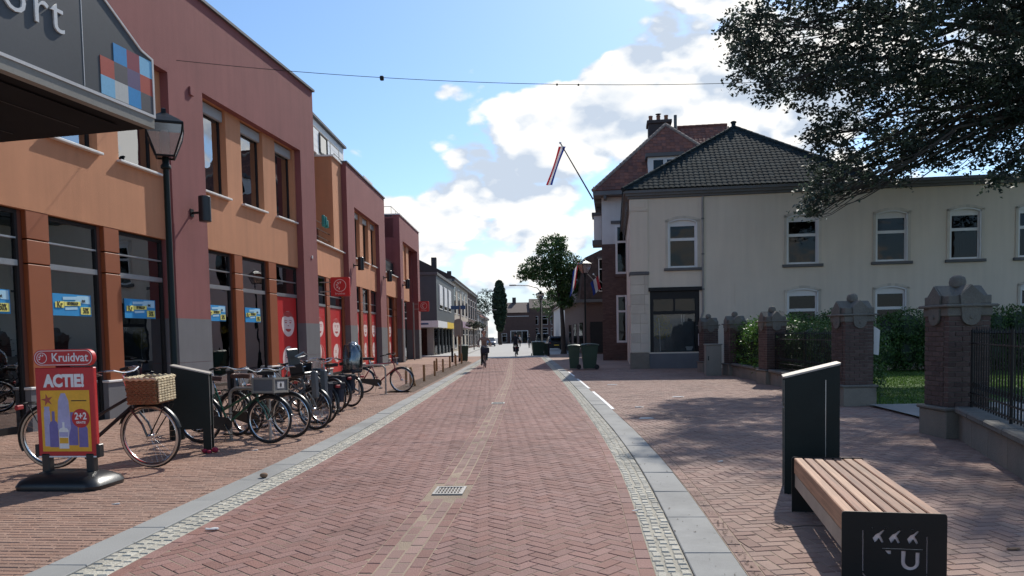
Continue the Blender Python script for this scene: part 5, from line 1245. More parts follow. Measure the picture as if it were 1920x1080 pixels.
# hip roof: pieces of glazed tile on the front slope
ex0, ex1, ey, ez = -.34, 10.0, -.36, 7.69
ap = (5.05, 4.55, 11.35); apb = (5.05, 8.2, 11.35)
def plane_tiles(name, parent, mat, P0, P1, A, A2=None, tw=.24, th=.31, nmax=300, lift=.02, vis=None):
    """pantiles on a roof slope: eaves P0..P1, apex line A (A2): rows from the eaves up"""
    P0, P1, A = Vector(P0), Vector(P1), Vector(A); A2 = Vector(A2) if A2 is not None else A
    e = (P1-P0).normalized(); W = (P1-P0).length; up = (A-P0)-e*(A-P0).dot(e); S = up.length; up = up/S; n = e.cross(up)
    a0, a1 = (A-P0).dot(e), (A2-P0).dot(e)
    lo, hi = min(a0, a1), max(a0, a1)
    def tile(w, l):
        m = MB(); k = 5; V = []
        for s_ in (0.0, 1.0):
            for i in range(k+1):
                u = i/k; z = .010*math.sin(u*2*PI*.9+.5)+.014*(1-s_)
                V.append(((u-.5)*w*1.02, s_*l, z+.012))
        m.add(V, [(i, i+1, k+2+i, k+1+i) for i in range(k)])
        V2 = [(x, 0, z-.022) for (x, y, z) in V[:k+1]]; m.add(V[:k+1]+V2, [(k+1+i, k+2+i, 1+i, i) for i in range(k)])
        return m
    base = MB(); base.add([P0-n*.01, P1-n*.01]+([A2-n*.01, A-n*.01] if (A2-A).length > .01 else [A-n*.01]), [(0, 1, 2, 3) if (A2-A).length > .01 else (0, 1, 2)]); slope = base.build('roof_slope', mat, parent)
    T = []; r = 0
    while r*th < S-.05:
        v = r*th; f = v/S; xa, xb = lo*f, W+(hi-W)*f; c = xa
        k = max(1, int(round((xb-xa)/tw))); 
        xs = np.arange(math.ceil(xa/tw)*tw+tw/2, xb-tw*.3, tw)
        for x in xs: T.append((float(x), v))
        r += 1
    pm_ = tile(tw, th*1.12); me = pm_.mesh('roof_tile', mat, True); B = Matrix(((e.x, up.x, n.x), (e.y, up.y, n.y), (e.z, up.z, n.z))).to_4x4()
    rest = MB()
    if nmax: T.sort(key=lambda q: (q[0]-W*.5)**2+q[1]**2*2)
    for i, (x, v) in enumerate(T):
        p = P0+e*x+up*v+n*lift; jit = Matrix.Rotation(random.uniform(-.012, .012), 4, 'Z')
        if i < nmax:
            o = link('roof_tile', me, slope); o.matrix_local = Matrix.Translation(p) @ B @ jit
        else:
            s0 = len(rest.v); rest.add(pm_.v, pm_.f); rest.xf(Matrix.Translation(p) @ B @ jit, s0)
    if rest.v: tag(rest.build('roof_tiling', mat, slope), kind='stuff')
    return slope
plane_tiles('front', WH, 'roof_dark', (ex0, ey, ez), (ex1, ey, ez), ap, tw=.22, th=.28)
plane_tiles('left', WH, 'roof_dark', (ex0, 11.8, ez), (ex0, ey, ez), apb, ap, nmax=0)
MB().add([(ex1, ey, ez), (ex1, 11.8, ez), apb, ap], [(0, 1, 2, 3)]).add([(ex1, 11.8, ez), (ex0, 11.8, ez), apb], [(0, 1, 2)]).build('roof_slope', 'roof_dark', WH)
def ridge(parent, a, b, mat, r=.10, l=.36):
    a, b = Vector(a), Vector(b); d = b-a; k = int(d.length/l); 
    for i in range(k):
        p, q = a+d*(i/k), a+d*((i+1.08)/k); MB().tube([p, q], [r*1.05, r*.92], 8).build('ridge_tile', mat, parent, smooth=True)
ridge(WH, (ex0, ey, ez+.03), (ap[0], ap[1], ap[2]+.03), 'roof_dark'); ridge(WH, (ex1, ey, ez+.03), (ap[0], ap[1], ap[2]+.03), 'roof_dark'); ridge(WH, ap, apb, 'roof_dark')
MB().lathe([(.10, 0), (.10, .18), (.14, .20), (.14, .26), (.06, .30)], 10, (ap[0], ap[1]+.1, ap[2]+.05)).build('roof_vent', 'roof_dark', WH, smooth=True)
MB().box(10.0, XR, .0, 11, 7.40, 7.66).build('flat_roof', 'cornice', WH)
# ------------------------------------------------------------------ brown brick house behind
BH = thing('brick_house', 'brown brick house with white plaster top storey and red tiled roof', 'house', (5.45, 44.5, 0), WA)
bw = [(.80, 1.52, 5.10, 7.95), (.82, 1.46, 1.05, 3.85)]
MB().wall(0, 9.5, 0, 6.87, bw, 0, .35).build('brick_wall', 'brown_brick', BH)
MB().wall(0.02, 9.5, 6.87, 9.6, [(.80, 1.52, 5.10, 7.95)], .02, .35).build('plaster_wall', 'white_wall', BH)
m = MB().wall(.35, 12, 0, 9.6, [(2, 3, 1, 3.6), (5, 6, 1, 3.6), (2, 3, 5.1, 7.9), (5, 6, 5.1, 7.9)], 0, .35); m.xf(Matrix(((0, 1, 0, 0), (1, 0, 0, 0), (0, 0, 1, 0), (0, 0, 0, 1)))); m.build('street_wall', 'brown_brick', BH)
# courses of brick standing proud by a few millimetres on the near wall
m = MB(); random.seed(5)
for r in range(100):
    z0 = .02+r*.0685; x = -.06*(r % 2)
    while x < 1.9:
        if not any(a-.05 < x+.1 < b+.12 and c-.05 < z0 < d for a, b, c, d in bw) and x+.2 > 0: m.box(max(x, .001)+.004, x+.204, -.006, .0, z0, z0+.058)
        x += .215
tag(m.build('brick_courses', 'brown_brick', BH), kind='stuff')
for a, b, c, d in bw:
    f = MB()
    zm = c+(d-c)*.66
    for q in ((a, a+.12, c, d), (b-.12, b, c, d), (a+.12, b-.12, c, c+.12), (a+.12, b-.12, d-.10, d), (a+.12, b-.12, zm-.06, zm+.06)): f.box(q[0], q[1], -.03, .10, q[2], q[3])
    w = f.build('window', 'frame_white', BH); MB().box(a+.12, b-.12, .05, .06, c+.12, zm-.06).build('pane', 'far_glass', w); MB().box(a+.12, b-.12, .05, .06, zm+.06, d-.10).build('pane', 'far_glass', w)
    MB().box(a+.12, b-.12, .16, .17, c+(d-c)*.33, d-.1).build('curtain', 'pale_cloth', w); MB().box(a-.4, b+.4, 1.5, 1.6, c-.3, d).build('dark_room', 'interior', w)
    MB().bbox(a-.05, b+.08, -.08, .0, c-.18, c-.005, .01).build('sill', 'brown_brick', BH)
MB().bbox(.55, 1.6, -.06, .0, 8.05, 8.22, .01).build('lintel', 'trim_grey', BH)
# eaves
m = MB(); m.box(-.45, 9.7, -.75, .0, 9.62, 9.86); m.box(-.45, -.001, .001, 12, 9.62, 9.86); m.build('eaves_gutter', 'cornice', BH)
for x in (.15, 1.6, 3.0): MB().box(x, x+.16, -.7, -.001, 9.42, 9.61).build('eaves_bracket', 'trim_grey', BH)
for y in (.6, 3.4, 6.2, 9.0):
    MB().box(-.42, -.001, y, y+.16, 9.42, 9.61).build('eaves_bracket', 'trim_grey', BH)
MB().box(-.5, -.002, 2.2, 3.6, 7.4, 8.9).build('bay_window', 'frame_white', BH); MB().box(-.62, .0, 2.1, 3.7, 8.9, 9.1).build('bay_roof', 'trim_grey', BH); MB().box(-.6, .0, 2.1, 3.7, 7.1, 7.4).build('bay_base', 'trim_grey', BH)
pa = (4.05, 4.2, 14.75)
plane_tiles('front', BH, 'roof_red', (-.45, -.75, 9.87), (8.9, -.75, 9.87), pa, nmax=0, tw=.26, th=.34)
plane_tiles('left', BH, 'roof_red', (-.45, 12, 9.87), (-.45, -.75, 9.87), (4.05, 8.5, 14.75), pa, nmax=0, tw=.26, th=.34)
plane_tiles('wing', BH, 'roof_red', (5.2, 3.8, 12.6), (9.2, 3.8, 12.6), (5.0, 6.8, 15.2), (8.2, 6.8, 15.2), nmax=0, tw=.26, th=.34)
MB().add([(8.9, -.75, 9.87), (8.9, 12, 9.87), (4.05, 8.5, 14.75), pa], [(0, 1, 2, 3)]).add([(8.9, 12, 9.87), (-.75, 12, 9.87), (4.05, 8.5, 14.75)], [(0, 1, 2)]).add([(5.2, 10, 12.6), (9.2, 10, 12.6), (8.2, 6.8, 15.2), (5, 6.8, 15.2)], [(3, 2, 1, 0)]).build('roof_slope', 'roof_red', BH)
MB().box(5.2, 9.2, 3.9, 10, 9, 12.6).build('wing_wall', 'brown_brick', BH)
ridge(BH, (-.45, -.75, 9.9), (pa[0], pa[1], pa[2]+.02), 'ridge_lime', .12); ridge(BH, (8.9, -.75, 9.9), (pa[0], pa[1], pa[2]+.02), 'ridge_lime', .12); ridge(BH, (5, 6.8, 15.23), (8.2, 6.8, 15.23), 'roof_red', .12)
# dormer
MB().box(2.75, 4.65, .2, 3.6, 10.75, 11.85).build('dormer_wall', 'frame_white', BH); MB().box(2.62, 4.8, .0, 3.7, 11.855, 12.06).build('dormer_roof', 'trim_grey', BH)
for x in (2.98, 3.76): 
    w = MB().box(x, x+.72, .165, .199, 10.9, 11.75).build('dormer_window', 'frame_white', BH); MB().box(x+.08, x+.64, .155, .164, 10.98, 11.67).build('pane', 'far_glass', w)
# chimney
MB().bbox(3.05, 4.45, 5.4, 6.6, 12.2, 15.2, .02).build('chimney', 'chimney_brick', BH); MB().bbox(2.95, 4.55, 5.3, 6.7, 15.2, 15.42, .03).build('chimney_cap', 'chimney_brick', BH)
for x in (3.22, 3.72, 4.22): MB().lathe([(.14, 15.42), (.12, 15.75), (.14, 15.78), (.14, 15.85), (0, 15.86)], 12, (x, 6.0, 0)).build('chimney_pot', 'clay', BH, smooth=True)
MB().lathe([(.03, 15.86), (.20, 15.95), (.0, 16.0)], 10, (3.72, 6.0, 0)).build('chimney_cowl', 'chimney_brick', BH)
MB().lathe([(.10, 14.5), (.10, 15.6), (0, 15.61)], 10, (4.75, 5.2, 0)).build('flue_pipe', 'slate_panel', BH)
# ------------------------------------------------------------------ garden: piers, walls, fence, lawn, hedge
def pier(label, loc, rz=0.0, bricks=300):
    t = thing('gate_pier', label, 'gate pier', loc, rz, 'brick gate piers with stone balls')
    P, S = .335, .285
    MB().bbox(-P, P, -P, P, 0, .38, .012).build('pier_plinth', 'stone_grey', t)
    MB().bbox(-P-.03, P+.03, -P-.03, P+.03, .38, .43, .015).build('plinth_cap', 'pier_stone', t)
    MB().box(-S+.008, S-.008, -S+.008, S-.008, .43, 1.67).build('pier_core', 'pier_stone', t)
    # bricks of the shaft, four faces, running bond
    H = 1.24/18; sm = {}
    rest = MB(); cnt = 0
    def brick(a0, a1, face, z):
        nonlocal cnt
        l = a1-a0-.008; key = round(l, 3)
        if key not in sm: sm[key] = MB().bbox(0, l, -.006, .10, 0, H-.010, .004)
        M = Matrix.Rotation(face*PI/2, 4, 'Z') @ Matrix.Translation((a0+.004, -S, z))
        cnt += 1
        if cnt <= bricks:
            if not isinstance(sm[key], tuple): sm[key] = (sm[key], sm[key].mesh('brick', 'pier_brick'))
            o = link('brick', sm[key][1], t); o.matrix_local = M
        else:
            mb = sm[key][0] if isinstance(sm[key], tuple) else sm[key]; s0 = len(rest.v); rest.add(mb.v, mb.f); rest.xf(M, s0)
    for c in range(18):
        z = .43+c*H+.004
        for face in (0, 3, 1, 2):
            if (c+face) % 2: cuts = [-S, -S+.19, -S+.38, S-.104]
            else: cuts = [-S, -S+.095, -S+.285, S-.104]
            for a, b in zip(cuts[:-1], cuts[1:]): brick(a, b, face, z)
    if rest.v: tag(rest.build('brickwork', 'pier_brick', t), kind='stuff')
    MB().bbox(-S-.02, S+.02, -S-.02, S+.02, 1.67, 1.79, .01).build('pier_head', 'pier_stone', t)
    MB().bbox(-S-.07, S+.07, -S-.07, S+.07, 1.79, 1.83, .012).build('ledge', 'pier_stone', t)
    MB().bbox(-S-.01, S+.01, -S-.01, S+.01, 1.83, 1.95, .01).build('cap_block', 'pier_stone', t)
    # pointed stone gables with round bottoms on every face
    for f in range(4):
        n = 10; pr = [(-.15, 1.74), (-.19, 1.95), (0, 2.09), (.19, 1.95), (.15, 1.74)]
        P2 = [(.125*math.cos(PI+PI*i/n), 1.66+.115*math.sin(PI+PI*i/n)) for i in range(n+1)]
        m = MB().prism([(-.15, 1.95), *P2[:1], *P2[1:], (.15, 1.95), (0, 2.09)], -S-.045, -S-.021)
        m.xf(Matrix.Rotation(f*PI/2, 4, 'Z')); g_ = m.build('stone_gable', 'pier_stone', t)
        m = MB().prism([(-.16, 1.95), (.16, 1.95), (0, 2.095)], -S-.02, 0.0); m.xf(Matrix.Rotation(f*PI/2, 4, 'Z')); m.build('gable_roof', 'pier_stone', t)
        d = MB().lathe([(.0, 0), (.03, .0), (.025, -.012), (0, -.014)], 12, (0, -S-.046, 1.66), 'y'); d.xf(Matrix.Rotation(f*PI/2, 4, 'Z')); d.build('rosette', 'pier_stone', g_)
    MB().lathe([(.10, 1.98), (.07, 2.03), (.055, 2.05), (.095, 2.08), (.108, 2.14), (.095, 2.20), (.05, 2.24), (0, 2.247)], 20, (0, 0, 0)).build('stone_ball', 'pier_stone', t, smooth=True)
    return t
PIERS = [((6.20, 10.40, 0), 'nearest brick gate pier with stone ball at the right edge'), ((6.83, 14.98, 0), 'second brick gate pier from the right with white notice beside it'), ((7.52, 21.55, 0), 'third brick gate pier in the middle of the fence'), ((7.86, 26.3, 0), 'fourth brick pier half covered by the shrub'), ((7.62, 28.9, 0), 'farthest brick pier beside the grey utility cabinet')]
for k, (l, lab) in enumerate(PIERS): pier(lab, l, R((0, 2, 4, 4, 4)[k]), 300 if k < 2 else 0)
def garden_wall(label, a, b, h=.36):
    L = math.hypot(b[0]-a[0], b[1]-a[1]); t = thing('garden_wall', label, 'wall', (a[0], a[1], 0), math.atan2(b[1]-a[1], b[0]-a[0]), 'low garden walls')
    n = max(1, round(L/.9))
    for i in range(n):
        MB().bbox(L*i/n+.003, L*(i+1)/n-.003, -.14, .14, 0, h, .006).build('wall_block', 'stone_grey', t); MB().bbox(L*i/n+.002, L*(i+1)/n-.002, -.20, .20, h, h+.085, .02).build('cap_stone', 'pier_stone', t)
def iron_fence(label, a, b, z0=.44, h=1.02, n=None):
    L = math.hypot(b[0]-a[0], b[1]-a[1]); t = thing('iron_fence', label, 'fence', (a[0], a[1], 0), math.atan2(b[1]-a[1], b[0]-a[0]), 'black iron garden fences')
    n = n or int(L/.125); me = MB().lathe([(.009, 0), (.009, h-.06), (.017, h-.05), (.006, h), (0, h+.03)], 6).mesh('fence_bar', 'black_metal')
    k2 = MB()
    for i in range(n):
        link('fence_bar', me, t, (L*(i+.5)/n, 0, z0+.03))
    for z_ in (z0+.07, z0+.20, z0+h-.16): MB().box(0, L, -.014, .014, z_-.008, z_+.008).build('fence_rail', 'black_metal', t)
    sm = None
    for i in range(n-1):
        P = []; c = L*(i+1)/n; r0 = .052
        for q in range(13):
            a_ = q/12*2.6*PI; rr = r0*(1-q/16); P.append((c+rr*math.cos(a_)*.9, 0, z0+.30+rr*math.sin(a_)))
        if i < 60: MB().tube(P, .005, 4).build('scroll', 'black_metal', t)
    for x in (.05, L/2, L-.05): MB().tube([(x, 0, z0-.02), (x, 0, z0+h+.02)], .018, 8).build('fence_post', 'black_metal', t)
garden_wall('low stone garden wall running from the nearest pier to the right edge', (6.18, 10.05), (4.75, 6.2))
iron_fence('iron fence with scrolls on the wall at the right edge', (6.16, 10.0), (4.77, 6.3))
garden_wall('low stone garden wall between second and third pier', (6.88, 15.32), (7.48, 21.2))
iron_fence('iron fence between second and third pier before the hedge', (6.88, 15.32), (7.48, 21.2))
garden_wall('low stone garden wall between third and fourth pier', (7.56, 21.9), (7.82, 25.95))
iron_fence('iron fence between third and fourth pier before the bright shrub', (7.56, 21.9), (7.82, 25.95))
# white notice on the second pier
n_ = thing('notice_board', 'white notice board fixed on right side of second pier', 'notice', (7.25, 14.95, 1.02), R(-20)); MB().prism([(-.0, 0), (.09, -.02), (.11, .48), (-.0, .56)], -.02, .02).build('notice_panel', 'frame_white', n_); MB().box(-.13, .0, -.015, .015, .2, .26).build('bracket', 'black_metal', n_)
# utility cabinet
uc = thing('utility_cabinet', 'grey beige utility cabinet standing before the farthest pier', 'cabinet', (7.10, 26.35, 0), R(-4))
MB().bbox(-.27, .27, -.17, .17, .0, 1.08, .01).build('cabinet_body', 'cabinet', uc); MB().bbox(-.30, .30, -.20, .20, 1.08, 1.13, .015).build('cabinet_lid', 'cabinet', uc); MB().box(-.235, .235, -.178, -.1705, .08, 1.02).build('cabinet_door', 'cabinet', uc); MB().box(-.20, -.17, -.19, -.179, .55, .70).build('door_handle', 'dark_frame', uc); MB().box(.02, .12, -.181, -.1785, .86, .93).build('warning_label', 'cabinet', uc)
# lawn and path
lw = MB(); nx, ny = 30, 30; V = []
GX = lambda y: float(np.interp(y, [4, 10.4, 15, 21.5, 26.3, 29], [4.6, 6.4, 7.0, 7.7, 8.0, 8.2]))
for j in range(ny+1):
    y = 5+j*(27.6-5)/ny
    for i in range(nx+1):
        a = GX(y)+.15; x = a+(40-a)*(i/nx)**1.6; V.append((x, y, .012+.02*mnoise.noise((x*.7, y*.7, 0))+.012))
lw.add(V, [(j*(nx+1)+i, j*(nx+1)+i+1, (j+1)*(nx+1)+i+1, (j+1)*(nx+1)+i) for j in range(ny) for i in range(nx)])
tag(lw.build('lawn', 'lawn', smooth=True), kind='structure')
pt = MB(); pt.add([(6.6, 10.75, .05), (9.4, 10.75, .05), (13.5, 12.8, .05), (30, 14, .05), (30, 15.6, .05), (12.5, 15.0, .05), (9.0, 14.5, .05), (7.0, 14.6, .05)], [(0, 1, 2, 3, 4, 5, 6, 7)]); tag(pt.build('garden_path', 'path'), kind='structure')
# grass blades
rng = np.random.default_rng(4); ng = 60000
gx = rng.uniform(7.0, 22, ng); gy = rng.uniform(14.7, 27, ng); keep = gx > np.interp(gy, [14, 15, 21.5, 26.3, 29], [7.1, 7.3, 7.9, 8.2, 8.3]); keep &= ~((gy < 15.7) & (gx > 9)); gx, gy = gx[keep], gy[keep]; ng = len(gx)
gh = rng.uniform(.02, .05, ng); ga = rng.uniform(0, PI, ng); V = np.zeros((ng, 3, 3)); V[:, 0] = np.stack([gx-.012*np.cos(ga), gy-.012*np.sin(ga), np.full(ng, .02)], 1); V[:, 1] = np.stack([gx+.012*np.cos(ga), gy+.012*np.sin(ga), np.full(ng, .02)], 1); V[:, 2] = np.stack([gx+rng.normal(0, .015, ng), gy+rng.normal(0, .015, ng), .03+gh], 1)
tag(link('grass', np_mesh('grass', V.reshape(-1, 3), np.arange(ng*3).reshape(-1, 3), 'grass')), 'short mown grass of the garden lawn', 'grass', kind='stuff')
def leaves(name, centers, rads, n, size, mat, parent, seed=1, shell=.55, flat=0.0, aspect=.55, clump=0, csize=.3, droop=0.0):
    """leaf shaped faces filling ellipsoids (centers (k,3), rads (k,3)), gathered in clumps"""
    rng = np.random.default_rng(seed); C = np.array(centers, float); Rr = np.array(rads, float)
    vol = Rr.prod(1)**.7; k = rng.choice(len(C), n if not clump else max(1, n//clump), p=vol/vol.sum())
    d = rng.normal(size=(len(k), 3)); d /= np.linalg.norm(d, axis=1)[:, None]; r = rng.random(len(k))**(1/3.0); r = shell+(1-shell)*r if shell < 1 else r
    r = np.where(rng.random(len(k)) < .35, rng.random(len(k))**.5, r); P = C[k]+d*r[:, None]*Rr[k]
    if clump:
        q = np.repeat(np.arange(len(P)), clump); off = rng.normal(0, 1, (len(q), 3))*np.array([csize, csize, csize*.55]); off[:, 2] -= droop*np.abs(off[:, 0])+droop*rng.random(len(q))*csize; P = P[q]+off
    n = len(P); nr = rng.normal(size=(n, 3)); nr[:, 2] = np.abs(nr[:, 2])+flat; nr /= np.linalg.norm(nr, axis=1)[:, None]
    a = rng.normal(size=(n, 3)); u = np.cross(nr, a); u /= np.linalg.norm(u, axis=1)[:, None]; w = np.cross(nr, u); s_ = size*rng.uniform(.6, 1.35, n)[:, None]
    V = np.stack([P-u*s_*.5, P+w*s_*aspect*.5+nr*s_*.08, P+u*s_*.5, P-w*s_*aspect*.5+nr*s_*.08], 1)
    return link(name, np_mesh(name, V.reshape(-1, 3), np.arange(n*4).reshape(-1, 4), mat), parent)
def hedge(label, pts, h, w, n, mat, seed, size=.075, cat='hedge', name='hedge', group=None):
    t = thing(name, label, cat, (pts[0][0], pts[0][1], 0), 0, group); C = []; Rr = []; rng = random.Random(seed)
    for a, b in zip(pts[:-1], pts[1:]):
        L = math.hypot(b[0]-a[0], b[1]-a[1]); k = max(1, int(L/.7))
        for i in range(k):
            x, y = a[0]+(b[0]-a[0])*(i+.5)/k, a[1]+(b[1]-a[1])*(i+.5)/k; hh = h*rng.uniform(.92, 1.08)
            C += [(x-pts[0][0], y-pts[0][1], hh*.33), (x-pts[0][0]+rng.uniform(-.15, .15), y-pts[0][1]+rng.uniform(-.15, .15), hh*.72)]; Rr += [(.62, w*.55, hh*.36), (.6, w*.5, hh*.3)]
    leaves('foliage', C, Rr, n, size, mat, t, seed, shell=.75, clump=10, csize=.10)
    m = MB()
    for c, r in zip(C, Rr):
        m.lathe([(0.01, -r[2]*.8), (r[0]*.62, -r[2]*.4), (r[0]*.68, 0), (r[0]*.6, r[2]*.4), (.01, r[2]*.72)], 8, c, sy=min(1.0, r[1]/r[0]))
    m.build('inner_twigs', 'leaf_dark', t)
    for q in range(6):
        a = pts[0]; b = pts[-1]; u = (q+.5)/6; x, y = (b[0]-a[0])*u, (b[1]-a[1])*u; MB().tube([(x, y, 0), (x+.05, y, h*.5)], .03, 6).build('stem', 'bark', t)
hedge('long leafy green hedge behind the lawn before the white house', [(9.2, 27.2), (15, 26.2), (24, 24.8)], 2.15, 1.5, 90000, 'leaf_hedge', 11, .085)
hedge('green hedge right behind the fence between second and third pier', [(8.15, 17.3), (8.25, 22.0)], 1.75, 1.0, 30000, 'leaf_hedge', 12, .07)
hedge('bright green shrub behind the fence between third and fourth pier', [(8.1, 22.4), (8.45, 26.0)], 1.95, 1.0, 26000, 'leaf_bright', 13, .075, 'shrub', 'shrub')
# weeds at the foot of the second pier
t = thing('weed', 'small weed growing out beside the second pier', 'plant', (7.22, 14.62, .1), 0); leaves('weed_leaves', [(0, 0, .25), (.05, 0, .42)], [(.08, .06, .2), (.06, .05, .15)], 70, .05, 'leaf_green', t, 5)
m = MB(); m.tube([(0, 0, -.1), (0, 0, .25), (.05, 0, .5)], .006, 5); m.build('weed_stem', 'leaf_dark', t)
# ------------------------------------------------------------------ bench
bn = thing('bench', 'bench with reddish wooden slats and black steel end plates', 'bench', (2.15, 4.19, 0), R(-90)+R(90)-R(12.6))
# local y along the bench (away from camera), x across: near end y=0
BL, BW, BZ = 1.93, .53, .46
for k in range(7):
    w_ = .066; x = .006+k*.0755
    MB().bbox(x-BW/2, x-BW/2+w_, .012, BL-.012, BZ-.045 if k else BZ-.13, BZ, .006).build('slat', 'wood', bn)
MB().box(-BW/2+.475, -BW/2+.519, .014, BL-.014, BZ-.13, BZ-.046).build('side_board', 'wood', bn)
for x in (-BW/2+.012, BW/2-.03): MB().box(x, x+.016, .012, BL-.012, BZ-.24, BZ-.135).build('steel_rail', 'galv', bn)
for y in (.5, 1.0, 1.5): MB().box(-BW/2+.03, BW/2-.03, y-.02, y+.02, BZ-.075, BZ-.047).build('cross_bar', 'black_metal', bn)
def cut_plate(outer, holes, depth, mat, name):
    cu = bpy.data.curves.new('plate', 'CURVE'); cu.dimensions = '2D'; cu.fill_mode = 'BOTH'; cu.extrude = depth
    for P in [outer]+holes:
        sp = cu.splines.new('POLY'); sp.points.add(len(P)-1); sp.use_cyclic_u = True
        for q, p in zip(sp.points, P): q.co = (p[0], p[1], 0, 1)
    o = bpy.data.objects.new('plate_tmp', cu); col.objects.link(o); bpy.context.view_layer.update()
    me = bpy.data.meshes.new_from_object(o.evaluated_get(bpy.context.evaluated_depsgraph_get())); bpy.data.objects.remove(o)
    me.transform(Matrix.Rotation(PI/2, 4, 'X')); me.materials.clear(); me.materials.append(MAT[mat]); me.name = name; return me
W2 = BW/2+.01
HL = []
def hammer(cx, cz, s_):
    P = [(-.9, -.2), (-.55, -.95), (-.25, -.55), (-.05, -.25), (.35, -.95), (.62, -.8), (.25, -.05), (.15, .15), (.75, .95), (.45, 1.0), (-.05, .55), (-.45, .35)]
    HL.append([(cx+x*s_, cz+z*s_) for x, z in P])
for i, x in enumerate((-.075, .01, .105)): hammer(x*1.0, BZ-.135, .040)
def bar(x0, x1, z0, z1): HL.append([(x0, z0), (x1, z0), (x1, z1), (x0, z1)])
bar(-.06, .155, BZ-.205, BZ-.199); bar(-.165, -.157, BZ-.34, BZ-.10); bar(.170, .178, BZ-.34, BZ-.125)
for x in (-.12, -.05, .02, .09): bar(x, x+.014, BZ-.090, BZ-.086)
n = 10; c = (.088, BZ-.265)
U = [(c[0]-.048, BZ-.212), (c[0]-.022, BZ-.212), (c[0]-.026, c[1])]+[(c[0]+.026*math.cos(PI+PI*i/n), c[1]-.012+.026*math.sin(PI+PI*i/n)) for i in range(n+1)]+[(c[0]+.026, c[1]), (c[0]+.026, BZ-.218), (c[0]+.050, BZ-.218), (c[0]+.048, c[1])]+[(c[0]+.048*math.cos(-PI*i/n), c[1]-.012+.046*math.sin(-PI*i/n)) for i in range(n+1)]
HL.append(U); HL.append([(-.045, BZ-.212), (-.012, BZ-.212), (-.012, BZ-.235), (-.026, BZ-.235)]); HL.append([(.0065+.1715*math.cos(PI+PI*i/16), BZ-.347+.060*math.sin(PI+PI*i/16)) for i in range(17)]+[(.0065+.1635*math.cos(-PI*i/16), BZ-.347+.053*math.sin(-PI*i/16)) for i in range(17)])
o = link('end_plate', cut_plate(rrect(-W2, W2, .0, BZ+.006, .018), HL, .005, 'black_metal', 'end_plate'), bn, (0, -.006, 0)); tag(o, 'black end plate with cut out hammers and U crest')
o = link('end_plate', cut_plate(rrect(-W2, W2, .0, BZ+.006, .018), [], .005, 'black_metal', 'end_plate'), bn, (0, BL+.006, 0))
MB().box(-.20, .20, .0035, .0065, BZ-.40, BZ-.07).build('crest_backing', 'face_white', bn)
# twig
tw = MB(); tw.tube([(0, 0, .01), (.25, .06, .015), (.42, .02, .02), (.55, -.06, .012)], .004, 5); tw.tube([(.06, .0, .012), (.02, .12, .02)], .003, 5); tw.tube([(.12, .03, .012), (.08, .18, .02)], .003, 5)
tag(tw.build('fallen_twig', 'bark', None, (1.95, 5.55, .01)), 'thin dark twig lying before the bench', 'twig')
# ------------------------------------------------------------------ trees
def limb(m, a, b, r0, r1, seed, sag=.0, n=6):
    rng = random.Random(seed); P = []; a, b = Vector(a), Vector(b); L = (b-a).length
    for i in range(n+1):
        u = i/n; p = a.lerp(b, u)+Vector((rng.uniform(-1, 1), rng.uniform(-1, 1), rng.uniform(-1, 1)))*L*.035*(0 < i < n); p.z += sag*math.sin(u*PI)*L; P.append(p)
    m.tube(P, [r0+(r1-r0)*i/n for i in range(n+1)], 7); return P
bt = thing('beech_tree', 'large copper beech with dark leaves overhanging from the right', 'tree', (19.6, 25.2, 0), 0)
m = MB(); m.tube([(0, 0, 0), (.05, 0, .5), (.0, .05, 3), (-.1, 0, 6), (-.2, .1, 9), (0, 0, 13)], [.62, .48, .42, .36, .26, .08], 12); m.build('trunk', 'bark', bt, smooth=True)
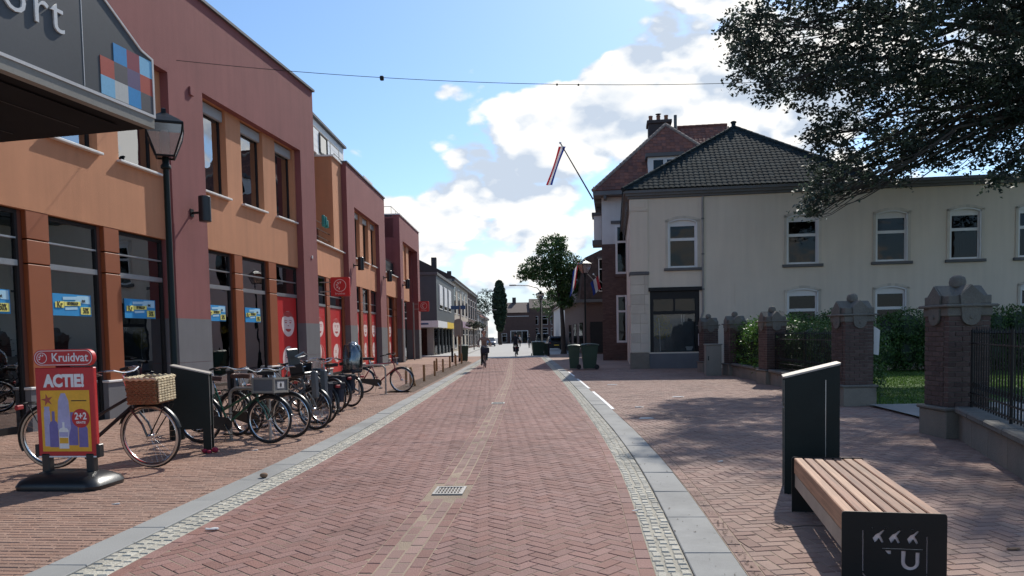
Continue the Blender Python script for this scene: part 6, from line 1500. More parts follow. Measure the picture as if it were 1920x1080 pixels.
# crown volumes in world coordinates (centre, radii)
CR = [((9.34, 26.35, 11.84), (1.51, 2.03, 1.43)), ((11.26, 26.32, 11.61), (1.79, 2.41, 1.70)), ((11.87, 23.20, 10.38), (1.66, 2.24, 1.57)), ((13.87, 23.30, 10.38), (1.66, 2.25, 1.58)), ((17.25, 25.92, 11.17), (1.67, 2.25, 1.58)), ((8.22, 25.58, 10.59), (0.88, 1.18, 0.83)), ((9.78, 25.34, 10.04), (1.12, 1.52, 1.07)), ((10.98, 24.08, 9.09), (1.38, 1.86, 1.31)), ((13.22, 25.12, 9.21), (1.44, 1.94, 1.36)), ((14.99, 25.12, 9.18), (1.53, 2.06, 1.45)), ((16.51, 25.03, 9.29), (1.25, 1.69, 1.19)), ((10.58, 23.55, 7.54), (0.87, 1.18, 0.83)), ((12.22, 24.51, 7.76), (0.91, 1.23, 0.86)), ((9.75, 24.29, 7.70), (0.52, 0.70, 0.49)), ((10.33, 24.95, 6.70), (0.64, 0.87, 0.61)), ((10.29, 25.49, 5.98), (0.47, 0.70, 0.45)), ((11.74, 25.40, 7.13), (0.58, 0.78, 0.55)), ((13.79, 24.90, 7.67), (0.85, 1.15, 0.81)), ((15.00, 24.39, 7.51), (0.78, 1.06, 0.74)), ((13.94, 24.04, 6.85), (0.48, 0.70, 0.46)), ((15.34, 23.57, 6.47), (0.57, 0.77, 0.54)), ((11.45, 23.55, 6.43), (0.20, 0.70, 0.19)), ((7.58, 24.43, 11.44), (0.66, 0.90, 0.63)), ((8.30, 24.14, 9.32), (0.45, 0.70, 0.43)), ((16.58, 24.33, 7.89), (0.87, 1.17, 0.83)), ((13.32, 25.28, 7.30), (0.36, 0.70, 0.34)), ((10.52, 24.55, 6.01), (0.39, 0.70, 0.37)), ((9.95, 24.6, 5.75), (.36, .6, .42)), ((10.1, 24.8, 5.35), (.24, .5, .30)), ((12.9, 24.6, 6.75), (.4, .6, .35)), ((16.0, 24.2, 6.6), (.8, .8, .4)), ((10.5, 25.0, 14.3), (2.2, 2.8, 1.8)), ((13.5, 24.0, 13.4), (2.6, 3.2, 2.2)), ((9.0, 23.0, 13.6), (1.7, 2.2, 1.4)), ((16.5, 24.0, 13.5), (2.6, 3.0, 2.2)), ((19.5, 25.0, 11), (3, 3.2, 3.6)), ((12, 22.0, 16), (2.4, 2.8, 1.6)), ((16, 25, 16.5), (3.2, 3.5, 1.8)), ((20.5, 22, 8.5), (2.5, 2.5, 2.0)), ((14.5, 20.5, 12.8), (2, 2, 1.8)), ((17.5, 21, 10.2), (2, 2, 1.6)), ((11.2, 20.2, 14.2), (1.6, 1.6, 1.4))]
o_ = Vector((19.6, 25.2, 0)); lm = 0
for k, (c, r) in enumerate(CR):
    m = MB(); st = Vector((-.15, .05, min(max(c[2]+.6, 9.0), 11.5))); c_ = Vector(c)-o_; P = limb(m, st, c_+Vector((0, 0, -.1*r[2])), .09+.02*min(r), .02, k, .05)
    rng = random.Random(k)
    for q in range(9):
        s0 = P[rng.randint(3, 6)]; e = c_+Vector((rng.uniform(-1, 1)*r[0], rng.uniform(-1, 1)*r[1], rng.uniform(-1, .8)*r[2]))*.85; limb(m, s0, e, .026, .006, k*31+q, -.05, 5)
    m.build('limb', 'bark', bt, smooth=True)
CC = [tuple(Vector(c)-o_) for c, r in CR]; RR = [r for c, r in CR]
tag(leaves('crown', CC, RR, 105000, .15, 'leaf_beech', bt, 21, shell=.45, flat=.5, aspect=.58, clump=30, csize=.17, droop=.6), kind='stuff')
# street tree
stt = thing('street_tree', 'green street tree beside the far right lamp and parked car', 'tree', (4.4, 63.0, 0), 0)
m = MB(); m.tube([(0, 0, 0), (0, 0, .3), (-.05, 0, 2.5), (-.15, 0, 4.2), (-.5, 0, 6), (-.9, 0, 8.5)], [.30, .22, .18, .15, .10, .03], 10); m.build('trunk', 'bark', stt, smooth=True)
ST = [((-.9, 0, 8.6), (1.2, 1.2, 1.3)), ((-2.4, 0, 7.3), (1.1, 1.1, .9)), ((.3, 0, 7.4), (1.2, 1.3, 1.2)), ((-1.1, -.4, 6.6), (1.5, 1.3, 1.0)), ((.5, .2, 5.8), (1.1, 1.2, .9)), ((-.3, .3, 5.0), (1.0, 1.0, .6)), ((-3.0, 0, 6.6), (.8, .8, .6)), ((.1, 0, 4.4), (.7, .7, .5)), ((1.2, 0, 6.9), (.6, .8, .7)), ((-.3, 0, 9.3), (.6, .6, .7))]
for k, (c, r) in enumerate(ST):
    m = MB(); P = limb(m, (-.1, 0, 3.4+.15*k), c, .07, .015, 100+k, .05); m.build('limb', 'bark', stt, smooth=True)
tag(leaves('crown', [c for c, r in ST], [r for c, r in ST], 14500, .20, 'leaf_green', stt, 31, shell=.55, clump=22, csize=.17), kind='stuff')
# dark columnar conifer
ct = thing('conifer', 'tall dark columnar conifer at the end of the street', 'tree', (-2.2, 150, 0), 0)
MB().tube([(0, 0, 0), (0, 0, 5)], [.35, .25], 8).build('trunk', 'bark', ct)
CO = [((0, 0, 3.5+k*1.05), (1.5*math.sin(.5+2.35*k/9)+.05, 1.5*math.sin(.5+2.35*k/9)+.05, 1.0)) for k in range(9)]
tag(leaves('crown', [c for c, r in CO], [r for c, r in CO], 14000, .38, 'leaf_dark', ct, 41, shell=.8), kind='stuff')
m = MB()
for c, r in CO: m.lathe([(.01, -.8), (r[0]*.85, -.4), (r[0]*.88, .3), (.01, .9)], 10, c)
m.build('inner_twigs', 'leaf_dark', ct)
def small_tree(label, loc, h, w, mat, seed, n=5000, ls=.35):
    t = thing('background_tree', label, 'tree', loc, 0, 'trees far behind the street'); MB().tube([(0, 0, 0), (0, 0, h*.5)], [.2, .1], 8).build('trunk', 'bark', t)
    rng = random.Random(seed); C = [(rng.uniform(-.5, .5)*w, rng.uniform(-.3, .3)*w, h*rng.uniform(.55, .85)) for _ in range(7)]; tag(leaves('crown', C, [(w*.4, w*.4, h*.22)]*7, n, ls, mat, t, seed, shell=.6, clump=8, csize=.3), kind='stuff')
small_tree('rounded green tree behind the far lamp and brick houses', (11.5, 160, 0), 12.5, 8, 'leaf_green', 51); small_tree('low dark tree behind the far white houses on the left', (-9, 190, 0), 13, 7, 'leaf_dark', 52)
small_tree('slim young tree beside the far brick houses on the right', (12.3, 130, 0), 8, 3.2, 'leaf_green', 53, 2500, .3)
# ------------------------------------------------------------------ far end of the street, left row
def simple_window(parent, x0, x1, y, z0, z1, mt='frame_white', bars=1, n=-1):
    """window on an xz wall facing -y"""
    f = MB(); b = .07
    for q in ((x0, x0+b, z0, z1), (x1-b, x1, z0, z1), (x0+b, x1-b, z0, z0+b), (x0+b, x1-b, z1-b, z1)): f.box(q[0], q[1], y-.05, y+.02, q[2], q[3])
    if bars: f.box(x0+b, x1-b, y-.045, y+.015, z0+(z1-z0)*.68-.03, z0+(z1-z0)*.68+.03)
    w = f.build('window', mt, parent); MB().box(x0+b, x1-b, y-.02, y-.005, z0+b, z1-b).build('pane', 'far_glass', w); return w
GB = thing('corner_shop', 'dark grey corner shop with white and yellow fascia beyond the plum buildings', 'building', (-6.12, 62, 0), U2)
# local x along street, y inward; end face towards the camera is x = 0
MB().box(0, 15, 0, 9, 3.0, 6.75).build('upper_wall', 'slate_panel', GB)
MB().box(.3, 14.6, .35, 9, 0, 3.0).build('shop_wall', 'interior_pale', GB)
MB().box(-.12, 15.1, -.12, 9.1, 6.75, 6.98).build('flat_roof', 'trim_grey', GB)
MB().box(-.10, 7.0, -.10, .34, 2.44, 2.99).build('fascia', 'white', GB); MB().box(7.0, 14.0, -.11, .34, 2.44, 2.99).build('fascia', 'yellow', GB)
MB().box(-.10, .3, .35, 9, 2.44, 2.99).build('fascia', 'white', GB); MB().box(-.112, -.101, 2.2, 2.8, 2.52, 2.92).build('fascia_logo', 'sign_blue', GB); MB().box(-.112, -.101, .7, 2.0, 2.66, 2.80).build('fascia_text', 'sign_blue', GB)
m = MB(); m.prism([(-.6, 6.98), (4.5, 10.0), (9.6, 6.98)], .0, 15.5, 'yz'); m.xf(Matrix.Translation((0, 1.5, 0))); m.build('pitched_roof', 'roof_brown', GB)
MB().box(6, 6.6, 4.3, 4.9, 9, 10.6).build('chimney', 'chimney_brick', GB)
# windows on the end face (facing the camera: -x) and on the street side
f = MB()
for q in ((2.6, 2.7), (4.2, 4.3)): f.box(-.05, .02, q[0], q[1], 4.2, 6.2)
for q in (4.2, 6.1, 5.65): f.box(-.05, .02, 2.7, 4.2, q, q+.1)
w = f.build('window', 'frame_white', GB); MB().box(-.02, -.005, 2.7, 4.2, 4.3, 6.1).build('pane', 'far_glass', w)
f = MB()
for q in ((.75, .83), (2.3, 2.38)): f.box(-.05, .02, q[0], q[1], 4.2, 6.2)
f = None
for x in (1.6, 5.2, 8.8):
    w = simple_window(GB, x, x+2.4, 0, 4.0, 6.1); MB().box(x+.1, x+2.3, -.09, -.055, 4.35, 6.0).build('roller_blind', 'white', w)
for x in (.6, 3.4, 6.2, 9.0, 11.8):
    MB().box(x, x+2.3, .30, .345, .25, 2.35).build('shop_pane', 'far_glass', GB); MB().box(x+2.35, x+2.55, .2, .349, 0, 2.43).build('shop_post', 'slate_panel', GB)
for y in (.9, 2.5, 4.1): MB().box(.255, .299, y, y+1.3, .1, 2.35).build('shop_pane', 'far_glass', GB)
def row_house(label, y0, y1, x0, eave, ridge_, wall, roof, wz=((1.0, 2.9), (4.0, 6.0)), shop=None, gable=False):
    t = thing('row_house', label, 'house', (x0, y0, 0), U2, 'houses along the left of the far street'); L = y1-y0
    MB().box(0, L, 0, 9, 0, eave).build('wall', wall, t)
    if gable: m = MB(); m.prism([(0, eave), (L/2, ridge_), (L, eave)], -.15, 9)
    else: m = MB().prism([(-.35, eave), (-.35, eave+.15), (4.5, ridge_), (9.3, eave)], 0, L, 'yz')
    m.build('roof', roof, t); MB().box(L*.6, L*.6+.6, 3, 3.6, ridge_-1.4, ridge_+.9).build('chimney', 'chimney_brick', t)
    MB().box(0, L, -.30, -.001, eave-.25, eave).build('eaves', 'trim_grey', t)
    n = max(2, int(L/4.2))
    for z0, z1 in wz:
        for i in range(n): simple_window(t, L*(i+.2)/n, L*(i+.75)/n, 0, z0, z1)
    if shop: MB().box(.3, L-.3, -.35, -.001, 2.7, 3.4).build('shop_fascia', shop, t)
    return t
row_house('brown brick row house with tall blinds beyond the grey corner shop', 77, 97, -6.0, 7.6, 10.2, 'cream_wall', 'roof_brown', ((.4, 2.6), (4.1, 6.9)), 'pink_sign')
row_house('second brick row house with cream shop front on the far left', 97, 118, -5.9, 7.9, 10.4, 'brown_brick', 'roof_brown', ((.4, 2.6), (4.1, 6.9)), 'cream_wall')
row_house('white plastered gabled house far down the left side', 118, 132, -5.8, 5.8, 9.4, 'white_wall', 'roof_brown', gable=False)
row_house('white low house near the conifer far on the left', 132, 150, -5.7, 5.2, 8.8, 'white_wall', 'roof_red')
row_house('last brown house of the left row before the crossing', 150, 168, -5.6, 5.5, 8.6, 'brown_brick', 'roof_brown')
# far end terrace facing the camera
FT = thing('terrace_block', 'brown brick terrace closing the far end of the street', 'building', (-3.2, 176, 0), 0)
MB().box(0, 9, 0, 10, 0, 7.2).build('wall', 'brown_brick', FT); MB().box(7.6, 20, .6, 10, 0, 8.2).build('wall', 'brown_brick', FT)
m = MB().prism([(-.4, 7.2), (5, 9.8), (10.4, 7.2)], 0, 7.6, 'yz'); m.prism([(.2, 8.2), (5, 10.6), (10.4, 8.2)], 7.6, 20, 'yz'); m.build('roof', 'roof_brown', FT); MB().box(3.6, 4.5, 4.5, 5.5, 9, 11).build('chimney', 'chimney_brick', FT)
for x in (7.9, 10.2, 12.6, 15, 17.4):
    for z in (4.3, 1.5, 6.4):
        if z != 6.4: simple_window(FT, x, x+1.7, .6, z, z+2.0)
for x in (1.0, 5.0): simple_window(FT, x, x+1.2, 0, .3, 2.4)
MB().box(3.0, 7.2, -.1, .0, .0, 3.0).build('door_surround', 'frame_white', FT)
for x in (3.2, 4.5, 5.8): MB().box(x, x+1.2, -.14, -.101, .1, 2.85).build('glass_door', 'far_glass', FT)
MB().box(1.4, 7.4, -.12, -.0, 6.3, 6.42).build('white_gutter', 'frame_white', FT)
RT = thing('row_house', 'green clad and brick houses far on the right of the street', 'house', (9.0, 112, 0), 0); MB().box(0, 10, 0, 50, 0, 7.6).build('wall', 'brown_brick', RT); MB().prism([(-.3, 7.6), (5, 10.4), (10.3, 7.6)], -.2, 50).build('roof', 'roof_brown', RT)
for z in (1, 4.2): 
    for x in (.8, 3.4, 6.2): simple_window(RT, x, x+1.5, 0, z, z+1.9)
# dark brick shop with flags beyond the brown house
FS = thing('flag_house', 'dark brick house with hung tiles and two flags beyond the brown house', 'house', (6.05, 60, 0), 0)
MB().box(0, 9, 0, 24, 0, 4.4).build('wall', 'brown_brick', FS); MB().prism([(-.5, 4.4), (-.1, 7.7), (1.2, 8.3), (9, 8.3), (9, 4.4)], -.05, 24.1).build('hung_tiles', 'roof_brown', FS)
m = MB()
for z in np.arange(4.5, 8.2, .3):
    for x in np.arange(-.35, 3.6, .26):
        if z+.28 < 4.4+(x+.5)*8.2 and z+.28 < 7.7+(x+.1)*.46: m.box(x+.01, x+.25, -.10, -.051, z, z+.28)
tag(m.build('tile_hanging', 'roof_brown', FS), kind='stuff')
simple_window(FS, 1.0, 1.75, -.1, 5.0, 7.6); MB().box(.9, 1.9, -.22, -.06, 7.6, 7.75).build('window_hood', 'trim_grey', FS); MB().box(-.9, 2.6, -.7, -.051, 4.15, 4.38).build('canopy', 'trim_grey', FS); MB().box(.3, 1.3, -.06, -.001, .1, 2.6).build('dark_door', 'dark_frame', FS); MB().box(2.0, 3.2, -.06, -.001, .1, 2.6).build('shop_pane', 'far_glass', FS)
for y in (3, 9, 15): MB().box(-.05, -.001, y, y+3, .4, 2.6).build('shop_pane', 'far_glass', FS)
row2 = thing('row_house', 'pale low house past the flag house on the right', 'house', (6.3, 86, 0), 0); MB().box(0, 8, 0, 24, 0, 5.2).build('wall', 'white_wall', row2); MB().prism([(-.3, 5.2), (4, 8.4), (8.3, 5.2)], -.2, 24.2).build('roof', 'roof_brown', row2)
for z in (.9, 3.1): simple_window(row2, .5, 1.6, 0, z, z+1.6)
# ------------------------------------------------------------------ flags
def flag_pole(name, label, base, tip, flag):
    """pole from base to tip with the tricolour hanging from its tip"""
    t = thing(name, label, 'flag', base, 0); d = Vector(tip)-Vector(base); MB().tube([(0, 0, 0), d], [.045, .03], 8).build('pole', flag.get('pole', 'trim_grey'), t); MB().lathe([(0, -.07), (.06, -.04), (.07, 0), (.06, .04), (0, .07)], 10, tuple(d)).build('pole_knob', 'white', t)
    P0 = d*flag['at']; w, h, dx = flag['w'], flag['h'], flag['dx']
    cloth = None; stripes = ('flag_red', 'flag_white', 'flag_blue')
    for s_ in range(3):
        m = MB(); V = []; n = 10; k = 4
        for i in range(n+1):
            for j in range(k+1):
                u = (s_+j/k)/3; v = i/n; x = dx*v+w*(u-.5)*(1-.35*math.sin(v*PI*.9)*flag.get('fold', .6))*flag.get('dirx', 1); y = .10*math.sin(u*9+v*4)*flag.get('wave', 1); V.append((P0.x+x, P0.y+y, P0.z-h*v-flag.get('slant', 0)*u))
        m.add(V, [(i*(k+1)+j, i*(k+1)+j+1, (i+1)*(k+1)+j+1, (i+1)*(k+1)+j) for i in range(n) for j in range(k)]); m.build('flag_stripe', stripes[s_], t, smooth=True)
flag_pole('flag_pole', 'long flag pole with narrow drooping pennant above the brown house', (4.93, 44.1, 9.45), (2.96, 42.6, 12.35), dict(at=.94, w=.40, h=2.15, dx=-.78, fold=.9, wave=.6))
flag_pole('flag_pole', 'left red white blue flag on a pole at the dark flag house', (7.3, 59.9, 5.2), (5.05, 58.6, 7.4), dict(at=.95, w=.5, h=2.0, dx=-.3, fold=.5, pole='galv', slant=.8, dirx=-1))
flag_pole('flag_pole', 'right blue and white flag at the dark flag house behind the lamp', (8.1, 59.9, 4.9), (6.55, 59.0, 6.3), dict(at=.95, w=.65, h=1.0, dx=.2, fold=.3, pole='galv', slant=.6, dirx=-1))
# ------------------------------------------------------------------ wheelie bins
def wheelie(label, loc, rz, w=.56, d=.62, h=1.05):
    t = thing('wheelie_bin', label, 'bin', loc, rz, 'green wheelie bins'); m = MB(); a, b = .40, .5
    V = [(-w/2*.80, -d/2*.75, .04), (w/2*.80, -d/2*.75, .04), (w/2*.80, d/2*.72, .04), (-w/2*.80, d/2*.72, .04), (-w/2, -d/2, h-.10), (w/2, -d/2, h-.10), (w/2, d/2, h-.10), (-w/2, d/2, h-.10)]
    m.add(V, [(0, 3, 2, 1), (0, 1, 5, 4), (1, 2, 6, 5), (2, 3, 7, 6), (3, 0, 4, 7), (4, 5, 6, 7)]); m.build('bin_body', 'bin_green', t)
    MB().bbox(-w/2-.02, w/2+.02, -d/2-.02, d/2+.02, h-.10, h-.06, .01).build('rim', 'bin_green', t)
    m = MB(); n = 6; V = []
    for i in range(n+1):
        u = i/n; y = -d/2-.03+(d+.06)*u; z = h-.055+.06*math.sin(u*PI*.8+.3)
        V += [(-w/2-.03, y, z-.02), (-w/2+.05, y, z+.02), (w/2-.05, y, z+.02), (w/2+.03, y, z-.02)]
    m.add(V, [(i*4+j, i*4+j+1, i*4+j+5, i*4+j+4) for i in range(n) for j in range(3)]); m.build('lid', 'bin_green', t, smooth=True)
    MB().tube([(-w/2+.04, d/2+.06, h-.06), (w/2-.04, d/2+.06, h-.06)], .018, 8).build('handle', 'bin_green', t)
    for s_ in (-1, 1): MB().lathe([(0, -.03), (.10, -.03), (.11, 0), (.10, .03), (0, .03)], 16, (s_*(w/2-.02), d/2-.06, .11), 'x').build('wheel', 'rubber', t, smooth=True)
wheelie('left narrower green wheelie bin on the right pavement', (2.80, 33.4, .008), R(-95), .5, .52, 1.10); wheelie('right wider green wheelie bin on the right pavement', (3.45, 33.1, .008), R(-92), .66, .72, 1.13)
wheelie('big far green bin at the right road edge', (2.05, 58, .0), R(5), .95, .8, 1.12); wheelie('dark far bin behind the big far green bin', (2.75, 58.6, 0), R(0), .5, .55, 1.0); wheelie('far green bin by the flower post on the left', (-3.05, 47.5, 0), R(20), .5, .55, 1.05)
# ------------------------------------------------------------------ cars
def car(label, loc, rz, paint, van=False):
    t = thing('parked_car', label, 'car', loc, rz, 'cars parked at the far end')
    L, W, H = (4.2, 1.76, 1.48) if not van else (4.8, 1.9, 1.95)
    pr = [(-L/2, .45), (-L/2+.02, .85), (-L/2+.15, .95), (L*.18, .98), (L/2-.25, .80), (L/2, .62), (L/2, .35), (L/2-.2, .22), (-L/2+.15, .22)]
    m = MB()
    ks = ((-1, .94), (-.86, 1.0), (.86, 1.0), (1, .94)); V = []
    for s_, f in ks: V += [(x*f if f < 1 else x, s_*W/2, (z-.5)*f+.5) for x, z in pr]
    n = len(pr); m.add(V, [(i*n+j, i*n+(j+1) % n, (i+1)*n+(j+1) % n, (i+1)*n+j) for i in range(3) for j in range(n)]+[tuple(range(n-1, -1, -1)), tuple(3*n+j for j in range(n))]); m.build('body', paint, t, smooth=True)
    c0 = [(-L/2+.06, .95), (-L/2+(.35 if not van else .12), H-.06), (-L/2+.7, H), (L*.04, H), (L*.24, .97)]
    V = []
    for s_, f in ((-1, .80), (1, .80)): V += [(x, s_*W/2*(.97 if z < 1 else .78), z) for x, z in c0]
    n = len(c0); m = MB(); m.add(V, [tuple(range(n)), tuple(range(2*n-1, n-1, -1))]+[(j, (j+1) % n, n+(j+1) % n, n+j) for j in range(n)]); m.build('cabin', 'far_glass' if False else 'car_dark', t)
    MB().bbox(-L/2+.5, L*.06, -W/2*.76, W/2*.76, H-.03, H+.02, .02).build('roof', paint, t)
    MB().bbox(-L/2+.08, -L/2+.14, -W*.33, W*.33, 1.0, H-.12, .005).build('rear_window', 'far_glass', t)
    for x in (-L/2+.78, L/2-.82):
        for s_ in (-1, 1):
            w = MB().lathe([(0, -.1), (.30, -.1), (.32, 0), (.30, .1), (0, .1)], 18, (x, s_*(W/2-.10), .32), 'y').build('wheel', 'rubber', t, smooth=True); MB().lathe([(0, -.012), (.19, -.012), (.19, .012), (0, .012)], 14, (x, s_*(W/2+.0), .32), 'y').build('rim', 'alu', w)
    for s_ in (-1, 1):
        MB().bbox(-L/2-.02, -L/2+.04, s_*W*.40-.09, s_*W*.40+.09, .72, .86, .01).build('tail_light', 'red_deep', t); MB().bbox(L/2-.12, L/2+.01, s_*W*.36-.14, s_*W*.36+.14, .60, .72, .01).build('headlight', 'alu', t)
    MB().box(-L/2-.012, -L/2-.001, -.26, .26, .50, .61).build('number_plate', 'yellow', t); MB().box(L/2+.001, L/2+.012, -.26, .26, .40, .51).build('number_plate', 'yellow', t)
car('dark parked car by the trunk of the street tree', (4.75, 82, 0), R(92), 'car_dark'); car('pale blue van parked further down on the right', (4.3, 104, 0), R(90), 'car_pale', True); car('dark blue car parked far on the left by the white houses', (-3.6, 126, 0), R(-88), 'car_blue')
# ------------------------------------------------------------------ people
def person(name, label, loc, rz, J, E, cols, head, hair=None, helmet=None, group=None):
    """J: joint -> (pos, radius); E: (a, b, material index); one continuous skinned body"""
    names = list(J); idx = {n: i for i, n in enumerate(names)}
    me = bpy.data.meshes.new('body'); me.from_pydata([J[n][0] for n in names], [(idx[a], idx[b]) for a, b, _ in E], [])
    o = bpy.data.objects.new('body_tmp', me); col.objects.link(o); sk = o.modifiers.new('s', 'SKIN'); sk.use_smooth_shade = True
    for n in names:
        sv = me.skin_vertices[0].data[idx[n]]; r = J[n][1]; sv.radius = r if isinstance(r, tuple) else (r, r); sv.use_root = (n == names[0])
    ss = o.modifiers.new('u', 'SUBSURF'); ss.levels = ss.render_levels = 2
    bpy.context.view_layer.update(); m2 = bpy.data.meshes.new_from_object(o.evaluated_get(bpy.context.evaluated_depsgraph_get())); bpy.data.objects.remove(o)
    m2.materials.clear()
    for c in cols: m2.materials.append(MAT[c])
    seg = [(Vector(J[a][0]), Vector(J[b][0]), k) for a, b, k in E]
    for p in m2.polygons:
        best = None
        for a, b, k in seg:
            d = b-a; t_ = max(0, min(1, (p.center-a).dot(d)/max(d.length_squared, 1e-9))); q = (a+d*t_-p.center).length
            if best is None or q < best[0]: best = (q, k)
        p.material_index = best[1]; p.use_smooth = True
    t = thing(name, label, 'person', loc, rz, group); link('body', m2, t)
    hx, hy, hz, hr = head
    h = MB().lathe([(0, -1.18), (.42, -1.05), (.66, -.75), (.80, -.3), (.86, .1), (.84, .5), (.66, .85), (.35, 1.05), (0, 1.12)], 16, (0, 0, 0)); h.xf(Matrix.Translation((hx, hy, hz)) @ Matrix.Diagonal((hr*1.05, hr*.95, hr, 1))); hd = h.build('head', 'skin', t, smooth=True)
    for s_ in (-1, 1):
        MB().lathe([(0, -.018), (.018, 0), (0, .018)], 8, (hx+hr*.80, hy+s_*hr*.34, hz+.01)).build('eye', 'ink', hd); MB().lathe([(0, -.03), (.016, 0), (0, .03)], 8, (hx, hy+s_*hr*.83, hz-.01)).build('ear', 'skin', hd)
    m = MB(); m.add([(hx+hr*.82, hy-.014, hz-.035), (hx+hr*.82, hy+.014, hz-.035), (hx+hr*1.05, hy, hz-.03), (hx+hr*.84, hy, hz+.02)], [(0, 1, 2), (0, 2, 3), (1, 3, 2)]); m.build('nose', 'skin', hd); MB().box(hx+hr*.72, hx+hr*.80, hy-.022, hy+.022, hz-.068, hz-.058).build('mouth', 'red_deep', hd)
    if hair:
        m = MB().lathe([(.80, -.65), (.98, -.2), (1.02, .25), (.92, .75), (.55, 1.12), (0, 1.22)], 16, (0, 0, 0)); m.xf(Matrix.Translation((hx-hr*.24, hy, hz+.01)) @ Matrix.Diagonal((hr*.98, hr*1.02, hr, 1))); m.build('hair', hair, t, smooth=True)
    return t
def hand(t, pos, fwd, mt='skin'):
    p = Vector(pos); f = Vector(fwd).normalized()
    for k, (dx, l) in enumerate(((-.03, .06), (-.01, .07), (.012, .07), (.033, .055))):
        MB().tube([p+Vector((0, dx, 0)), p+Vector((0, dx, 0))+f*l*.6, p+Vector((0, dx, -.03))+f*l], [.010, .010, .008], 6).build('finger', mt, t, smooth=True)
    MB().tube([p+Vector((0, .03, 0)), p+Vector((.02, .06, -.005)), p+f*.04+Vector((0, .05, -.02))], [.012, .011, .009], 6).build('thumb', mt, t, smooth=True)
def rider_joints(lean=.12):
    J = {'pel': ((-.30, 0, 1.02), (.15, .13)), 'waist': ((-.27, 0, 1.18), (.14, .11)), 'chest': ((-.20+lean, 0, 1.40), (.165, .12)), 'neck': ((-.16+lean, 0, 1.56), .055), 'nk2': ((-.13+lean, 0, 1.63), .05)}
    E = [('pel', 'waist', 1), ('waist', 'chest', 1), ('chest', 'neck', 1), ('neck', 'nk2', 0)]
    for s_, nm, kx, kz, fx, fz in ((1, 'l', .13, .86, .02, .42), (-1, 'r', .02, .66, -.16, .16)):
        J[nm+'hip'] = ((-.26, s_*.10, .96), .105); J[nm+'knee'] = ((kx, s_*.12, kz), .068); J[nm+'ank'] = ((fx-.06, s_*.13, fz), .042); J[nm+'toe'] = ((fx+.10, s_*.14, fz-.05), .036)
        E += [('pel', nm+'hip', 2), (nm+'hip', nm+'knee', 2), (nm+'knee', nm+'ank', 2), (nm+'ank', nm+'toe', 3)]
        J[nm+'sh'] = ((-.20+lean, s_*.20, 1.45), .062); J[nm+'elb'] = ((-.08+lean, s_*.31, 1.22), .046); J[nm+'wri'] = ((.16, s_*.29, 1.10), .030); J[nm+'pal'] = ((.20, s_*.285, 1.09), .034)
        E += [('chest', nm+'sh', 1), (nm+'sh', nm+'elb', 1), (nm+'elb', nm+'wri', 1), (nm+'wri', nm+'pal', 0)]
    return J, E
J, E = rider_joints()
bpy_c = bicycle('black bicycle ridden by the woman coming up the street', (-1.36, 37.4, 0.01), R(-84), 'bike_black', group='bicycles being ridden')
p = person('person', 'person in beige knit top and dark trousers cycling towards the viewer', (-1.36, 37.4, 0.01), R(-84), J, E, ('skin', 'knit', 'dark_cloth', 'ink'), (-.02, 0, 1.73, .115), 'hair_brown')
for s_ in (-1, 1): hand(p, (.20, s_*.285, 1.09), (1, 0, -.4))
MB().lathe([(0, .0), (.06, .01), (.07, .05), (.04, .10), (0, .11)], 10, (-.07, 0, 1.84)).build('hair_bun', 'hair_brown', p, smooth=True)
m = MB(); m.bbox(.44, .68, -.20, .20, .72, 1.0, .03); tag(m.build('front_bag', 'navy', bpy_c), None)
bag = bicycle('black bicycle with dark panniers ridden away down the street', (.32, 57.4, 0.004), R(92), 'bike_black', bags=True, group='bicycles being ridden')
J, E = rider_joints(.10); p = person('person', 'person in dark clothes cycling away from the viewer', (.32, 57.4, 0.004), R(92), J, E, ('skin', 'dark_cloth', 'dark_cloth', 'ink'), (-.03, 0, 1.73, .115), 'hair_dark')
for s_ in (-1, 1): hand(p, (.20, s_*.285, 1.09), (1, 0, -.4))
def walker(label, loc, rz, top, legs, hair):
    J = {'pel': ((0, 0, .95), (.14, .12)), 'waist': ((0, 0, 1.12), (.13, .10)), 'chest': ((.01, 0, 1.36), (.16, .11)), 'neck': ((.02, 0, 1.50), .052), 'nk2': ((.03, 0, 1.56), .05)}; E = [('pel', 'waist', 1), ('waist', 'chest', 1), ('chest', 'neck', 1), ('neck', 'nk2', 0)]
    for s_, nm, st in ((1, 'l', .18), (-1, 'r', -.16)):
        J[nm+'hip'] = ((0, s_*.09, .90), .10); J[nm+'knee'] = ((st*.6+.03, s_*.09, .50), .062); J[nm+'ank'] = ((st, s_*.09, .09), .04); J[nm+'toe'] = ((st+.15, s_*.10, .04), .034); E += [('pel', nm+'hip', 2), (nm+'hip', nm+'knee', 2), (nm+'knee', nm+'ank', 2), (nm+'ank', nm+'toe', 3)]
        J[nm+'sh'] = ((0, s_*.19, 1.40), .058); J[nm+'elb'] = ((-st*.4-.03, s_*.24, 1.12), .042); J[nm+'wri'] = ((-st*.9+.03, s_*.25, .88), .028); J[nm+'pal'] = ((-st*.95+.04, s_*.25, .80), .032); E += [('chest', nm+'sh', 1), (nm+'sh', nm+'elb', 1), (nm+'elb', nm+'wri', 1), (nm+'wri', nm+'pal', 0)]
    p = person('person', label, loc, rz, J, E, ('skin', top, legs, 'ink'), (.035, 0, 1.66, .112), hair)
    for s_, st in ((1, .18), (-1, -.16)): hand(p, (-st*.95+.04, s_*.25, .78), (.1, 0, -1))
walker('person in pale top walking far down the street', (1.25, 112, 0), R(-90), 'pale_cloth', 'dark_cloth', 'hair_dark'); walker('person in dark clothes walking far off beside the road', (2.35, 98, 0), R(80), 'dark_cloth', 'navy', 'hair_dark')
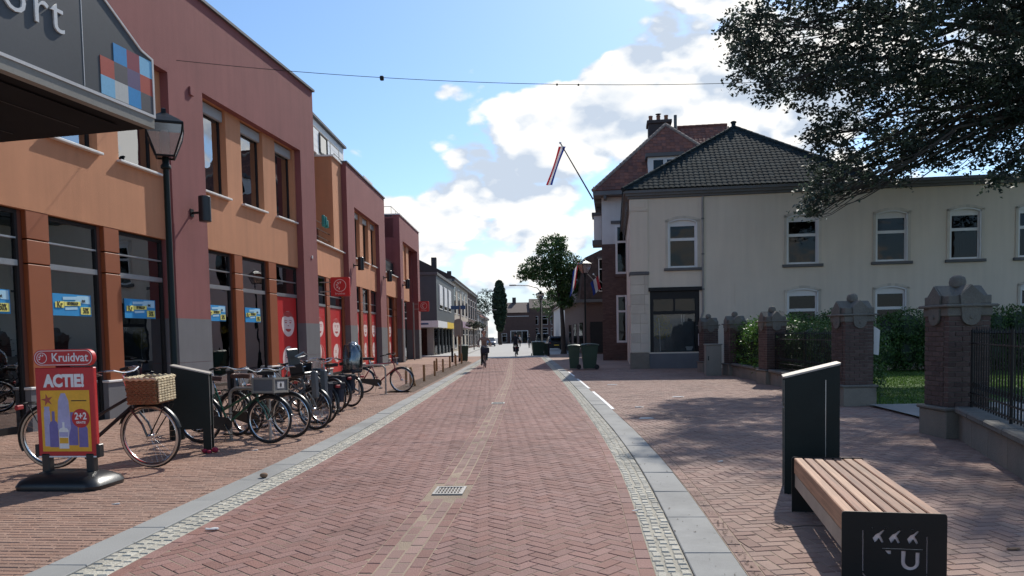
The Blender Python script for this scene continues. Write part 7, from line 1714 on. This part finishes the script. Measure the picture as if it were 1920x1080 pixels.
# ------------------------------------------------------------------ far street furniture
def arm_lamp(label, loc, h, reach, rz):
    t = thing('arm_lamp', label, 'street lamp', loc, rz, 'grey arm street lamps'); MB().tube([(0, 0, 0), (0, 0, h-.8), (reach*.15, 0, h-.25), (reach*.5, 0, h), (reach, 0, h+.05)], [.08, .06, .05, .045, .04], 8).build('mast', 'galv', t, smooth=True); MB().bbox(reach-.1, reach+.6, -.12, .12, h, h+.12, .03).build('lamp_head', 'galv', t)
arm_lamp('grey arm lamp reaching over the road before the conifer', (-5.0, 110, 0), 8.2, 2.0, 0); arm_lamp('second far arm lamp below the conifer', (-4.8, 140, 0), 6.6, 1.6, 0); arm_lamp('grey arm lamp reaching left from the street tree', (3.1, 75, 0), 6.6, 2.6, PI)
ss_ = thing('street_sign', 'blue street name sign on a thin post by the planting bed', 'sign', (-3.0, 44.4, 0), 0); MB().tube([(0, 0, 0), (0, 0, 3.4)], .04, 8).build('post', 'galv', ss_); MB().bbox(-.55, .32, -.02, .02, 3.2, 3.42, .01).build('name_plate', 'sign_blue', ss_)
ib = thing('round_sign', 'grey round topped sign back behind the posts', 'sign', (-3.55, 50.5, 0), 0); MB().tube([(0, 0, 0), (0, 0, 1.7)], .05, 8).build('post', 'post_wood', ib); m = MB(); m.prism([(-.3, 1.6)]+[(.3, 1.6)]+[(.3*math.cos(PI*i/12), 2.5+.3*math.sin(PI*i/12)) for i in range(13)], -.03, .03); m.build('sign_back', 'cabinet', ib)
for k, (x, y) in enumerate(((-4.4, 88), (-4.5, 104))):
    t = thing('flower_post', ('nearer', 'farther')[k]+' post with hanging flower baskets on the far left pavement', 'flower post', (x, y, 0), 0, 'posts with flower baskets'); MB().tube([(0, 0, 0), (0, 0, 3.2)], .06, 8).build('post', 'green_black', t); leaves('basket_flowers', [(-.5, 0, 3.1), (.5, 0, 3.1)], [(.5, .4, .35)]*2, 700, .14, 'leaf_dark', t, 60+k)
    for s_ in (-1, 1): MB().lathe([(.05, 2.72), (.35, 2.95), (.36, 3.0)], 10, (s_*.5, 0, 0)).build('basket', 'bark', t)
for k, (x, y) in enumerate(((2.85, 57.2), (-3.7, 46.6), (-3.3, 49.5))):
    o = MB().lathe([(.07, 0), (.07, .85), (.05, .9), (0, .92)], 10).build('bollard', 'dark_frame', None, (x, y, .0), smooth=True); tag(o, ('dark bollard beside the big far green bin', 'dark bollard left of the wooden posts', 'far dark bollard near the corner shop')[k], 'bollard', 'dark bollards')
# overhead cable with fittings
cb = thing('overhead_cable', 'thin overhead cable with small fittings spanning the street', 'cable', (0, 0, 0)); a, b = Vector((-7.52, 17.4, 7.95)), Vector((13.0, 19.0, 8.1)); P = []
for i in range(41):
    u = i/40; p = a.lerp(b, u); p.z -= 4*.55*u*(1-u); P.append(p)
MB().tube(P, .007, 5).build('cable', 'black_metal', cb)
for i, s_ in ((9, .045), (17, .02), (18, .02)): MB().bbox(P[i].x-s_, P[i].x+s_, P[i].y-s_, P[i].y+s_, P[i].z-s_*1.4, P[i].z+s_*.8, s_*.35).build('cable_fitting', 'black_metal', cb)
